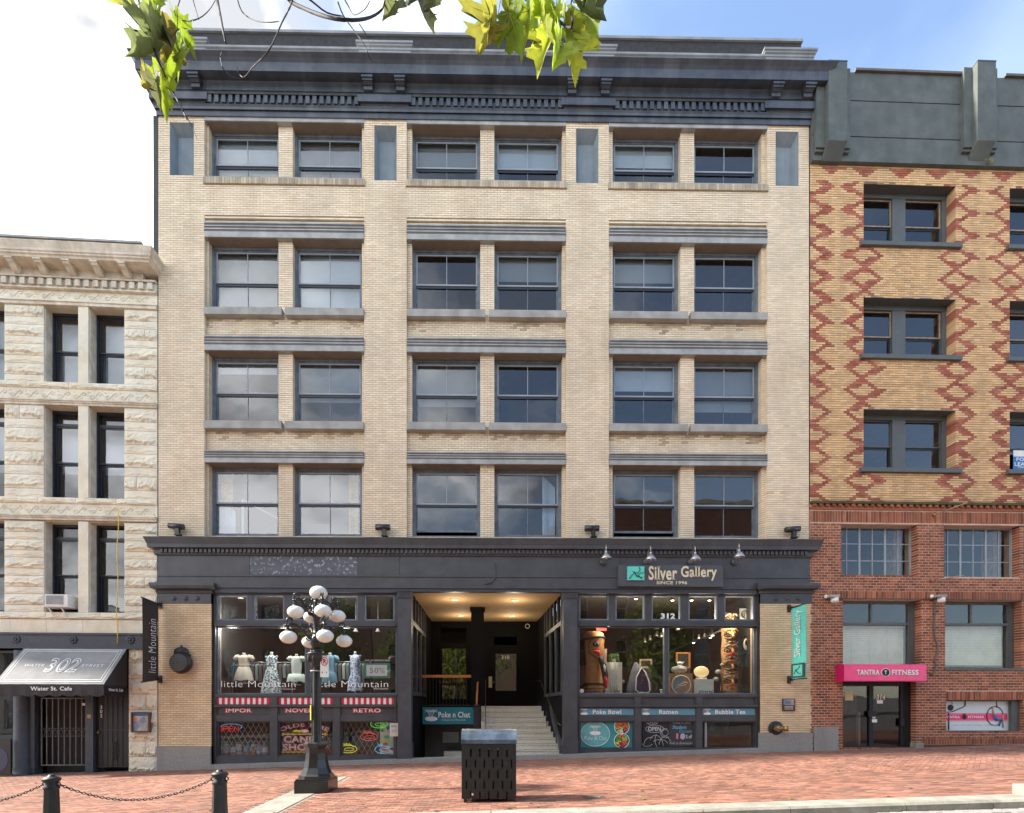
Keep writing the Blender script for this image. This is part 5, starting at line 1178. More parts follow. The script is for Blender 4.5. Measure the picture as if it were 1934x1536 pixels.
# kerb stones
x=XW0
kb=bpy.data.objects.new('kerb',None); col.objects.link(kb); tag(kb,kind='structure'); random.seed(12)
while x<XW1:
    x2=x+random.uniform(1.3,1.9); q=MB(); w2=.42
    y0,y1=KY-w2,KY-.004
    q.add([(x+.006,y0,gs(x)-.1),(x2-.006,y0,gs(x2)-.1),(x2-.006,y1,gs(x2)-.1),(x+.006,y1,gs(x)-.1),(x+.006,y0-.0,g(x)-.03),(x2-.006,y0,g(x2)-.03),(x2-.006,y0+.04,g(x2)+.004),(x+.006,y0+.04,g(x)+.004),(x2-.006,y1,g(x2)+.008),(x+.006,y1,g(x)+.008)],
      [(0,1,5,4),(4,5,6,7),(7,6,8,9),(1,2,8,6,5),(0,4,7,9,3),(2,3,9,8)]); q.build('kerb_stone',m_curb,kb); x=x2
# gutter strip of worn setts
q=MB(); random.seed(2); x=-6.
while x<13:
    for r in range(3):
        xx=x+(r%2)*.1; z=gs(xx)+random.uniform(.002,.012); q.box(xx,xx+.19,KY-.42-.14*(r+1),KY-.42-.14*r-.012,z-.05,z+.012)
    x+=.2
tag(q.build('gutter_setts',m_gran),kind='stuff')
# small cast cover in the pavement
cx_,cy_=1.95,-6.85
q=thing('utility_cover','small dark cast utility cover set in the paving east of the litter bin','cover',(cx_,cy_,g(cx_)),0); q.rotation_euler=(0,-math.atan(.0285),0)
MB().box(-.19,.19,-.12,.12,-.02,.006).build('plate',mat('rusty_cover',(.07,.055,.045),.7,var=.4),q)
t=MB(); text_on(t,'WATER',-.12,.12,-.04,.04,lambda u,v:(u,v,.009),bold=.02); t.build('lettering',m_lint,q)
# ============================================================ SIGNS AND FITTINGS OF THE MAIN BUILDING
def P(px,py,d=0): x,z=MP.uv(px,py,d); return x,z
def TXT(par,s,px0,px1,py0,py1,d,m,name='lettering',**k):
    x0,z1=P(px0,py0,d); x1,z0=P(px1,py1,d); q=MB(); text_on(q,s,x0,x1,z0,z1,face_y(d),**k); return q.build(name,m,par)
def RECT(par,name,px0,px1,py0,py1,d,m,t=.01):
    x0,z1=P(px0,py0,d); x1,z0=P(px1,py1,d); return MB().box(x0,x1,d,d+t,z0,z1).build(name,m,par)
# main fascia sign
t=thing('fascia_sign','long grey sign board with a mint square and cream lettering over the transom windows','sign')
sb=RECT(t,'board',1168,1366,1067,1108,-.14,mat('sign_board_grey',(.075,.08,.09),.5),.12)
lg=RECT(t,'logo_tile',1185,1217,1070,1096,-.19,m_mint,.045)
q=MB(); a=P(1201,1083,-.195); 
def cc_(u,v): x,z=P(1185+32*u,1070+26*v,-.194); return (x,-.196,z)
q.tube([cc_(.1,.9),cc_(.3,.6),cc_(.45,.45),cc_(.6,.5),cc_(.75,.25),cc_(.7,.05)],.012,4); q.tube([cc_(.3,.35),cc_(.45,.45),cc_(.55,.75),cc_(.9,.8)],.012,4); q.tube([cc_(.55,.75),cc_(.75,.5),cc_(.95,.45)],.010,4); q.tube([cc_(.45,.62),cc_(.7,.7),cc_(.85,.95)],.009,4); q.build('bird_drawing',m_black,lg)
TXT(t,'Silver',1225,1279,1069,1096,-.16,m_gold,serif=True,bold=.025); TXT(t,'Gallery',1286,1354,1069,1097,-.16,m_gold,serif=True,bold=.025)
TXT(t,'SINCE 1996',1240,1298,1097.5,1104,-.16,m_gold,bold=.02)
# gooseneck lamps above it
gl0=None
for k,(px,py,lab) in enumerate([(1145,1049,'gooseneck barn lamp beyond the west end of the fascia sign'),(1229,1051,'gooseneck barn lamp above the S of the fascia sign'),(1313,1051,'gooseneck barn lamp above the end of the cream lettering'),(1396,1046,'gooseneck barn lamp beyond the east end of the fascia sign, a little higher')]):
    x=P(px,py,-.6)[0]; zt=P(px,py,-.6)[1]; bxs,bz=P(px-9 if k else px-6,1062,-.05)
    t=thing('gooseneck_lamp',lab,'lamp',(x,-.6,zt),0,'gooseneck lamps over the fascia sign')
    MB().lathe([(.02,.14),(.035,.12),(.035,.07),(.06,.05),(.13,-.03),(.17,-.10),(.172,-.115),(.15,-.10),(.0,.0)],n=20).build('lamp_shade',m_alum,t)
    q=MB(); dx,dz=bxs-x,bz-zt; q.tube([(dx,.55,dz),(dx,.42,dz+.02),(dx*.9,.36,dz+.15),(dx*.7,.30,.22),(dx*.4,.18,.34),(dx*.1,.05,.33),(0,0,.24),(0,0,.12)],.014,6); q.build('arm',m_alum,t)
    MB().lathe([(.10,.56),(.10,.52),(.05,.50),(0,.50)],(dx,0,dz),16,axis='y').build('wall_plate',m_char,t)
    MB().ell((0,0,-.07),.04,.04,.05).build('bulb',m_white,t)
# floodlights on the ledge
zl=zt_=ZS(1016,P1)
for px,sg,lab in [(333,1,'black flood light on the ledge at the west pier'),(723,.0,'black flood light on the ledge between first and second bays'),(1118,.0,'black flood light on the ledge between second and third bays'),(1497,-1,'black flood light on the ledge at the east pier')]:
    x,z=P(px,1000,-.15); zb_=ZS(1015,.15)
    t=thing('flood_light',lab,'flood light',(x,-.15,zb_+.02),0,'flood lights on the shopfront ledge')
    q=MB(); q.tube([(-.22,.0,.27+.02*sg),(.22,.0,.27-.02*sg)],.085,12); q.build('lamp_head',m_iron,t)
    MB().box(-.02,.10,-.05,.05,0.02,.2).build('bracket',m_iron,t); MB().box(-.04+.0,.15,-.07,.07,0,.03).build('foot',m_iron,t)
# alarm bell / lantern on the west pier
x,z=P(343,1250,-.15); t=thing('alarm_bell','round black perforated bell housing on the west brick pier','alarm bell',(x,-.02,z),0)
MB().lathe([(.0,-.34),(.20,-.33),(.29,-.28),(.325,-.18),(.32,-.10),(.26,-.05),(.2,.0)],(0,0,-.04),28,axis='y').build('bell_drum',m_ironw,t)
q=MB()
for r,n in ((.06,6),(.12,12),(.18,18),(.24,24)):
    for k in range(n): a=2*PI*k/n; q.lathe([(.015,-.355+.02*r/.24+.02*(r>.2)),(.012,-.33)],(r*math.cos(a),0,r*math.sin(a)-.04),6,axis='y')
q.build('perforation',m_lint,t)['kind']='stuff'
MB().lathe([(.215,.20),(.22,.30),(.20,.38),(.12,.42),(.03,.46),(.03,.50),(0,.5)],(0,-.14,0),20,sy=.6).build('bell_cap',m_ironw,t); MB().box(-.2,.2,-.2,.02,.05,.22).build('bell_neck',m_ironw,t)
# brass standpipe
x,z=P(1466,1376,-.05); t=thing('fire_standpipe','aged brass fire standpipe on a round plate, low on the east brick pier','standpipe',(x,-.01,z))
MB().lathe([(.23,0),(.23,-.03),(.18,-.05),(.0,-.06)],n=24,axis='y').build('wall_plate',m_ironw,t)
q=MB(); q.lathe([(.10,-.05),(.10,-.14),(.08,-.16),(.08,-.20)],n=14,axis='y'); q.tube([(.0,-.14,0),(.16,-.24,0)],[.07,.06],12); q.tube([(.14,-.23,0),(.24,-.28,0)],[.085,.085],12); q.tube([(-.04,-.14,.03),(-.02,-.28,.02)],[.06,.05],12); q.build('outlet',m_brass,t)
t=thing('wall_plaque','small dark plaque with a blue printed top on the east brick pier','plaque')
RECT(t,'plate',1478,1502,1320,1343,-.035,mat('bronze_plaque',(.05,.03,.025),.4),.03); RECT(t,'print',1480,1500,1321,1332,-.040,mat('blue_plaque_print',(.06,.16,.32),.4,c2=(.45,.3,.2),scale=14,bump=0),.005)
for k in range(3): RECT(t,'text_line',1482,1498,1334+2.5*k,1334.8+2.5*k,-.040,m_gold,.004)
# chase/patch marks on east pier
# banners (hang perpendicular to the wall)
def banner(xp,side,y0,y1,za,zb,zc,zd,name,lab,cloth,text,tm,lower=None):
    """plane x=xp between y0 (near wall) and y1 (street); z at near/far corners"""
    t=thing(name,lab,'banner')
    q=MB(); n=10; vs=[]
    for i in range(n+1):
        u=i/n; y=y0+(y1-y0)*u; zt=za+(zb-za)*u; zbt=zc+(zd-zc)*u
        for j in range(5): v=j/4; vs.append((xp+.012*math.sin(u*6+v*3),y,zt+(zbt-zt)*v))
    m_=len(vs); vs+=[(x+.006,y,z) for x,y,z in vs]; fs=[]
    for i in range(n):
        for j in range(4): a=i*5+j; fs+= [(a,a+5,a+6,a+1),(m_+a,m_+a+1,m_+a+6,m_+a+5)]
    q.add(vs,fs,0,True); q.build('cloth',cloth,t)
    for z_ in ((za+zb)/2+.0,(zc+zd)/2-.0):
        yy=y0; zz_=za if z_>(za+zc)/2 else zc; ze=zb if z_>(za+zc)/2 else zd
        b=MB(); b.tube([(xp,.0,zz_),(xp,y1-.05,ze)],.022,6); b.box(xp-.05,xp+.05,-.04,.0,zz_-.12,zz_+.12); b.box(xp-.04,xp+.04,-.16,-.04,zz_-.05,zz_+.05); b.build('bracket_arm',m_iron,t)
    return t
xp=-9.93; D=lambda d:16-d
zfun=lambda py,px,D_:1.7+(HY-py)*D_/F_PX
t=banner(xp,1,-.14,-.86,zfun(1142,303,15.8),zfun(1130,276,15.1),zfun(1283,303,15.8),zfun(1289,276,15.1),'shop_banner','dark brown upright banner with white handwriting on the west brick pier',m_brownf,'',m_wprint)
def side_text(par,s,xs,yc0,yc1,zlo,zhi,m,**k):
    # text reads bottom to top on a face of constant x; letter tops point towards -y.. 
    q=MB(); text_on(q,s,0,1,0,1,lambda u,v:(xs,yc0+(yc1-yc0)*v,zlo+(zhi-zlo)*u),**k); return q.build('lettering',m,par)
side_text(t,'little Mountain',xp+.03,-.28,-.62,2.72,4.32,m_wprint,bold=-.014)
side_text(t,'Vancouver',xp+.03,-.19,-.25,3.85,4.3,m_wprint,bold=-.01)
xq=9.50
t=banner(xq,-1,-.16,-.86,zfun(1146,1493,15.8),zfun(1138,1521,15.1),zfun(1283,1494,15.8),zfun(1281,1522,15.1),'shop_banner','mint green upright banner with white lettering on the east brick pier',m_mint,'',m_wprint)
side_text(t,'Silver Gallery',xq-.03,-.74,-.32,3.22,4.62,m_wprint,serif=True,bold=.01)
z0=zfun(1280,1508,15.4); z1=zfun(1252,1508,15.4)
MB().box(xq-.022,xq-.018,-.84,-.17,z0+.02,z1).build('lower_panel',m_char,t); MB().box(xq-.03,xq-.024,-.73,-.27,z0+.06,z1-.05).build('logo_tile',m_mint,t)
q=MB(); q.tube([(xq-.034,-.33,z0+.12),(xq-.034,-.42,z0+.25),(xq-.034,-.55,z0+.28),(xq-.034,-.62,z0+.36)],.012,4); q.tube([(xq-.034,-.42,z0+.25),(xq-.034,-.55,z0+.14),(xq-.034,-.68,z0+.12)],.012,4); q.build('bird_drawing',m_black,t)
# pipe on the fascia
q=MB(); q.tube([(*[P(p,v,-.07)[0]],-.07,P(p,v,-.07)[1]) for p,v in [(935,1065),(935,1082),(934,1093),(928,1100),(918,1103),(914,1101)]],.02,6); tag(q.build('conduit_pipe',m_char),'bent grey conduit pipe on the fascia above the entrance','pipe')
# sign strips on the west shop
for k,(c0,c1) in enumerate([(405,508),(522,628),(641,744)]):
    t=thing('striped_panel','red and white striped panel in the '+['first','second','third'][k]+' bay under the dress shop windows','panel',group='striped panels under the dress shop')
    RECT(t,'board',c0-2,c1+1,1317.5,1330.5,.125,m_wprint,.02); x0=P(c0-2,1320,.12)[0]; x1=P(c1+1,1320,.12)[0]; z0=P(c0,1330.5,.12)[1]; z1=P(c0,1317.5,.12)[1]; n=10
    for j in range(n): MB().box(x0+(x1-x0)*(j+.5)/n,x0+(x1-x0)*(j+1)/n,.118,.124,z0,z1).build('stripe',m_redp,t)
for s,a,b,lab in [('IMPOR',426,476,'red and white lettering IMPOR on the charcoal panel nearest the west pier'),('NOVELTY',539,610,'red and white lettering NOVELTY on the charcoal panel behind the street lamp'),('RETRO',667,719,'red and white lettering RETRO on the charcoal panel nearest the entrance')]:
    t=thing('panel_sign',lab,'sign',group='lettered signs of the basement shop')
    TXT(t,s,a-1,b+1,1337.5,1346.5,.128,m_redp,bold=.10,serif=False,name='red_outline'); TXT(t,s,a,b,1338.3,1345.7,.122,m_wprint,serif=True,bold=.01)
def palm(par,px,py,s,d,m=None):
    q=MB(); m=m or m_wprint; c=P(px,py,d)
    q.ell((c[0],d,c[1]-.06*s),.16*s,.006,.06*s,n=12,h=5)
    for k in (-1,0,1):
        q.tube([(c[0]+k*.03*s,d,c[1]-.02*s),(c[0]+k*.05*s,d,c[1]+.07*s),(c[0]+k*.09*s,d,c[1]+.12*s)],.010*s,4)
        for a in (-.6,.2,1.0,1.9,2.7,3.6): q.tube([(c[0]+k*.09*s,d,c[1]+.12*s),(c[0]+k*.09*s+.07*s*math.cos(a),d,c[1]+.12*s+.05*s*math.sin(a))],.008*s,3)
    q.build('palm_island_logo',m,par)
for s,a,b,c0,c1,w_ in [('Poke Bowl',1119,1174,1093.5,1201,'the teal poke bowl poster'),('Ramen',1244,1281,1210,1317,'the chalkboard window'),('Bubble Tea',1350,1408,1326,1431.5,'the dark empty basement window')]:
    t=thing('menu_sign','blue strip sign reading '+s+' above '+w_,'sign',group='blue menu signs')
    RECT(t,'board',c0,c1,1338.5,1351.5,.115,m_bluesign,.03); TXT(t,s,a,b,1340.3,1349,.108,m_wprint,serif=True,bold=.025); palm(t,c0+10,1345.5,.75,.105)
# teal poster with bowls
t=thing('poke_poster','teal poster with a white oval logo and two food bowls in the basement window','poster')
d=.20
RECT(t,'board',1095.5,1196,1358,1413,d,mat('teal_poster_print',(.05,.33,.34),.5,c2=(.02,.22,.25),scale=2,bump=0,var=.05),.01)
q=MB(); c=P(1124,1386.5,d); disc(q,c[0],c[1],.45,.38,d-.006); q.build('oval',mat('pale_teal_oval',(.14,.42,.42),.5,bump=0),t)
q=MB(); q.tube(arc_pts(c[0],c[1],.455,.385,d-.012,n=36)[:-1],.010,4,closed=True); q.build('oval_ring',m_wprint,t); palm(t,1124,1381,1.15,d-.016); TXT(t,'Poke N Chat',1104,1146,1390.5,1398,d-.014,m_wprint,bold=-.01,italic=.12)
m_salmon=plain('salmon_food',(.72,.16,.05)); m_foods=[m_salmon,m_green,m_yel,plain('cream_food',(.75,.62,.42)),plain('beet_food',(.45,.04,.08)),plain('light_green_food',(.35,.55,.12))]
for (px,py,lb,mix_) in [(1174,1373,0,[0,0,0,5,3,0]),(1174,1399,1,[5,0,1,2,4,0,2])]:
    c=P(px,py,d); q=MB(); disc(q,c[0],c[1],.24,.235,d-.012); bowl=q.build('bowl',mat('dark_bowl_print',(.07,.06,.055),.5,bump=0) if not lb else bpy.data.materials['dark_bowl_print'],t)
    q=MB(); q.tube(arc_pts(c[0],c[1],.235,.23,d-.018,n=28)[:-1],.014,4,closed=True); q.build('rim',m_wprint,bowl); random.seed(px+py)
    for mi in range(6):
        q=MB()
        for k in range(16):
            a=random.uniform(mi*PI/3,mi*PI/3+1.2); r=.195*math.sqrt(random.random()); q.ell((c[0]+r*math.cos(a),d-.018,c[1]+r*math.sin(a)),.028,.008,.022,n=6,h=4)
        q.build('food',m_foods[mix_[mi%len(mix_)]],bowl)
# chalk boards
m_chalkb=mat('chalkboard_black',(.018,.018,.02),.7,var=.3,bump=0); m_chalk=plain('white_chalk',(.62,.62,.60))
t=thing('chalkboard','black chalkboard pair with OPEN lettering in the middle basement window of the gallery side','chalkboard')
RECT(t,'board',1213.5,1315,1360,1410,d,m_chalkb,.012)
RECT(t,'right_panel',1264,1314,1361,1409,d-.006,mat('chalkboard_brown',(.045,.042,.042),.7,bump=0),.004)
TXT(t,'OPEN',1222,1240,1362.5,1367,d-.01,m_chalk,bold=.02); TXT(t,'OPEN',1224,1248,1373,1381,d-.01,m_chalk,bold=.02)
q=MB(); c=P(1236.5,1377,d); q.tube(arc_pts(c[0],c[1],.29,.115,d-.01,n=20)[:-1],.008,4,closed=True); c=P(1231,1365,d); q.tube(arc_pts(c[0],c[1],.19,.06,d-.01,n=20)[:-1],.007,4,closed=True)
for (px,py,rx_,rz_,a0,a1) in [(1228,1412,.22,.32,1.2,3.0),(1238,1414,.25,.42,.2,2.4),(1250,1398,.22,.3,2.5,4.8),(1256,1412,.2,.35,.6,2.9),(1256,1384,.10,.10,0,6.2),(1256,1385,.14,.15,1,5.5),(1222,1398,.2,.2,3.4,5.6),(1246,1406,.25,.15,.2,2.5)]:
    c=P(px,py,d); q.tube(arc_pts(c[0],c[1],rx_,rz_,d-.01,a0,a1,14),.007,4)
q.build('chalk_drawing',m_chalk,t)
TXT(t,'POKE N CHAT',1271,1306,1362.5,1367,d-.012,m_chalk,bold=0); TXT(t,'Student',1270,1297,1370,1377,d-.012,plain('blue_chalk',(.15,.42,.62)),bold=.02,italic=.2); TXT(t,'Discount',1283,1307,1378,1384,d-.012,bpy.data.materials['blue_chalk'],bold=.0,italic=.2)
TXT(t,'1',1277,1281,1385,1396,d-.012,plain('pink_chalk',(.62,.22,.25)),bold=.02); q=MB(); c=P(1289,1391,d); disc(q,c[0],c[1],.075,.10,d-.012); q.build('zero',plain('lilac_chalk',(.48,.42,.55)),t); TXT(t,'% off',1295,1307,1388,1395,d-.012,m_chalk); TXT(t,'Find us downstairs',1265,1308,1401,1406,d-.012,m_chalk,bold=-.01,italic=.15)
for a,b in ((1330,1334),(1424,1428)):
    x0,z1=P(a,1361,.22); x1,z0=P(b,1411,.22); tag(MB().box(x0,x1,.18,.20,z0,z1).build('window_rail',m_lint),'upright pale slotted rail at the %s side of the dark basement window'%('west' if a<1400 else 'east'),'rail','upright rails in the basement window')
for px,w_ in((1345,10),(1372,7)):
    q=MB(); c=P(px,1369,1.0); q.ell((c[0],1.0,c[1]),.012*w_,.06,.25,n=8,h=6); tag(q.build('blue_garment',m_bluep),'%s blue shape hanging inside the dark basement window'%('wider' if w_>8 else 'narrower'),'garment','blue shapes in the basement window')
# poke n chat hanging sign in the areaway
t=thing('areaway_sign','teal lettered sign hanging over the dark basement stairs','sign'); dd=2.3
x0,z1=P(798,1336,dd); x1,z0=P(895,1368,dd); MB().box(x0,x1,dd,dd+.04,z0,z1).build('board',mat('teal_areaway_print',(.01,.22,.26),.4,c2=(.01,.16,.22),scale=2,bump=0),t)
TXT(t,'Poke n Chat',828,888,1344.5,1355.5,dd-.01,m_wprint,bold=.02); TXT(t,'A Downtown Poke Club',834,879,1358,1361.5,dd-.01,m_wprint,bold=-.01,italic=.2); palm(t,814,1353,1.5,dd-.012)
# display number
TXT(thing('street_number','white street number 312 on the middle transom of the gallery','number'),'312',1248,1275,1158.5,1169,.185,m_wprint,bold=.04)
# window lettering
t=thing('window_lettering','white handwritten shop name across the west display pane','lettering',group='white names on the dress shop windows'); TXT(t,'little',418,458,1286,1298,.205,m_wprint,bold=-.014); TXT(t,'Mountain',469,558,1286,1298,.205,m_wprint,bold=-.014); TXT(t,'Vancouver',534,558,1299.5,1303,.205,m_wprint,bold=-.01,italic=.3)
t=thing('window_lettering','white handwritten shop name across the east display pane of the dress shop','lettering',group='white names on the dress shop windows'); TXT(t,'little',594,634,1286,1298,.205,m_wprint,bold=-.014); TXT(t,'Mountain',645,733,1286,1298,.205,m_wprint,bold=-.014); TXT(t,'Vancouver',706,734,1298.5,1302.5,.205,m_wprint,bold=-.01,italic=.3)
t=thing('window_lettering','small dark lettering along the bottom of the gallery panes','lettering'); TXT(t,'Fine Jewellery and Canadian Native Art',1103,1252,1303,1309.5,.205,m_black,bold=0); TXT(t,'silvertalks.com',1320,1372,1303,1309.5,.205,m_black); 
for px,py,lab in [(1099,1305,'small round pink and white sticker in the corner of the gallery pane'),(409,1305,'small round white sticker in the corner of the dress shop pane')]:
    q=MB(); c=P(px,py,.2); disc(q,c[0],c[1],.065,.065,.2); tag(q.build('window_sticker',plain('pale_pink_sticker',(.72,.55,.52))),lab,'sticker')
# 50% sign
t=thing('sale_sign','green framed 50% sale sign in the dress shop window','sign'); RECT(t,'header',688,737,1245,1250,.42,m_black,.01); TXT(t,'END OF SEASON SALE',689,736,1246,1249,.41,m_wprint); RECT(t,'backing',687,737,1252,1281,.42,plain('sage_board',(.08,.26,.19)),.02); RECT(t,'card',692,731,1256,1277,.41,m_wprint,.008); TXT(t,'50%',699,726,1261.5,1271,.405,m_black,bold=-.014)
# candy shop window: lattice, sign, neon
def lattice(px0,px1,py0,py1,lab):
    t=thing('window_grille',lab,'grille',group='diamond grilles in the basement shop windows'); d=.33
    x0,z1=P(px0,py0,d); x1,z0=P(px1,py1,d); s=.17; asp=1.75; 
    H=z1-z0; W_=x1-x0; n=int((W_+H/asp)/s)+1
    for sg in(1,-1):
        for k in range(n):
            xa=x0-H/asp+k*s if sg>0 else x0+k*s
            pa=(xa,z0); pb=(xa+sg*H/asp,z1)
            # clip in x
            def at(x): return pa[1]+(x-pa[0])*(pb[1]-pa[1])/(pb[0]-pa[0])
            A,B_=sorted([pa,pb]); xs0,xs1=max(A[0],x0),min(B_[0],x1)
            if xs1-xs0<.03: continue
            MB().tube([(xs0,d+.01*sg,at(xs0)),(xs1,d+.01*sg,at(xs1))],.008,4,sm=False).build('grille_bar',m_lint,t)
lattice(409,506,1364,1427,'steel diamond grille in the basement window with the OPEN neon'); lattice(526,625,1364,1427,'steel diamond grille behind the candy lettering'); lattice(645,742,1364,1427,'steel diamond grille in the basement window with coloured neon faces')
def NT(par,s,px0,px1,py0,py1,d,m):
    x0,z1=P(px0,py0,d); x1,z0=P(px1,py1,d); L={'O':[[(.5+.5*math.cos(a),.5+.5*math.sin(a)) for a in [i*PI/6 for i in range(13)]]],'P':[[(0,0),(0,1),(.8,1),(1,.8),(1,.6),(.8,.45),(0,.45)]],'E':[[(1,0),(0,0),(0,1),(1,1)],[(0,.5),(.8,.5)]],'N':[[(0,0),(0,1),(1,0),(1,1)]]}
    q=MB(); n=len(s); w_=(x1-x0)/n
    for i,c in enumerate(s):
        for st in L[c]: q.tube([(x0+w_*(i+.12)+u*w_*.72,d,z0+v*(z1-z0)) for u,v in st],.014,5)
    q.build('neon_letters',m,par)
t=thing('neon_sign','red neon OPEN sign with a blue loop in the basement shop window','neon sign'); NT(t,'OPEN',411,452,1372,1381,.29,m_nred); q=MB(); c=P(437,1373,.29); q.tube(arc_pts(c[0],c[1],.33,.09,.29,-.6,2.9,20),.011,5); q.build('neon_loop',m_nblu,t)
for k,(px,py,m_,lab,s) in enumerate([(716,1368,m_ngrn,'green neon face at the top of the grille window by the entrance',1),(697,1392,m_nred,'red neon face in the middle of the grille window by the entrance',1),(658,1415,m_nyel,'yellow neon face low in the grille window by the entrance',1),(724,1416,m_nblu,'blue neon face low beside the candy poster',1)]):
    t=thing('neon_sign',lab,'neon sign',group='neon faces in the basement window'); c=P(px,py,.29); q=MB()
    q.tube(arc_pts(c[0],c[1],.27,.12,.29,n=22)[:-1],.011,5,closed=True); q.tube(arc_pts(c[0]+.02,c[1]-.01,.15,.05,.29,n=14)[:-1],.009,5,closed=True); q.tube(arc_pts(c[0]-.04,c[1]+.03,.2,.13,.29,.3,2.4,10),.009,5)
    for a in (1.2,1.6,2.0): q.tube([(c[0]-.05+.1*math.cos(a),.29,c[1]+.10),(c[0]-.05+.25*math.cos(a),.29,c[1]+.19)],.009,4)
    q.build('neon_tube',m_,t)
t=thing('candy_poster','colourful candy poster on the east edge of the basement window','poster'); RECT(t,'sheet',718,744,1362,1428,.30,mat('candy_print',(.70,.68,.60),.5,c2=(.45,.6,.35),scale=8,bump=0,var=.1),.006)
random.seed(8)
for k in range(12):
    px,py=random.uniform(720,742),random.uniform(1366,1424); c=P(px,py,.29); q=MB(); disc(q,c[0],c[1],random.uniform(.05,.11),random.uniform(.04,.07),.292-.001*k,n=12); q.build('candy_spot',random.choice([m_orange,m_redp,m_yel,m_green,m_bluep]),t)
t=thing('candy_sign','red and white Olde Time Candy Shoppe lettering with yellow scrolls','sign'); d=.245
def arch(s,px0,px1,pyb,pyt,rise,m,dd,gr):
    x0,zt=P(px0,pyt,d); x1,zb_=P(px1,pyb,d); q=MB(); rr_=rise
    text_on(q,s,0,1,0,1,lambda u,v:(x0+(x1-x0)*u+(u-.5)*.12*v,dd,zb_+(zt-zb_)*v+rr_*(1-(2*u-1)**2)),serif=True,bold=gr); q.build('lettering',m,t)
arch('OLDE TIME',530,620,1383,1375,.16,m_redp,d,.10); arch('OLDE TIME',531,619,1382.5,1375.5,.16,m_wprint,d-.006,.0)
for s,a,b,py0,py1 in [('CANDY',536,614,1390,1403),('SHOPPE',534,614,1405,1418)]:
    TXT(t,s,a-1,b+1.5,py0-.5,py1+1,d,m_redp,bold=.10,name='red_outline'); TXT(t,s,a,b,py0,py1,d-.006,plain('pale_pink_letter',(.78,.60,.55)) if 'pale_pink_letter' not in bpy.data.materials else bpy.data.materials['pale_pink_letter'],serif=True,bold=.03)
q=MB()
for py in (1386.8,1420.5):
    x0,z=P(534,py,d); x1,_=P(616,py,d); q.box(x0,x1,d-.01,d,z-.012,z+.012)
    for x,s in((x0,1),(x1,-1)): q.tube([(x+.05*math.cos(a)*s*.8,d-.006,z-.0+.04*math.sin(a)) for a in [i*PI/4 for i in range(8)]],.012,4,closed=True)
c=P(560,1381,d); q.ell((c[0],d,c[1]),.12,.012,.045); q.ell((c[0]+.1,d,c[1]-.01),.05,.012,.05); c=P(597,1381,d); q.ell((c[0],d,c[1]),.09,.012,.04); q.build('yellow_scroll',m_yel,t)
q=MB(); c=P(576,1381,d); q.ell((c[0],d-.005,c[1]),.13,.012,.06); q.build('sweet_drawing',plain('pale_pink_sweet',(.75,.40,.42)),t)
# jars of sweets on the basement sill
random.seed(3); xg=0
jm=[plain('jar_sweet_%s'%n,c) for n,c in (('white',(.6,.62,.62)),('blue',(.15,.38,.5)),('red',(.5,.1,.08)),('brown',(.3,.18,.1)))]
for k,px in enumerate((414,427,441,452,466,480,492,502)):
    r=random.uniform(.085,.12); h=random.uniform(.26,.46); c=P(px,1426,.62)
    t=thing('sweet_jar',['squat jar of pale sweets','blue banded jar of sweets','jar of pale sweets with a red band','tall jar of mixed sweets','wide jar of sweets with a blue lid','jar of brown sweets','small jar of blue sweets','jar of white sweets at the post'][k]+' on the sill behind the OPEN neon grille','jar',(c[0],.62,c[1]-.02),0,'sweet jars on the basement sill')
    MB().lathe([(r*.95,0),(r,.03),(r,h*.75),(r*.8,h*.85)],n=14).build('jar_body',jm[[0,1,0,0,1,3,1,0][k]],t); MB().lathe([(r*.82,h*.86),(r*.82,h),(0,h)],n=14).build('lid',jm[[2,0,0,2,1,0,2,1][k]],t)
    MB().lathe([(r*1.02,h*.25),(r*1.02,h*.4)],n=14).build('paper_band',jm[[1,0,2,1,2,2,0,1][k]],t)
tag(MB().box(X(409),X(744),.5,.8,P(500,1431,.6)[1]-.05,P(500,1427.5,.6)[1]).build('display_shelf',m_wood),'low wooden shelf inside the basement shop windows','shelf')
# entry intercom/poster on pilaster
t=thing('notice_card','cream card taped to the iron pilaster beside the neon faces','notice'); RECT(t,'card',736,752,1366,1391,.05,mat('cream_card',(.55,.50,.42),.8),.01); RECT(t,'print_block',739,749,1369,1374,.045,m_lint,.004); RECT(t,'print_block',740,743,1378,1383,.045,m_lint,.004); RECT(t,'print_block',745,748,1378,1383,.045,m_lint,.004)
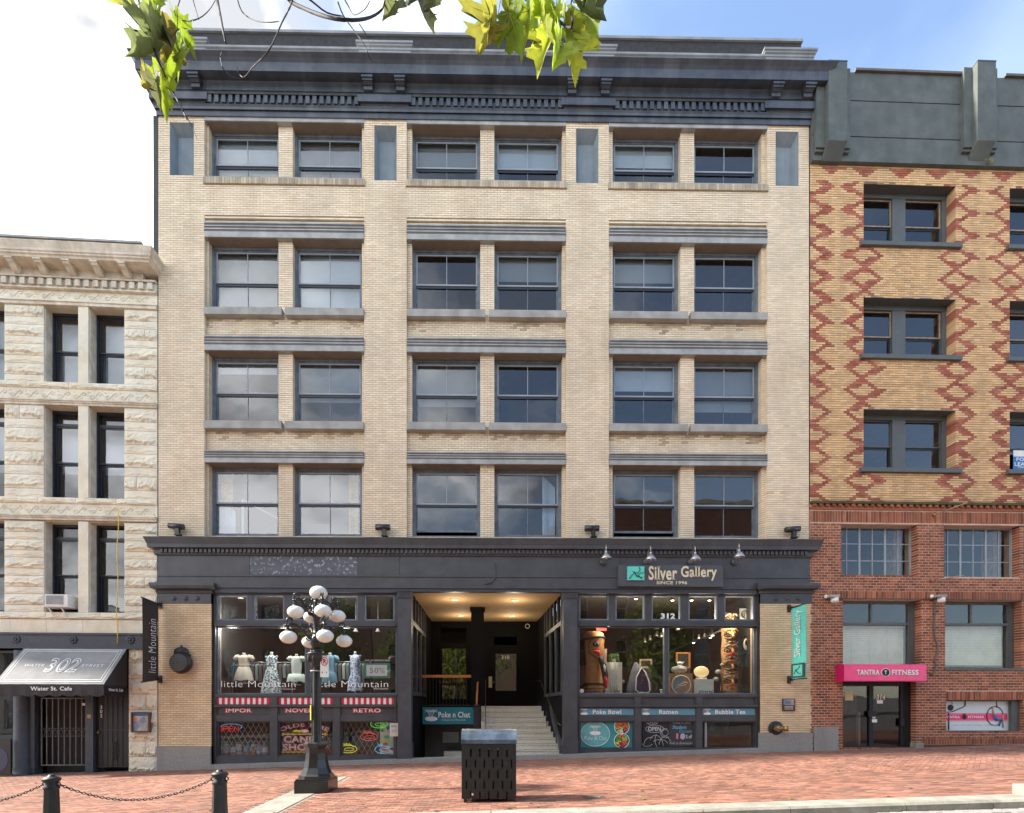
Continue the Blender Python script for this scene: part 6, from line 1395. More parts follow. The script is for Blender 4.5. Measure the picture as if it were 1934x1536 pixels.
# ============================================================ DRESS SHOP
def dressmat(n,c,c2,floral=False):
    m=mat(n,c,.85,var=.1,bump=.1,scale=34 if floral else 3,c2=c2)
    if floral:
        x=[k for k in m.node_tree.nodes if k.type=='MAP_RANGE'][1]; x.inputs[1].default_value=.50; x.inputs[2].default_value=.53
    return m
m_lace=dressmat('cream_lace',(.70,.64,.54),(.60,.54,.44)); m_fl1=dressmat('navy_floral',(.72,.76,.72),(.08,.15,.20),True); m_mintd=dressmat('pale_mint_cotton',(.62,.70,.63),(.52,.60,.55)); m_denim=dressmat('light_blue_cotton',(.20,.38,.48),(.15,.30,.40)); m_fl2=dressmat('blue_floral',(.72,.76,.78),(.18,.28,.55),True)
m_form=mat('mannequin_cloth',(.55,.52,.46),.8)
def dress(px,pyt,pyb,wpx,fl,m,lab,waist=.42,sleeve=1,belt=False,d=.85,strap=False):
    x,zt=P(px,pyt,d); _,zb_=P(px,pyb,d); H=zt-zb_; hw=(P(px+wpx/2,pyt,d)[0]-x); sh=hw*.55 if not strap else hw*.45
    t=thing('mannequin',lab,'mannequin',(x,d,zb_-.02),0,'dressed mannequins in the dress shop window')
    prof=[(0,hw*fl),(.10,hw*fl*.97),(.3,hw*(fl*.75+.1)),(1-waist-.05,hw*.55),(1-waist,hw*.46),(1-waist+.12,hw*.50),(.86,hw*.56),(.93,hw*.55),(.975,hw*.34),(1.0,hw*.16)]
    n=28; vs=[];fs=[]
    for i,(v,r) in enumerate(prof):
        ry=r*(.62 if v>.5 else .75)
        for k in range(n):
            a=2*PI*k/n; f=1+(.07*math.sin(a*7+px)+.04*math.sin(a*13))*max(0,(1-waist-v))/(1-waist)*1.3
            vs.append((r*f*math.cos(a),ry*f*math.sin(a),v*H+ (.02*math.sin(a*5) if i==0 else 0)))
    for i in range(len(prof)-1):
        for k in range(n): a,b=i*n+k,i*n+(k+1)%n; fs.append((a,b,b+n,a+n))
    dm=MB(); dm.add(vs,fs,0,True)
    dr=dm.build('dress',m,t)
    if sleeve:
        for s in (-1,1):
            q=MB(); q.tube([(s*hw*.42,0,H*.95),(s*hw*.68,-.01,H*.91),(s*hw*.86,-.02,H*(.91-.11*sleeve))],[hw*.17,hw*.24,hw*.22],10); q.build('sleeve',m,dr)
    else:
        for s in (-1,1):
            q=MB(); q.tube([(s*hw*.40,0,H*.93),(s*hw*.62,-.01,H*.97)],[hw*.08,hw*.1],8); q.build('frill',m,dr)
    if belt: q=MB(); q.lathe([(hw*.49,H*(1-waist)-.03),(hw*.49,H*(1-waist)+.03)],n=16,sy=.65); q.build('belt',m_wood,dr)
    MB().lathe([(hw*.16,H*.98),(hw*.14,H*1.04),(hw*.15,H*1.075),(0,H*1.08)],n=12).build('neck',m_form,t)
    q=MB(); q.tube([(0,0,-H*.1),(0,0,.05)],.02,6); q.lathe([(.16,-H*.12-.0),(.15,-H*.10),(0,-H*.10)],n=14); q.build('stand',m_white,t)
    return t
dress(461,1236,1284,40,.86,m_lace,'mannequin in a short cream lace dress with a belted waist, nearest the west pier',.44,1,True)
dress(513,1236,1309,38,1.0,m_fl1,'mannequin in a long white dress with dark floral print',.34,.0)
dress(560,1238,1287,36,.95,m_mintd,'mannequin in a short pale mint smock dress west of the lamp post',.72,.6)
dress(623,1236,1288,36,.75,m_denim,'mannequin in a light blue puff sleeve dress east of the lamp post',.60,1.2)
dress(671,1235,1304,34,.85,m_fl2,'mannequin in a sleeveless white dress with blue floral print beside the sale sign',.5,.0,strap=True)
# hanging clothes on rails
random.seed(17)
gm=[dressmat('hanging_%d'%k,c,tuple(v*.7 for v in c)) for k,c in enumerate([(.16,.22,.22),(.30,.32,.30),(.08,.13,.17),(.42,.42,.38),(.22,.30,.30),(.12,.11,.12)])]
q=0
cols_=['dark teal','grey green','navy','pale stone','sea green','charcoal']
for rail,(pa,pb,py,d) in enumerate([(440,552,1251,1.5),(588,700,1250,1.5)]):
    x0,z=P(pa,py,d); x1,_=P(pb,py,d); zf=ZF
    t=thing('clothes_rail','chrome clothes rail behind the mannequins in the %s display pane'%('west' if rail==0 else 'east'),'clothes rail',(0,0,0),0,'clothes rails'); 
    MB().tube([(x0,d,z),(x1,d,z)],.015,6).build('bar',m_alum,t); 
    for x in (x0,x1): MB().tube([(x,d,z),(x,d,zf)],.015,6).build('upright',m_alum,t)
    n=15
    for k in range(n):
        x=x0+.08+(x1-x0-.16)*k/(n-1); w_=.045; L_=random.uniform(.45,.85); ci=random.randrange(6); g_=MB()
        yy=.2; g_.prism([(d-.06,z-.05),(d+.06,z-.05),(d+yy,z-.14),(d+.15,z-L_),(d-.15,z-L_),(d-yy,z-.14)],x-w_,x+w_,'x'); g_.tube([(x,d,z-.05),(x,d,z+.02)],.006,4)
        nb='between the mannequins' 
        o=g_.build('hanging_garment',gm[ci],None); tag(o,'%s garment, %s from the post end of the rail in the %s display pane'%(cols_[ci],['first','second','third','fourth','fifth','sixth','seventh','eighth','ninth','tenth','eleventh','twelfth','thirteenth','fourteenth','last'][k],'west' if rail==0 else 'east'),'garment','garments on the dress shop rails')
# faint shop ceiling lamps and round paper lamps
for k,(px,py,d) in enumerate([(455,1127,1.2),(672,1190,2.0),(714,1190,2.0)]):
    x,z=P(px,py,d); t=thing('spot_lamp','small white spot lamp hanging in the dress shop, '+['behind the first transom','over the floral mannequin','over the sale sign'][k],'lamp',(x,d,z),0,'spot lamps in the dress shop')
    MB().lathe([(.03,.10),(.05,.02),(.09,-.06),(.085,-.06),(0,-.02)],n=12).build('lamp_shade',m_white,t); MB().tube([(0,0,.08),(0,0,min(ZCE-z,1.0))],.01,4).build('rod',m_white,t)
# ============================================================ GALLERY
m_carve=mat('carved_cedar',(.40,.17,.04),.6,c2=(.30,.12,.03),var=.2,scale=6,bump=.4,bscale=18); m_carve2=mat('pale_carved_cedar',(.42,.24,.10),.6,c2=(.32,.17,.07),var=.2,scale=8,bump=.4,bscale=20)
# west pole: broad, with eye, red mouth and long beak
x,zt=P(1121,1194,.9); zb_=ZF+.03; H=zt-zb_; hw=.34
t=thing('totem_pole','broad carved cedar pole with a round eye and long white and red beak','totem pole',(x,.9,zb_))
MB().lathe([(hw,0),(hw,H*.12),(hw*.94,H*.13),(hw*.94,H*.62),(hw,H*.64),(hw*1.02,H*.90),(hw*.95,H*.97),(hw*.7,H)],n=24,sy=.8).build('trunk',m_carve,t)
q=MB(); q.tube([(hw*1.02*math.cos(a),-hw*.86*math.sin(a),H*.90+.03*math.sin(a*2)) for a in [i*PI/10 for i in range(11)]],.045,6); q.build('brow',m_black,t)
q=MB(); q.ell((.03,-hw*.80,H*.80),.12,.04,.095); q.build('eye_ring',m_black,t); q=MB(); q.ell((.035,-hw*.83,H*.80),.085,.045,.06); q.build('eye',m_wood,t); q=MB(); q.ell((.045,-hw*.90,H*.80),.05,.025,.045); q.build('pupil',m_black,t)
for z in (.30,.38,.46,.54):
    q=MB(); q.tube([(hw*.97*math.cos(a),-hw*.80*math.sin(a),H*z) for a in [PI*.45+i*PI/14 for i in range(8)]],.006,4); q.build('carved_line',m_carve2,t)
q=MB(); q.tube([(-.10,-hw*.82,H*.90),(-.22,-hw*.66,H*.78),(-.18,-hw*.72,H*.66),(-.02,-hw*.84,H*.60),(.10,-hw*.84,H*.60)],.014,5); q.build('face_outline',m_black,t)
q=MB(); q.ell((.04,-hw*.84,H*.68),.12,.035,.05); q.ell((.12,-hw*.84,H*.65),.05,.035,.08); q.build('mouth',m_redp,t)
q=MB(); q.tube([(.14,-hw*.9,H*.60),(.24,-hw*.95,H*.48),(.31,-hw*.95,H*.32),(.33,-hw*.9,H*.12)],[.08,.10,.10,.03],8); q.build('beak',m_black,t)
q=MB(); q.tube([(.20,-hw*1.05,H*.54),(.26,-hw*1.12,H*.44),(.30,-hw*1.12,H*.34)],[.03,.055,.03],8); q.build('beak_panel',m_wprint,t); q=MB(); q.tube([(.28,-hw*1.12,H*.32),(.33,-hw*1.12,H*.22),(.34,-hw*1.05,H*.12)],[.03,.06,.03],8); q.build('beak_panel',m_redp,t)
for z in (.13,.19): q=MB(); q.tube([(hw*.98*math.cos(a),-hw*.82*math.sin(a),H*z) for a in [i*PI/8 for i in range(9)]],.03,6); q.build('carved_band',m_carve2 if z<.15 else m_black,t)
MB().box(.34,.44,-.0,.3,0,H*.74).build('back_plank',m_wood,t)
# east pole: tall, stacked faces
x,zt=P(1377,1176,1.0); H=zt-zb_+.3; hw=.26
t=thing('totem_pole','tall pale carved pole of stacked faces with red mouths near the gallery side wall','totem pole',(x,1.0,zb_))
MB().lathe([(hw,0),(hw*1.05,H*.1),(hw*.92,H*.2),(hw*1.04,H*.3),(hw*.9,H*.42),(hw*1.02,H*.55),(hw*.88,H*.68),(hw*.98,H*.8),(hw*.85,H)],n=24,sy=.85).build('trunk',m_carve2,t)
random.seed(23)
def wrap(z0,a0,a1,fz,r,m,nm,n=12):
    q=MB(); q.tube([(hw*1.0*math.cos(a0+(a1-a0)*i/n),-hw*.86*math.sin(a0+(a1-a0)*i/n),z0+fz(i/n)) for i in range(n+1)],r,5); q.build(nm,m,t)
for k in range(5):
    zc=H*(.07+.185*k); hh=H*.17
    for s_ in (0,1):
        mid=PI*(.30 if s_ else .70)
        wrap(zc+hh*.62,mid-.42,mid+.42,lambda u:.075*math.sin(PI*u),.020,m_black,'carved_band'); wrap(zc+hh*.62,mid-.42,mid+.42,lambda u:-.05*math.sin(PI*u),.016,m_black,'carved_band')
        q=MB(); q.ell((hw*1.0*math.cos(mid),-hw*.87*math.sin(mid),zc+hh*.63),.038,.025,.026); q.build('eye',m_black,t)
        wrap(zc+hh*.95,mid-.5,mid+.5,lambda u:.03*math.sin(PI*u*2+s_*PI),.028,m_carve if k%2 else m_wood,'carved_brow')
        wrap(zc+hh*.30,mid-.55,mid+.35,lambda u:.09*u-.03,.018,m_black if k%2 else m_carve,'carved_band')
        wrap(zc+hh*.18,mid-.45,mid+.45,lambda u:-.06*math.sin(PI*u),.020,m_wood,'carved_band')
    wrap(zc+hh*.30,PI*.28,PI*.72,lambda u:.03*math.sin(PI*u),.022,m_redp if k%2==0 else m_black,'mouth'); wrap(zc+hh*.20,PI*.25,PI*.75,lambda u:-.05*math.sin(PI*u),.016,m_black,'carved_band')
    q=MB(); q.tube([(0,-hw*.84,zc+hh*.75),(0.01,-hw*1.12,zc+hh*.48),(0,-hw*1.0,zc+hh*.40)],[.03,.045,.02],7); q.build('beak',m_carve2,t)
# pedestals, geode, plants, spheres
def ped(px0,px1,pyt,d,m,lab,name='pedestal'):
    x0,zt=P(px0,pyt,d); x1,_=P(px1,pyt,d); t=thing(name,lab,'pedestal',((x0+x1)/2,d,ZF+.03)); w_=(x1-x0)/2; H=zt-ZF-.03
    q=MB(); q.box(-w_,w_,-.0,.45,0,H); q.build('block',m,t); return t,H,w_
t,H,w_=ped(1143,1175,1251,.75,mat('cream_pedestal',(.58,.55,.40),.6,bump=0),'tall cream pedestal with a grey painted streak, holding a trailing plant')
q=MB(); random.seed(2)
for k in range(9): q.tube([(-.12+.03*k+random.uniform(-.02,.02),-.004,v) for v in [H*f for f in (0,.25,.5,.75,1)]],[.015,.02,.012,.015,.008],4)
q.build('painted_streak',mat('grey_white_streak',(.45,.45,.47),.6,bump=0),t)
leafm=leafmat('shop_leaf',(.05,.14,.03),(.10,.20,.06)); leafl=leafmat('big_shop_leaf',(.035,.10,.03),(.06,.15,.05))
def leafblade(mb,base,dirv,L,Wd,mi=0,droop=.3):
    b=Vector(base); dv=Vector(dirv).normalized(); side=dv.cross(Vector((0,-1,.2))); 
    if side.length<.1: side=Vector((1,0,0))
    side.normalize(); n=6; vs=[]
    for i in range(n+1):
        u=i/n; c=b+dv*L*u-Vector((0,0,1))*droop*L*u*u; w_=Wd*math.sin(PI*min(1,u*.95+.05))**.8
        nrm=dv.cross(side)*.0
        vs+=[tuple(c-side*w_),tuple(c+Vector((0,-.0,-.15*w_))),tuple(c+side*w_)]
    fs=[]
    for i in range(n): a=3*i; fs+=[(a,a+1,a+4,a+3),(a+1,a+2,a+5,a+4)]
    mb.add(vs,fs,mi,True)
x,z=P(1159,1246,.9); t=thing('potted_plant','small trailing plant in a dark pot on the cream pedestal','plant',(x,.95,ZF+.03+H))
MB().lathe([(.07,0),(.1,.12),(.11,.13),(.08,.13),(0,.12)],n=12).build('pot',m_wprint,t)
q=MB(); random.seed(5)
for k in range(60): a=random.uniform(0,2*PI); leafblade(q,(.08*math.cos(a),.08*math.sin(a)*.6-.05,.14+random.uniform(-.05,.15)),(math.cos(a),-.6,random.uniform(-1.2,.8)),random.uniform(.08,.16),.025)
q.build('foliage',leafm,t)
# amethyst geode
x,z=P(1207,1283,.9); t=thing('geode','tall grey rock geode with a dark purple crystal hollow','geode',(x,.9,ZF+.03)); random.seed(4)
q=MB(); prof=[(.36,0),(.38,.3),(.30,.55),(.20,.8),(.10,1.02),(.03,1.12)]; n=14; vs=[];fs=[]
for r,z in prof:
    for k in range(n): a=2*PI*k/n; rr_=r*random.uniform(.88,1.1); vs.append((rr_*math.cos(a)-.1*(z/1.1),rr_*.6*math.sin(a),z))
for i in range(len(prof)-1):
    for k in range(n): a,b=i*n+k,i*n+(k+1)%n; fs.append((a,b,b+n,a+n))
q.add(vs,fs,0,True); q.build('rock',mat('slate_rock',(.08,.09,.12),.6,c2=(.15,.16,.2),bump=.6,bscale=20),t)
q=MB(); pts=[(-.05,.92),(-.22,.60),(-.24,.2),(-.12,.1),(.18,.12),(.22,.2),(.20,.45),(.08,.75)]; q.prism([(u+.05,v) for u,v in pts],-.27,-.2); gc=q.build('crystal_hollow',mat('amethyst',(.05,.015,.06),.2,var=.6,scale=30,bump=1,bscale=60),t)
q=MB(); q.tube([(u+.05,-.27,v) for u,v in pts],.022,5,closed=True); q.build('pale_rim',m_wprint,t)
# big-leaf plant
x,z=P(1255,1308,.8); t=thing('bird_of_paradise_plant','tall broad leaved plant behind the gallery mullion','plant',(x,.8,ZF+.03))
MB().lathe([(.12,0),(.16,.22),(.17,.23),(.13,.22),(0,.2)],n=14).build('pot',m_wprint,t)
for k,(dx,h,lx_,lz_,L_,wd) in enumerate([(-.10,.55,-.9,.75,.55,.09),(-.25,.75,-.7,.8,.6,.08),(.02,.85,.05,1,.55,.12),(.12,.8,.5,.9,.5,.13),(.20,.6,.8,.55,.45,.11),(-.3,.45,-1,.35,.6,.08),(.05,1.1,.3,1,.4,.09)]):
    q=MB(); q.tube([(0,0,.2),(dx*.5,-.02,h*.6),(dx,-.04,h)],.014,5); leafblade(q,(dx,-.04,h),(lx_,-.15,lz_),L_,wd,droop=.25); q.build('leaf',leafl,t)
# brown pedestal with round print, crystal on it
t,H,w_=ped(1265,1308,1272,.55,mat('brown_board',(.38,.20,.08),.6,bump=.05),'square brown display box with a round blue and white print'); 
q=MB(); disc(q,0,H*.5,.30,.30,-.002); q.build('round_print',mat('tan_round_print',(.42,.22,.09),.6,c2=(.04,.28,.36),scale=4.5,bump=0),t); q=MB(); q.tube(arc_pts(0,H*.5,.30,.30,-.01,n=28)[:-1],.014,4,closed=True); q.tube([(-.18,-.01,H*.44),(-.02,-.01,H*.52),(.1,-.01,H*.62),(.2,-.01,H*.58)],.014,4); q.tube([(-.2,-.01,H*.34),(0,-.01,H*.46),(.15,-.01,H*.5)],.012,4); q.build('white_lines',m_wprint,t)
xc_=(P(1265,1272,.55)[0]+P(1308,1272,.55)[0])/2
q=thing('agate_slab','grey and white oval agate slab lying on the brown display box','agate',(xc_,.75,ZF+.03+H)); m_ag=mat('agate',(.45,.46,.46),.3,c2=(.22,.24,.27),scale=10,var=.3,bump=.1); MB().ell((0,0,.14),.27,.09,.14,n=16).build('slab',m_ag,q); MB().ell((.05,-.06,.15),.14,.06,.06,n=14).build('dark_centre',m_lint,q); 
q=thing('glass_bird','small pale glass bird resting on the agate slab','ornament',(xc_+.03,.75,ZF+.03+H+.28)); MB().ell((0,0,.06),.11,.05,.055).build('body',m_white,q); MB().tube([(.08,0,.08),(.14,0,.11)],[.03,.012],6).build('head',m_white,q)
t,H,w_=ped(1311,1348,1283,.6,mat('white_pedestal',(.60,.62,.55),.5,bump=0),'low white pedestal beside the brown display box')
xc_=(P(1311,1283,.6)[0]+P(1348,1283,.6)[0])/2
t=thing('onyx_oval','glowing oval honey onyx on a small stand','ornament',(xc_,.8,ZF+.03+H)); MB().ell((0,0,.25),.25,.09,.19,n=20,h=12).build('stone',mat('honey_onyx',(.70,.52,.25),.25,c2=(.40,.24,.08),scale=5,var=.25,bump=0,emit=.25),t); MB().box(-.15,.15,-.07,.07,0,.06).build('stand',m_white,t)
for k,(px,py) in enumerate([(1356,1269),(1352,1283),(1177,1287),(1363,1256)]):
    x,z=P(px,py,.9); t=thing('mineral_sphere','%s grey mineral sphere on a thin stem %s'%(['upper','lower','small','topmost'][k],['by the tall pole','by the white pedestal','by the cream pedestal','touching the tall pole'][k]),'sphere',(x,.9,z),0,'mineral spheres'); MB().ell((0,0,0),.085 if k<2 else .05,.085 if k<2 else .05,.075 if k<2 else .05).build('ball',m_lint,t); MB().tube([(0,0,-.05),(0,0,ZF-z+.03)],.012,5).build('stem',m_iron,t)
for k,(px0,px1,py0,py1,d,lab) in enumerate([(1277,1304,1232,1262,2.2,'wooden framed glass cabinet behind the agate'),(1208,1232,1245,1262,2.6,'small brass framed picture behind the broad leaves')]):
    t=thing('glass_cabinet' if k==0 else 'framed_picture',lab,'cabinet' if k==0 else 'picture'); x0,z1=P(px0,py0,d); x1,z0=P(px1,py1,d); q=MB(); frame_ring(q,x0,x1,z0,z1,d,d+.06,.06); q.build('frame',m_carve if k==0 else m_wood,t); MB().box(x0+.06,x1-.06,d+.04,d+.05,z0+.06,z1-.06).build('back_panel',m_roomd,t); MB().box(x0,x1,d+.0,d+.3,ZF+.03,z0-.003).build('stand',m_roomd,t)
t=thing('wall_art','black and cream carved mask picture on the gallery side wall','picture'); xw=X(1436)+.02
xw=P(1425,1200,1.3)[0]
MB().box(xw-.4,xw-.36,.45,2.4,ZF+.03,ZCE).build('side_wall',mat('pale_shop_wall',(.30,.31,.31),.85,bump=.2),main)
x0,z1=P(1400,1201,1.1); x1,z0=P(1415,1234,1.1); 
MB().box(x0,x1,1.05,1.09,z0,z1).build('panel',m_black,t); q=MB(); q.ell(((x0+x1)/2,1.05,(z0+z1)/2),.09,.02,.20); q.build('carved_face',m_gold,t); q=MB(); q.ell(((x0+x1)/2,1.03,(z0+z1)/2+.05),.045,.02,.09); q.build('dark_eye',m_black,t)
x0,z1=P(1396,1150,1.1); x1,z0=P(1416,1172,1.1); t=thing('wall_art','white print with black swirls behind the last transom','picture'); MB().box(x0,x1,1.05,1.09,z0,z1).build('panel',m_wprint,t)
q=MB(); c=((x0+x1)/2,(z0+z1)/2)
for r in (.05,.10,.14): q.tube([(c[0]+r*math.cos(a),1.04,c[1]+r*math.sin(a)) for a in [i*PI/7+r*9 for i in range(10)]],.012,4)
q.build('swirl',m_black,t)
# track lights: lit heads with a soft warm light
random.seed(6)
q=thing('track_rail','black ceiling track running back through the gallery','track',(0,0,0)); MB().tube([(P(1240,1247,3)[0],3.5,3.55),(P(1366,1180,1)[0],1.0,4.25)],.03,4,sm=False).build('rail',m_iron,q)
k=0
for (px,py,d,lit) in [(1201,1130,.8,1),(1270,1133,.8,1),(1306,1133,.8,1),(1340,1133,.8,1),(1208,1186,2,0),(1240,1187,2,0),(1280,1189,1.5,0),(1285,1186,1.5,0),(1241,1201,2.6,0),(1249,1203,2.5,0),(1310,1213,2.2,1),(1320,1207,2.,0),(1331,1205,1.8,0),(1342,1203,1.6,1),(1346,1199,1.5,1),(1228,1208,2.8,0),(1218,1213,3,0)]:
    x,z=P(px,py,d); t=thing('track_spotlight',['warm lit','silver'][1-lit]+' track spotlight, '+['behind the second transom','behind the 312 transom','just east of the number 312','behind the fourth transom','over the geode','over the broad leaves','west of the pair by the mullion','east of the pair by the mullion','first of the dim cluster','second of the dim cluster','lowest on the rail','next above the lowest','third up the rail','fourth up the rail','topmost on the rail','west of the dim cluster','farthest back'][k],'spotlight',(x,d,z),0,'track spotlights in the gallery'); k+=1
    MB().lathe([(.03,.16),(.045,.14),(.05,.05),(.085,-.03),(.08,-.03),(.0,.0)],n=12).build('lamp_shade',m_alum if not lit else m_black,t)
    if lit: MB().ell((0,0,-.02),.05,.05,.02,n=8,h=5).build('bulb',m_lamp,t)
    MB().tube([(0,0,.14),(0,0,.4)],.01,4).build('rod',m_iron,t)
for (px,py,d,e) in [(1150,1180,.6,34),(1230,1180,.7,34),(1320,1180,.6,40),(1385,1175,.6,26)]:
    x,z=P(px,py,d); ld=bpy.data.lights.new('gallery_lamp_light','POINT'); ld.energy=e; ld.color=(1,.80,.58); ld.shadow_soft_size=.15; lo_=bpy.data.objects.new('gallery_lamp_light',ld); col.objects.link(lo_); lo_.location=(x,d,z)
for (px,py,d,e) in [(440,1188,.55,26),(540,1188,.55,26),(650,1188,.55,30)]:
    x,z=P(px,py,d); ld=bpy.data.lights.new('dress_shop_fill_light','POINT'); ld.energy=e; ld.color=(1,.93,.85); ld.shadow_soft_size=.2; lo_=bpy.data.objects.new('dress_shop_fill_light',ld); col.objects.link(lo_); lo_.location=(x,d,z)  # added fill lights to brighten the dresses
x,z=P(1132,1185,1.8); tag(MB().box(x-.1,x+.25,1.8,1.82,z-.12,z).build('exit_sign',m_nred),'small red exit sign behind the broad carved pole','sign')
# plant on the upper sill
x,z=P(1392,1014,.22); t=thing('window_plant','spiky green plant in the east window just above the ledge','plant',(x,.62,Zb+.15)); q=MB(); random.seed(9)
for k in range(22): a=random.uniform(-1.3,1.3); leafblade(q,(0,0,0),(math.sin(a),-.3*random.random(),math.cos(a)),random.uniform(.2,.4),.012,droop=.35)
q.build('leaf_tuft',leafmat('spiky_leaf',(.12,.30,.06),(.2,.4,.1)),t)
# ============================================================ STREET FURNITURE
# --- lamp post
LXp,LYp=-3.52,-5.1; gz=g(LXp)+.0
t=thing('street_lamp','ornate black cast iron lamp post carrying nine white globes','street lamp',(LXp,LYp,gz)); lamp=t
DL=16+LYp; pz=lambda py:EYE+(HY-py)*DL/F_PX-gz; S=DL/F_PX
# square plinth, flared octagonal base, fluted shaft
q=MB(); q.box(-.345,.345,-.345,.345,-.03,.25); q.box(-.33,.33,-.33,.33,.25,.28); q.build('plinth',m_iron,t)
q=MB(); q.lathe([(.36,.28),(.36,.34),(.31,.38),(.255,.50),(.225,.66),(.215,.80),(.225,.90),(.25,.93),(.27,.97),(.27,1.0),(.20,1.03)],n=8,sm=False,rot=PI/8); q.build('base',m_iron,t)
q=MB(); zt=pz(1262); n=24; vs=[];fs=[]
for z,r in [(1.0,.125),(1.1,.112),(1.16,.104),(zt*.6,.10),(zt,.094)]:
    for k in range(n): a=2*PI*k/n; rr_=r*(1-.09*(k%3==1)); vs.append((rr_*math.cos(a),rr_*math.sin(a),z))
for i in range(4):
    for k in range(n): a,b=i*n+k,i*n+(k+1)%n; fs.append((a,b,b+n,a+n))
q.add(vs,fs); q.build('shaft',m_iron,t)
q=MB(); z0=pz(1262); q.lathe([(.11,z0),(.13,z0+.04),(.12,z0+.10),(.17,z0+.17),(.20,z0+.27),(.21,z0+.30),(.14,z0+.32),(.12,z0+.36)],n=20)
for k in range(8): a=k*PI/4; q.ell((.165*math.cos(a),.165*math.sin(a),z0+.2),.04,.04,.09,n=8,h=5)
q.build('capital',m_iron,t)
q=MB(); zc=pz(1222); q.lathe([(.09,zc-.06),(.10,zc),(.13,zc+.06),(.13,zc+.14),(.10,zc+.2),(.07,zc+.22),(.07,zc+.6),(.09,zc+.62),(.09,zc+.68),(.055,zc+.72),(.055,pz(1170)),(.075,pz(1165)),(.05,pz(1160)),(.05,pz(1140)),(.07,pz(1136))],n=16); q.build('upper_stem',m_iron,t)
def globe(x,y,z,r=.170): 
    o=MB().ell((0,0,0),r,r,r*.78,n=28,h=16).build('globe',m_globe,t,(x,y,z))
    c=MB(); c.lathe([(.075,r*.72),(.08,r*.80),(.05,r*.88),(.025,r*1.05),(0,r*1.06)],n=14); c.build('globe_cap',m_iron,o); return o
zT=pz(1121); o=MB().ell((0,0,0),.182,.182,.146,n=28,h=16).build('globe',m_globe,t,(.04,0,zT)); MB().lathe([(.07,-.17),(.09,-.14),(.07,-.115)],n=14).build('globe_collar',m_iron,o)
def scroll(cx,cz,r,turns,a0,dirn,ca,sa,rad):
    pts=[]; n=int(turns*10)
    for i in range(n+1):
        a=a0+dirn*2*PI*i/10; rr_=r*(1-i/(n+3)); u=cx+rr_*math.cos(a); pts.append((u*ca,u*sa,cz+rr_*math.sin(a)))
    return pts
for ring,(R0,zg_) in enumerate([(.43,pz(1161)),(.575,pz(1208))]):
    for k in range(4):
        an=R(213)+k*PI/2; ca,sa=math.cos(an),math.sin(an)
        globe(R0*ca+.01,R0*sa,zg_)
        q=MB(); rad=R0
        q.tube([(.06*ca,.06*sa,zg_-.02),(.16*ca,.16*sa,zg_+.02),(.25*ca,.25*sa,zg_+.14),(R0*.70*ca,R0*.70*sa,zg_+.26),(R0*.92*ca,R0*.92*sa,zg_+.28),(R0*ca,R0*sa,zg_+.23),(R0*ca,R0*sa,zg_+.13)],[.028,.03,.026,.03,.034,.03,.03],7)
        q.tube(scroll(R0*.42,zg_+.20,.10,1.5,PI*.2,1,ca,sa,0),[.022-.0008*i for i in range(16)],6)
        q.tube(scroll(R0*.95,zg_+.33,.075,1.3,PI,-1,ca,sa,0),[.022-.001*i for i in range(14)],6)
        q.tube(scroll(R0*.25,zg_+.02,.07,1.2,0,-1,ca,sa,0),.013,5)
        for f in (.5,.72,1.05): q.ell((R0*f*ca,R0*f*sa,zg_+.24+.07*math.sin(f*9)),.045,.045,.028,n=7,h=4)
        q.build('scroll_arm',m_iron,t)
q=MB()
for s in (-1,1): q.tube([(s*.08-.12,-.1,zc-.05),(s*.16-.12,-.1,zc+.02),(s*.17-.12,-.1,zc+.14),(s*.10-.12,-.1,zc+.2),(s*.06-.12,-.1,zc+.14)],.008,4)
q.build('wire_scroll',m_iron,t)
MB().box(-.34,.08,-.14,-.09,pz(1199)-.02,pz(1199)+.02).build('moss_bar',mat('mossy_iron',(.10,.10,.03),.8,var=.5),t)
q=MB(); z1=pz(1240); z0=pz(1280); x0=.115
sg=thing('parking_sign','white no parking sign with a red ring strapped to the lamp post','sign',(LXp,LYp,gz))
q.box(x0-.0,x0+.175,-.125,-.118,z0,z1); q.build('plate',m_wprint,sg)
q=MB(); c=(x0+.0875,z1-.12); q.tube(arc_pts(c[0],c[1],.062,.085,-.128,n=20)[:-1],.009,4,closed=True); q.tube([(c[0]-.045,-.128,c[1]+.055),(c[0]+.045,-.128,c[1]-.055)],.008,4); q.build('red_ring',m_redp,sg)
q=MB(); text_on(q,'P',c[0]-.025,c[0]+.025,c[1]-.045,c[1]+.045,face_y(-.1265),bold=.04); q.build('symbol',m_black,sg)
q=MB(); 
for u in (.045,.13): disc(q,x0+u,z0+.10,.012,.012,-.126,n=10); disc(q,x0+u,z1-.02,.008,.008,-.126,n=8)
q.build('bolt_head',m_black,sg); q=MB(); q.lathe([(.13,z0+.12),(.13,z0+.145)],n=16); q.build('strap',m_lint,sg)
ys=thing('yellow_sticker','weathered yellow sticker wrapped on the lamp shaft','sticker',(LXp,LYp,gz)); q=MB(); z0,z1=pz(1360),pz(1332)
pts=[( .128*math.cos(a),.128*math.sin(a)) for a in [PI+.1+i*.12 for i in range(7)]]; 
for i in range(6): q.hexa([(pts[i][0],pts[i][1],z0),(pts[i+1][0],pts[i+1][1],z0),(pts[i+1][0]*.97,pts[i+1][1]*.97,z0),(pts[i][0]*.97,pts[i][1]*.97,z0),(pts[i][0],pts[i][1],z1),(pts[i+1][0],pts[i+1][1],z1),(pts[i+1][0]*.97,pts[i+1][1]*.97,z1),(pts[i][0]*.97,pts[i][1]*.97,z1)])
q.build('film',mat('yellow_film',(.75,.60,.03),.6,bump=0),ys)
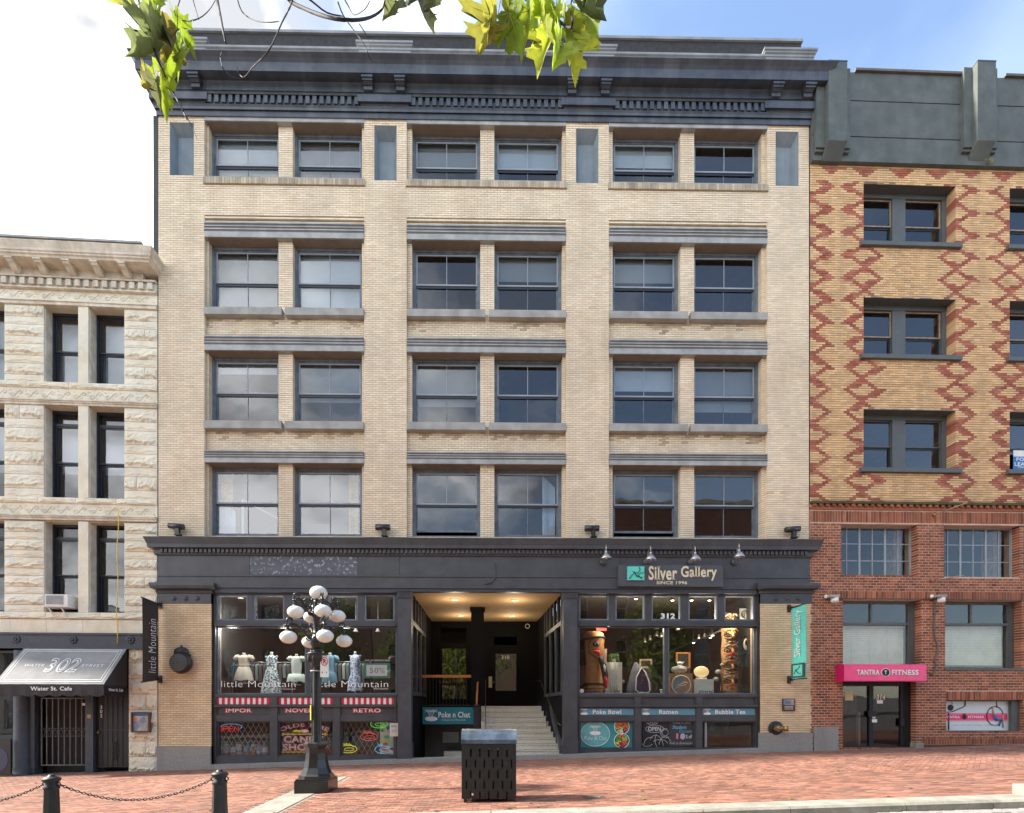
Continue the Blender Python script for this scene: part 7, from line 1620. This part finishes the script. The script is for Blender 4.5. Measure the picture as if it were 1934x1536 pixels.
# --- litter bin
bx_,by_=.08,-7.02; bz=g(bx_)
t=thing('litter_bin','black slotted metal litter bin with a weathered curved blue grey lid','litter bin',(bx_,by_,bz),R(-1.5))
W2=.47; H=1.03; T=.60; lean=.0
def slots(u0,u1,rowsN,cols_):
    hs=[]
    for r in range(rowsN):
        n=cols_ if r%2==0 else cols_+1
        for k in range(n):
            c=u0+(u1-u0)*((k+ (1.0 if r%2==0 else .5))/(cols_+1)); zc=H-.17-r*.185
            hs.append((c-.014,c+.014,zc-.07,zc+.07))
    return hs
q=MB(); slab(q,-W2,W2,.06,H,-.004,.004,slots(-W2,W2,5,5)); q.build('front_panel',m_ironw,t)
q=MB(); slab(q,-W2,W2,.06,H,T-.004,T+.004,slots(-W2,W2,5,5)); q.build('back_panel',m_ironw,t)
for s in(-1,1):
    q=MB(); slab(q,0,T,.06,H,-.004,.004,slots(0,T,5,3)); q.xf(Matrix.Translation((s*W2,0,0))@Matrix.Rotation(PI/2,4,'Z')@Matrix.Translation((0,0,0))); q.build('side_panel',m_ironw,t)
q=MB(); q.box(-W2+.05,W2-.05,.05,T-.05,.08,H-.15); q.build('liner',m_black,t)
q=MB(); prof=[(-.02,H-.01),(-.01,H+.06),(.06,H+.15),(.16,H+.215),(.3,H+.235),(.44,H+.215),(.54,H+.15),(T+.01,H+.06),(T+.02,H-.01)]
q.prism(prof,-W2-.015,W2+.015,'x'); q.build('lid',m_lid,t)
for x in (-W2+.06,W2-.06):
    for y in (.06,T-.06): MB().box(x-.03,x+.03,y-.03,y+.03,-.03,.07).build('foot',m_iron,t)
MB().box(-.3,-.27,-.008,-.004,.12,.16).build('paper_scrap',m_white,t)
# --- bollards and chains
def bollard_at(px,lab):
    D=7.75; x=(px-915)*D/F_PX; y=D-16; z=g(x)
    t=thing('bollard',lab,'bollard',(x,y,z),0,'iron bollards linked by chain')
    q=MB(); q.lathe([(.16,-.1),(.16,.05),(.14,.09),(.115,.12),(.105,.3),(.095,.62),(.10,.64)],n=8,sm=False,rot=PI/8); q.build('post',m_ironw,t)
    q=MB(); q.lathe([(.10,.63),(.105,.66),(.085,.68),(.085,.71),(.075,.72),(.105,.745),(.118,.765),(.115,.785),(.08,.81),(.05,.815),(.045,.83),(.03,.842),(0,.846)],n=20); q.build('cap',m_ironw,t)
    for s in(-1,1): q=MB(); q.tube([(s*.10+.028*math.cos(a),0,.705+.028*math.sin(a)) for a in [i*PI/5 for i in range(10)]],.009,5,closed=True); q.build('ring',m_ironw,t)
    return x,y,z
bA=bollard_at(107,'black iron bollard with domed cap near the left edge of the picture'); bB=bollard_at(419,'black iron bollard with domed cap between the chain and the lamp post')
dxb=bB[0]-bA[0]; bC=(bA[0]-dxb,bA[1],g(bA[0]-dxb))
link_me=MB().tube([(.030*math.cos(a)*(1.0),0,.016*math.sin(a)) for a in [i*PI/6 for i in range(12)]],.0065,5,closed=True).mesh('chain_link',m_ironw)
def chain(a,b,lab):
    t=thing('chain',lab,'chain',(a[0],a[1],a[2]),0,'chains hung between the bollards'); L_=b[0]-a[0]-.26; dz=b[2]-a[2]; n=int(L_/.045); sag=.26
    P0=lambda u:Vector((.13+L_*u,0,.69+dz*u-sag*4*u*(1-u)))
    for i in range(n):
        u=(i+.5)/n; p=P0(u); d=P0(u+.01)-P0(u-.01); an=-math.atan2(d.z,d.x)
        link('chain_link',link_me,t,p,rot=(PI/2 if i%2 else .35,an,0) if 0 else (0,an,0)).rotation_euler=Matrix.Rotation(an,3,'Y').to_4x4().to_euler() if i%2 else (Matrix.Rotation(an,4,'Y')@Matrix.Rotation(PI/2,4,'X')).to_euler()
chain(bA,bB,'sagging black chain between the two bollards'); chain(bC,bA,'black chain rising to the leftmost bollard from beyond the frame')
t=bollard_at(107-312,'black iron bollard beyond the west end of the chain')
# raised kerb block at the far right
x=9.0; q=MB(); q.box(0,.9,-.16,.2,-.1,.16); tag(q.build('kerb_block',m_curb,None,(8.65,KY-.1,g(8.7))),'pale broken concrete block standing on the kerb at the far east','concrete block')
# --- stacked crates/cafe furniture at the far west
def carbox():
    x,z=LP.uv(12,1440,-.25)
    t=thing('menu_board','black sandwich board with a dark arched panel at the far west doorway','menu board',(LO[0],LO[1],0),A_L); a0,a1=lx(-14,-.3),lx(22,-.3); zb_=LP.uv(12,1463,-.3)[1]
    MB().box(a0,a1,-.34,-.28,zb_,zb_+1.05).build('board',m_iron,t); q=MB(); disc(q,(a0+a1)/2,zb_+.45,.2,.32,-.345); q.build('arched_panel',mat('dark_blue_panel',(.04,.05,.10),.4),t)
carbox()
# ============================================================ STREET TREE (the leaves that hang into the view)
def maple(mb,sc_=1.0,fold=.25,seed=0):
    rg=random.Random(seed)
    half=[(x_*.82,z_) for x_,z_ in [(.04,-.02),(.22,-.16),(.40,-.12),(.36,.02),(.50,.10),(.74,.10),(.62,.20),(.82,.30),(.64,.34),(.66,.44),(.44,.38),(.30,.36),(.36,.52),(.52,.62),(.40,.64),(.40,.78),(.24,.72),(.12,.96),(.0,1.12)]]
    out=[(x*sc_*rg.uniform(.9,1.1),z*sc_*rg.uniform(.93,1.07)) for x,z in half]
    out2=[(-x*rg.uniform(.9,1.1),z) for x,z in out[::-1][1:]]
    A=out+out2
    vs=[(0,0,.30*sc_)]+[(x,0,z) for x,z in A]+[(x*.5,0,.30*sc_+(z-.30*sc_)*.5) for x,z in A]
    # fold along the midrib and curl the tips
    vs=[(x*(1-.12*abs(fold)),-abs(x)*fold*1.6-(z*z)*.35*fold/sc_+.04*math.sin(x*14/sc_)*sc_*.6,z) for x,y,z in vs]
    n=len(A); fs=[]
    for i in range(n):
        j=(i+1)%n; fs+=[(0,1+n+i,1+n+j),(1+i,1+j,1+n+j,1+n+i)]
    # inner ring for smoother shading
    mb.add(vs,fs,0,True)
    def sf(x,z): return (x*(1-.12*abs(fold)),-abs(x)*fold*1.6-(z*z)*.35*fold/sc_-.006*sc_,z)
    for tx,tz_ in ((0,1.0),(.40,.62),(-.40,.62),(.62,.26),(-.62,.26),(.34,-.08),(-.34,-.08)): mb.tube([sf(tx*u*.95*.82*sc_,(.02+(tz_-.02)*u)*sc_) for u in (0,.5,.95)],[.011*sc_,.007*sc_,.002*sc_],3,1)
    mb.tube([(0,0,-.45*sc_),(0,.0,.02)],.014*sc_,3)
LM=[]
m_vein=plain('pale_leaf_vein',(.55,.58,.22))
m_lg=leafmat('yellow_green_leaf',(.40,.50,.04),(.28,.42,.035)); m_ly=leafmat('sunlit_yellow_leaf',(.60,.56,.04),(.45,.55,.05)); m_ld=leafmat('dull_green_leaf',(.13,.17,.06),(.20,.20,.10)); m_lb=leafmat('browning_leaf',(.30,.22,.05),(.36,.40,.06))  # sunlit leaves: backlight put into a brighter yellow colour
for k,m__ in enumerate([m_lg,m_ly,m_ld,m_lb,m_lg,m_ly]):
    q=MB(); maple(q,1.0,[.25,.5,.8,1.0,.6,.35][k],k); LM.append(q.mesh('leaf',(m__,m_vein)))
m_bark=mat('mottled_plane_bark',(.20,.17,.12),.9,c2=(.10,.09,.065),var=.2,scale=5,bump=.4); m_twig=mat('dark_twig',(.03,.026,.022),.8)
TX,TY=-2.6,-18.2; tz=gs(TX)
tree=thing('street_tree','street maple whose yellow green leaves and bare twigs hang into the top of the view','tree',(TX,TY,tz))
q=MB(); q.tube([(0,0,-.1),(.02,0,.6),(.0,.05,2.4),(.1,.1,4.2),(.15,.2,6.0),(.1,.2,8.2)],[.30,.22,.19,.17,.12,.06],12); q.build('trunk',m_bark,tree)
def wp(px,py,D): return (( (px-915)*D/F_PX)-TX, (D-16)-TY, EYE+(HY-py)*D/F_PX-tz)
BR=[[(.1,.1,4.3),(.3,1.8,5.6),(.5,2.8,6.3)],[(.12,.15,5.2),(1.2,2.2,6.3),(2.6,3.6,6.7)],[(.1,.1,3.9),(-.9,1.6,5.4),(-1.0,3.6,6.2)]]
for b in BR: MB().tube(b,[.09,.06,.035],8).build('branch',m_bark,tree)
# twigs in view (pixel paths at a distance of about 3.4 m) 
TW=[([(520,-60),(543,2),(575,22),(620,38),(665,43),(700,37),(722,22),(728,5)],.012),([(540,-30),(553,-2),(560,5),(570,-4),(590,8),(620,30),(650,36)],.007),
([(395,-60),(412,0),(418,28),(424,60),(431,92)],[.011]*5),([(555,5),(548,25),(535,50),(520,85),(505,110),(480,135),(463,155),(440,152),(425,138)],.0055),([(425,138),(420,118),(424,105)],.004),([(463,155),(455,148),(451,135)],.004),
([(330,-40),(345,10),(332,40),(355,50),(380,45),(400,28),(412,8)],.004),([(367,0),(372,20),(380,48)],.0035),([(450,0),(460,30),(480,45),(505,50),(530,48)],.004),([(640,10),(650,35),(668,60),(690,90),(700,115),(712,122)],.0045),([(680,50),(695,75),(700,100)],.003),
([(650,0),(660,18),(670,33),(690,22),(700,5)],.004),([(256,-40),(268,10),(275,45),(290,85),(305,125),(318,155),(333,185),(350,218),(358,235)],.008),([(300,-40),(300,20),(308,50),(318,75),(330,100)],.005),([(350,218),(366,245),(377,272)],.003),([(290,85),(270,60),(258,45)],.004),
([(960,-40),(990,-5),(1040,25),(1075,50),(1082,35),(1078,10),(1085,-20)],.010),([(1010,-20),(1035,15),(1055,38)],.006),([(760,-40),(762,0),(764,12)],.004),([(920,-20),(955,2),(985,20)],.005)]
for pts,r in TW:
    q=MB(); W_=[wp(a,b,3.4+.25*math.sin(i*1.3)) for i,(a,b) in enumerate(pts)]
    rr_=[ (r if not isinstance(r,list) else r[0])*(1-.55*i/len(W_)) for i in range(len(W_))]
    # smooth by inserting midpoints
    W2_=[];R2_=[]
    for i in range(len(W_)-1):
        p0=Vector(W_[max(0,i-1)]);p1=Vector(W_[i]);p2=Vector(W_[i+1]);p3=Vector(W_[min(len(W_)-1,i+2)])
        for s in (0,.33,.66):
            W2_.append(.5*((2*p1)+(p2-p0)*s+(2*p0-5*p1+4*p2-p3)*s*s+(3*p1-p0-3*p2+p3)*s**3)); R2_.append(rr_[i])
    W2_.append(Vector(W_[-1])); R2_.append(rr_[-1]*.6)
    q.tube(W2_,R2_,5); q.build('twig',m_twig,tree)
# leaves in view: tip pixel position, size px, rotation, mesh, tilt
LV=[(300,40,75,200,0,.5),(265,30,60,165,3,1.1),(322,100,95,205,1,.5),(345,115,90,190,4,.9),(310,150,80,175,0,.7),(325,85,70,150,2,1.0),(340,70,60,215,3,1.2),(300,170,60,170,1,.4),(360,140,55,160,3,1.1),(285,70,55,190,2,1.2),(335,45,60,140,0,.9),(296,5,70,195,0,.8),(350,95,60,230,5,1.0),(290,185,40,200,3,1.0),
(768,20,72,195,2,.8),(790,12,50,140,2,1.1),(748,15,60,205,2,1.2),
(940,40,82,200,3,.8),(962,30,85,172,0,.9),(1000,25,80,195,4,.8),(1022,45,98,180,5,.9),(1040,60,105,190,1,.6),(1062,60,100,178,0,.5),(1078,72,85,170,1,.8),(1060,95,70,200,4,.7),(1098,25,90,160,4,.6),(1085,10,80,150,2,.7),(1030,10,75,210,0,.7),(950,20,50,150,1,.9),(1050,20,80,200,1,.4),(1068,30,70,160,5,.8),(1010,5,60,180,0,.8),(925,60,45,190,3,1.2)]
random.seed(31)
for (px,py,s,rot,mi,yaw) in LV:
    if px<400 and mi in (1,5): mi=random.choice([0,2,0,1])
    D=3.4+random.uniform(-.25,.25); p=wp(px,py-8,D); sc2=s*D/F_PX*.86; nx_=.58 if px<400 else .86
    o=link('leaf',LM[mi],tree,p,scale=(sc2*nx_,sc2,sc2*1.05)); o.rotation_euler=(random.uniform(-.5,.5),R(rot),random.choice((-1,1))*yaw*random.uniform(.4,1.0))
    o.rotation_mode='XYZ'
# crown above and behind the camera: leaf clumps (seen only in reflections)
q=MB(); random.seed(77)
def in_view_cone(x,y,z): 
    D=y+16; 
    return D>.2 and z<EYE+D*1.42+.25 and z>0
cl=[(random.gauss(0,1.9),random.gauss(-.6,1.6),random.uniform(4.6,9.4)) for _ in range(130)]
for c in cl:
    for k in range(38):
        p=Vector(c)+Vector((random.gauss(0,.42),random.gauss(0,.42),random.gauss(0,.35))); wx,wy,wz=p.x+TX,p.y+TY,p.z+tz
        if in_view_cone(wx,wy,wz) or wy>-14.5: continue
        a=Vector((random.gauss(0,1),random.gauss(0,1),random.gauss(0,1))).normalized()*.11; b=a.orthogonal().normalized()*.09; b.rotate(Matrix.Rotation(random.uniform(0,6.28),3,a.normalized()))
        q.add([tuple(p+a),tuple(p+b),tuple(p-a),tuple(p-b)],[(0,1,2,3)],random.randrange(2))
tag(q.build('foliage',(m_lg,m_ld),tree),kind='stuff')
for k in range(14):
    c=cl[k*7]; 
    if in_view_cone(c[0]+TX,c[1]+TY,c[2]+tz) or c[1]+TY>-14.8: continue
    MB().tube([(.1,.15,3.6+.25*k),( c[0]*.5,c[1]*.5,(c[2]+3.8+.2*k)/2),c],[.07,.04,.015],6).build('branch',m_bark,tree)
# second and third trees along the opposite pavement, and plain buildings there (seen only in the glass)
def farttree(x,y,h,seed,lab,lo=.42):
    t=thing('street_tree',lab,'tree',(x,y,gs(x)),0); rg=random.Random(seed)
    MB().tube([(0,0,-.1),(.05,0,2),(0,.1,h*.5),(0,0,h*.8)],[.22,.18,.13,.05],10).build('trunk',m_bark,t); q=MB()
    for _ in range(110):
        a=rg.uniform(0,6.28); r=2.1*math.sqrt(rg.random()); zc=rg.uniform(h*lo,h); r*=math.sin(PI*min(.98,(zc-h*(lo-.06))/(h*(1.1-lo))))**.5 if zc<h else .3
        c=Vector((r*math.cos(a),r*math.sin(a),zc))
        for k in range(26):
            p=c+Vector((rg.gauss(0,.3),rg.gauss(0,.3),rg.gauss(0,.28))); u=Vector((rg.gauss(0,1),rg.gauss(0,1),rg.gauss(0,1))).normalized()*.14; v=u.orthogonal().normalized()*.11
            q.add([tuple(p+u),tuple(p+v),tuple(p-u),tuple(p-v)],[(0,1,2,3)],rg.randrange(2))
    tag(q.build('foliage',(m_lg,m_ld),t),kind='stuff')
farttree(-11,-20.5,10,1,'leafy street tree on the opposite pavement towards the west'); farttree(-2.6,-21,10,2,'leafy street tree on the opposite pavement facing the entrance',lo=.2); farttree(12.5,-20.5,9,4,'leafy street tree on the opposite pavement towards the east')
m_op=[mat('opposite_dark_brick',(.26,.13,.095),.9,var=.2),mat('opposite_grey_render',(.42,.40,.37),.9),mat('opposite_tan_brick',(.42,.30,.21),.9)]
for k,(x0,x1,h,lab) in enumerate([(-22.,-9,15.5,'dark brick building across the street to the west'),(-38,-22,8,'low tan brick building across the street at the west end'),(-9,6,14.5,'grey rendered building across the street'),(6,26,18,'tan brick building across the street to the east')]):
    t=thing('opposite_building',lab,'building',((x0+x1)/2,-25,gs((x0+x1)/2)),0); w_=(x1-x0)/2-.05; n=int(w_*2/3); hs=[]
    for r in range(4 if h>15 else 3):
        for j in range(n): c=-w_+(2*w_)*(j+.5)/n; hs.append((c-.6,c+.6,1.0+r*3.6,3.2+r*3.6))
    q=MB(); slab(q,-w_,w_,-.6,h,-.4,0,hs); q.build('wall',m_op[k%3],t); MB().box(-w_,w_,-6,-.6,-.6,h-.3).build('core',m_roomd,t)
    q=MB(); cornice(q,[(.0,h-.5),(.3,h-.3),(.35,h),(.0,h+.05)],-w_+.4,w_-.4,.2); q.xf(Matrix.Rotation(PI,4,'Z')); q.build('cornice',m_corn,t)
    for hh in hs:
        q=MB(); frame_ring(q,hh[0],hh[1],hh[2],hh[3],-.3,-.2,.07); q.box(hh[0],hh[1],-.3,-.2,(hh[2]+hh[3])/2-.03,(hh[2]+hh[3])/2+.03); f_=q.build('window',m_white if k%2 else m_dark,t); MB().box(hh[0]+.07,hh[1]-.07,-.27,-.26,hh[2]+.07,hh[3]-.07).build('pane',m_glassn,f_)
# pavement in front of them
q=MB(); q.add([(-38,-25.2,g(-38)),(26,-25.2,g(26)),(26,-19.2,g(26)),(-38,-19.2,g(-38)),(-38,-25.2,gs(-38)),(26,-25.2,gs(26)),(26,-19.2,gs(26)),(-38,-19.2,gs(-38))],[(0,1,2,3),(3,2,6,7)]); tag(q.build('far_pavement',m_pavej),kind='structure')

# a scatter of small fallen leaves along the kerb and by the lamp foot
q=MB(); random.seed(41)
for k in range(46):
    x=random.uniform(-7,11); y=KY+abs(random.gauss(0,.5))+.05 if k%3 else random.uniform(-6.5,-.5); a=random.uniform(0,6.28); s=random.uniform(.02,.05); z=g(x)+.006
    p=[(x+s*math.cos(a+b)*r,y+s*math.sin(a+b)*r,z+random.uniform(0,.018)) for b,r in ((0,1.3),(1.2,.7),(2.2,1),(3.3,.7),(4.4,1),(5.3,.6))]
    q.add(p,[(0,1,2),(0,2,3),(0,3,4),(0,4,5)],random.randrange(2))
tag(q.build('leaf_litter',(m_lb,m_ld)),kind='stuff')
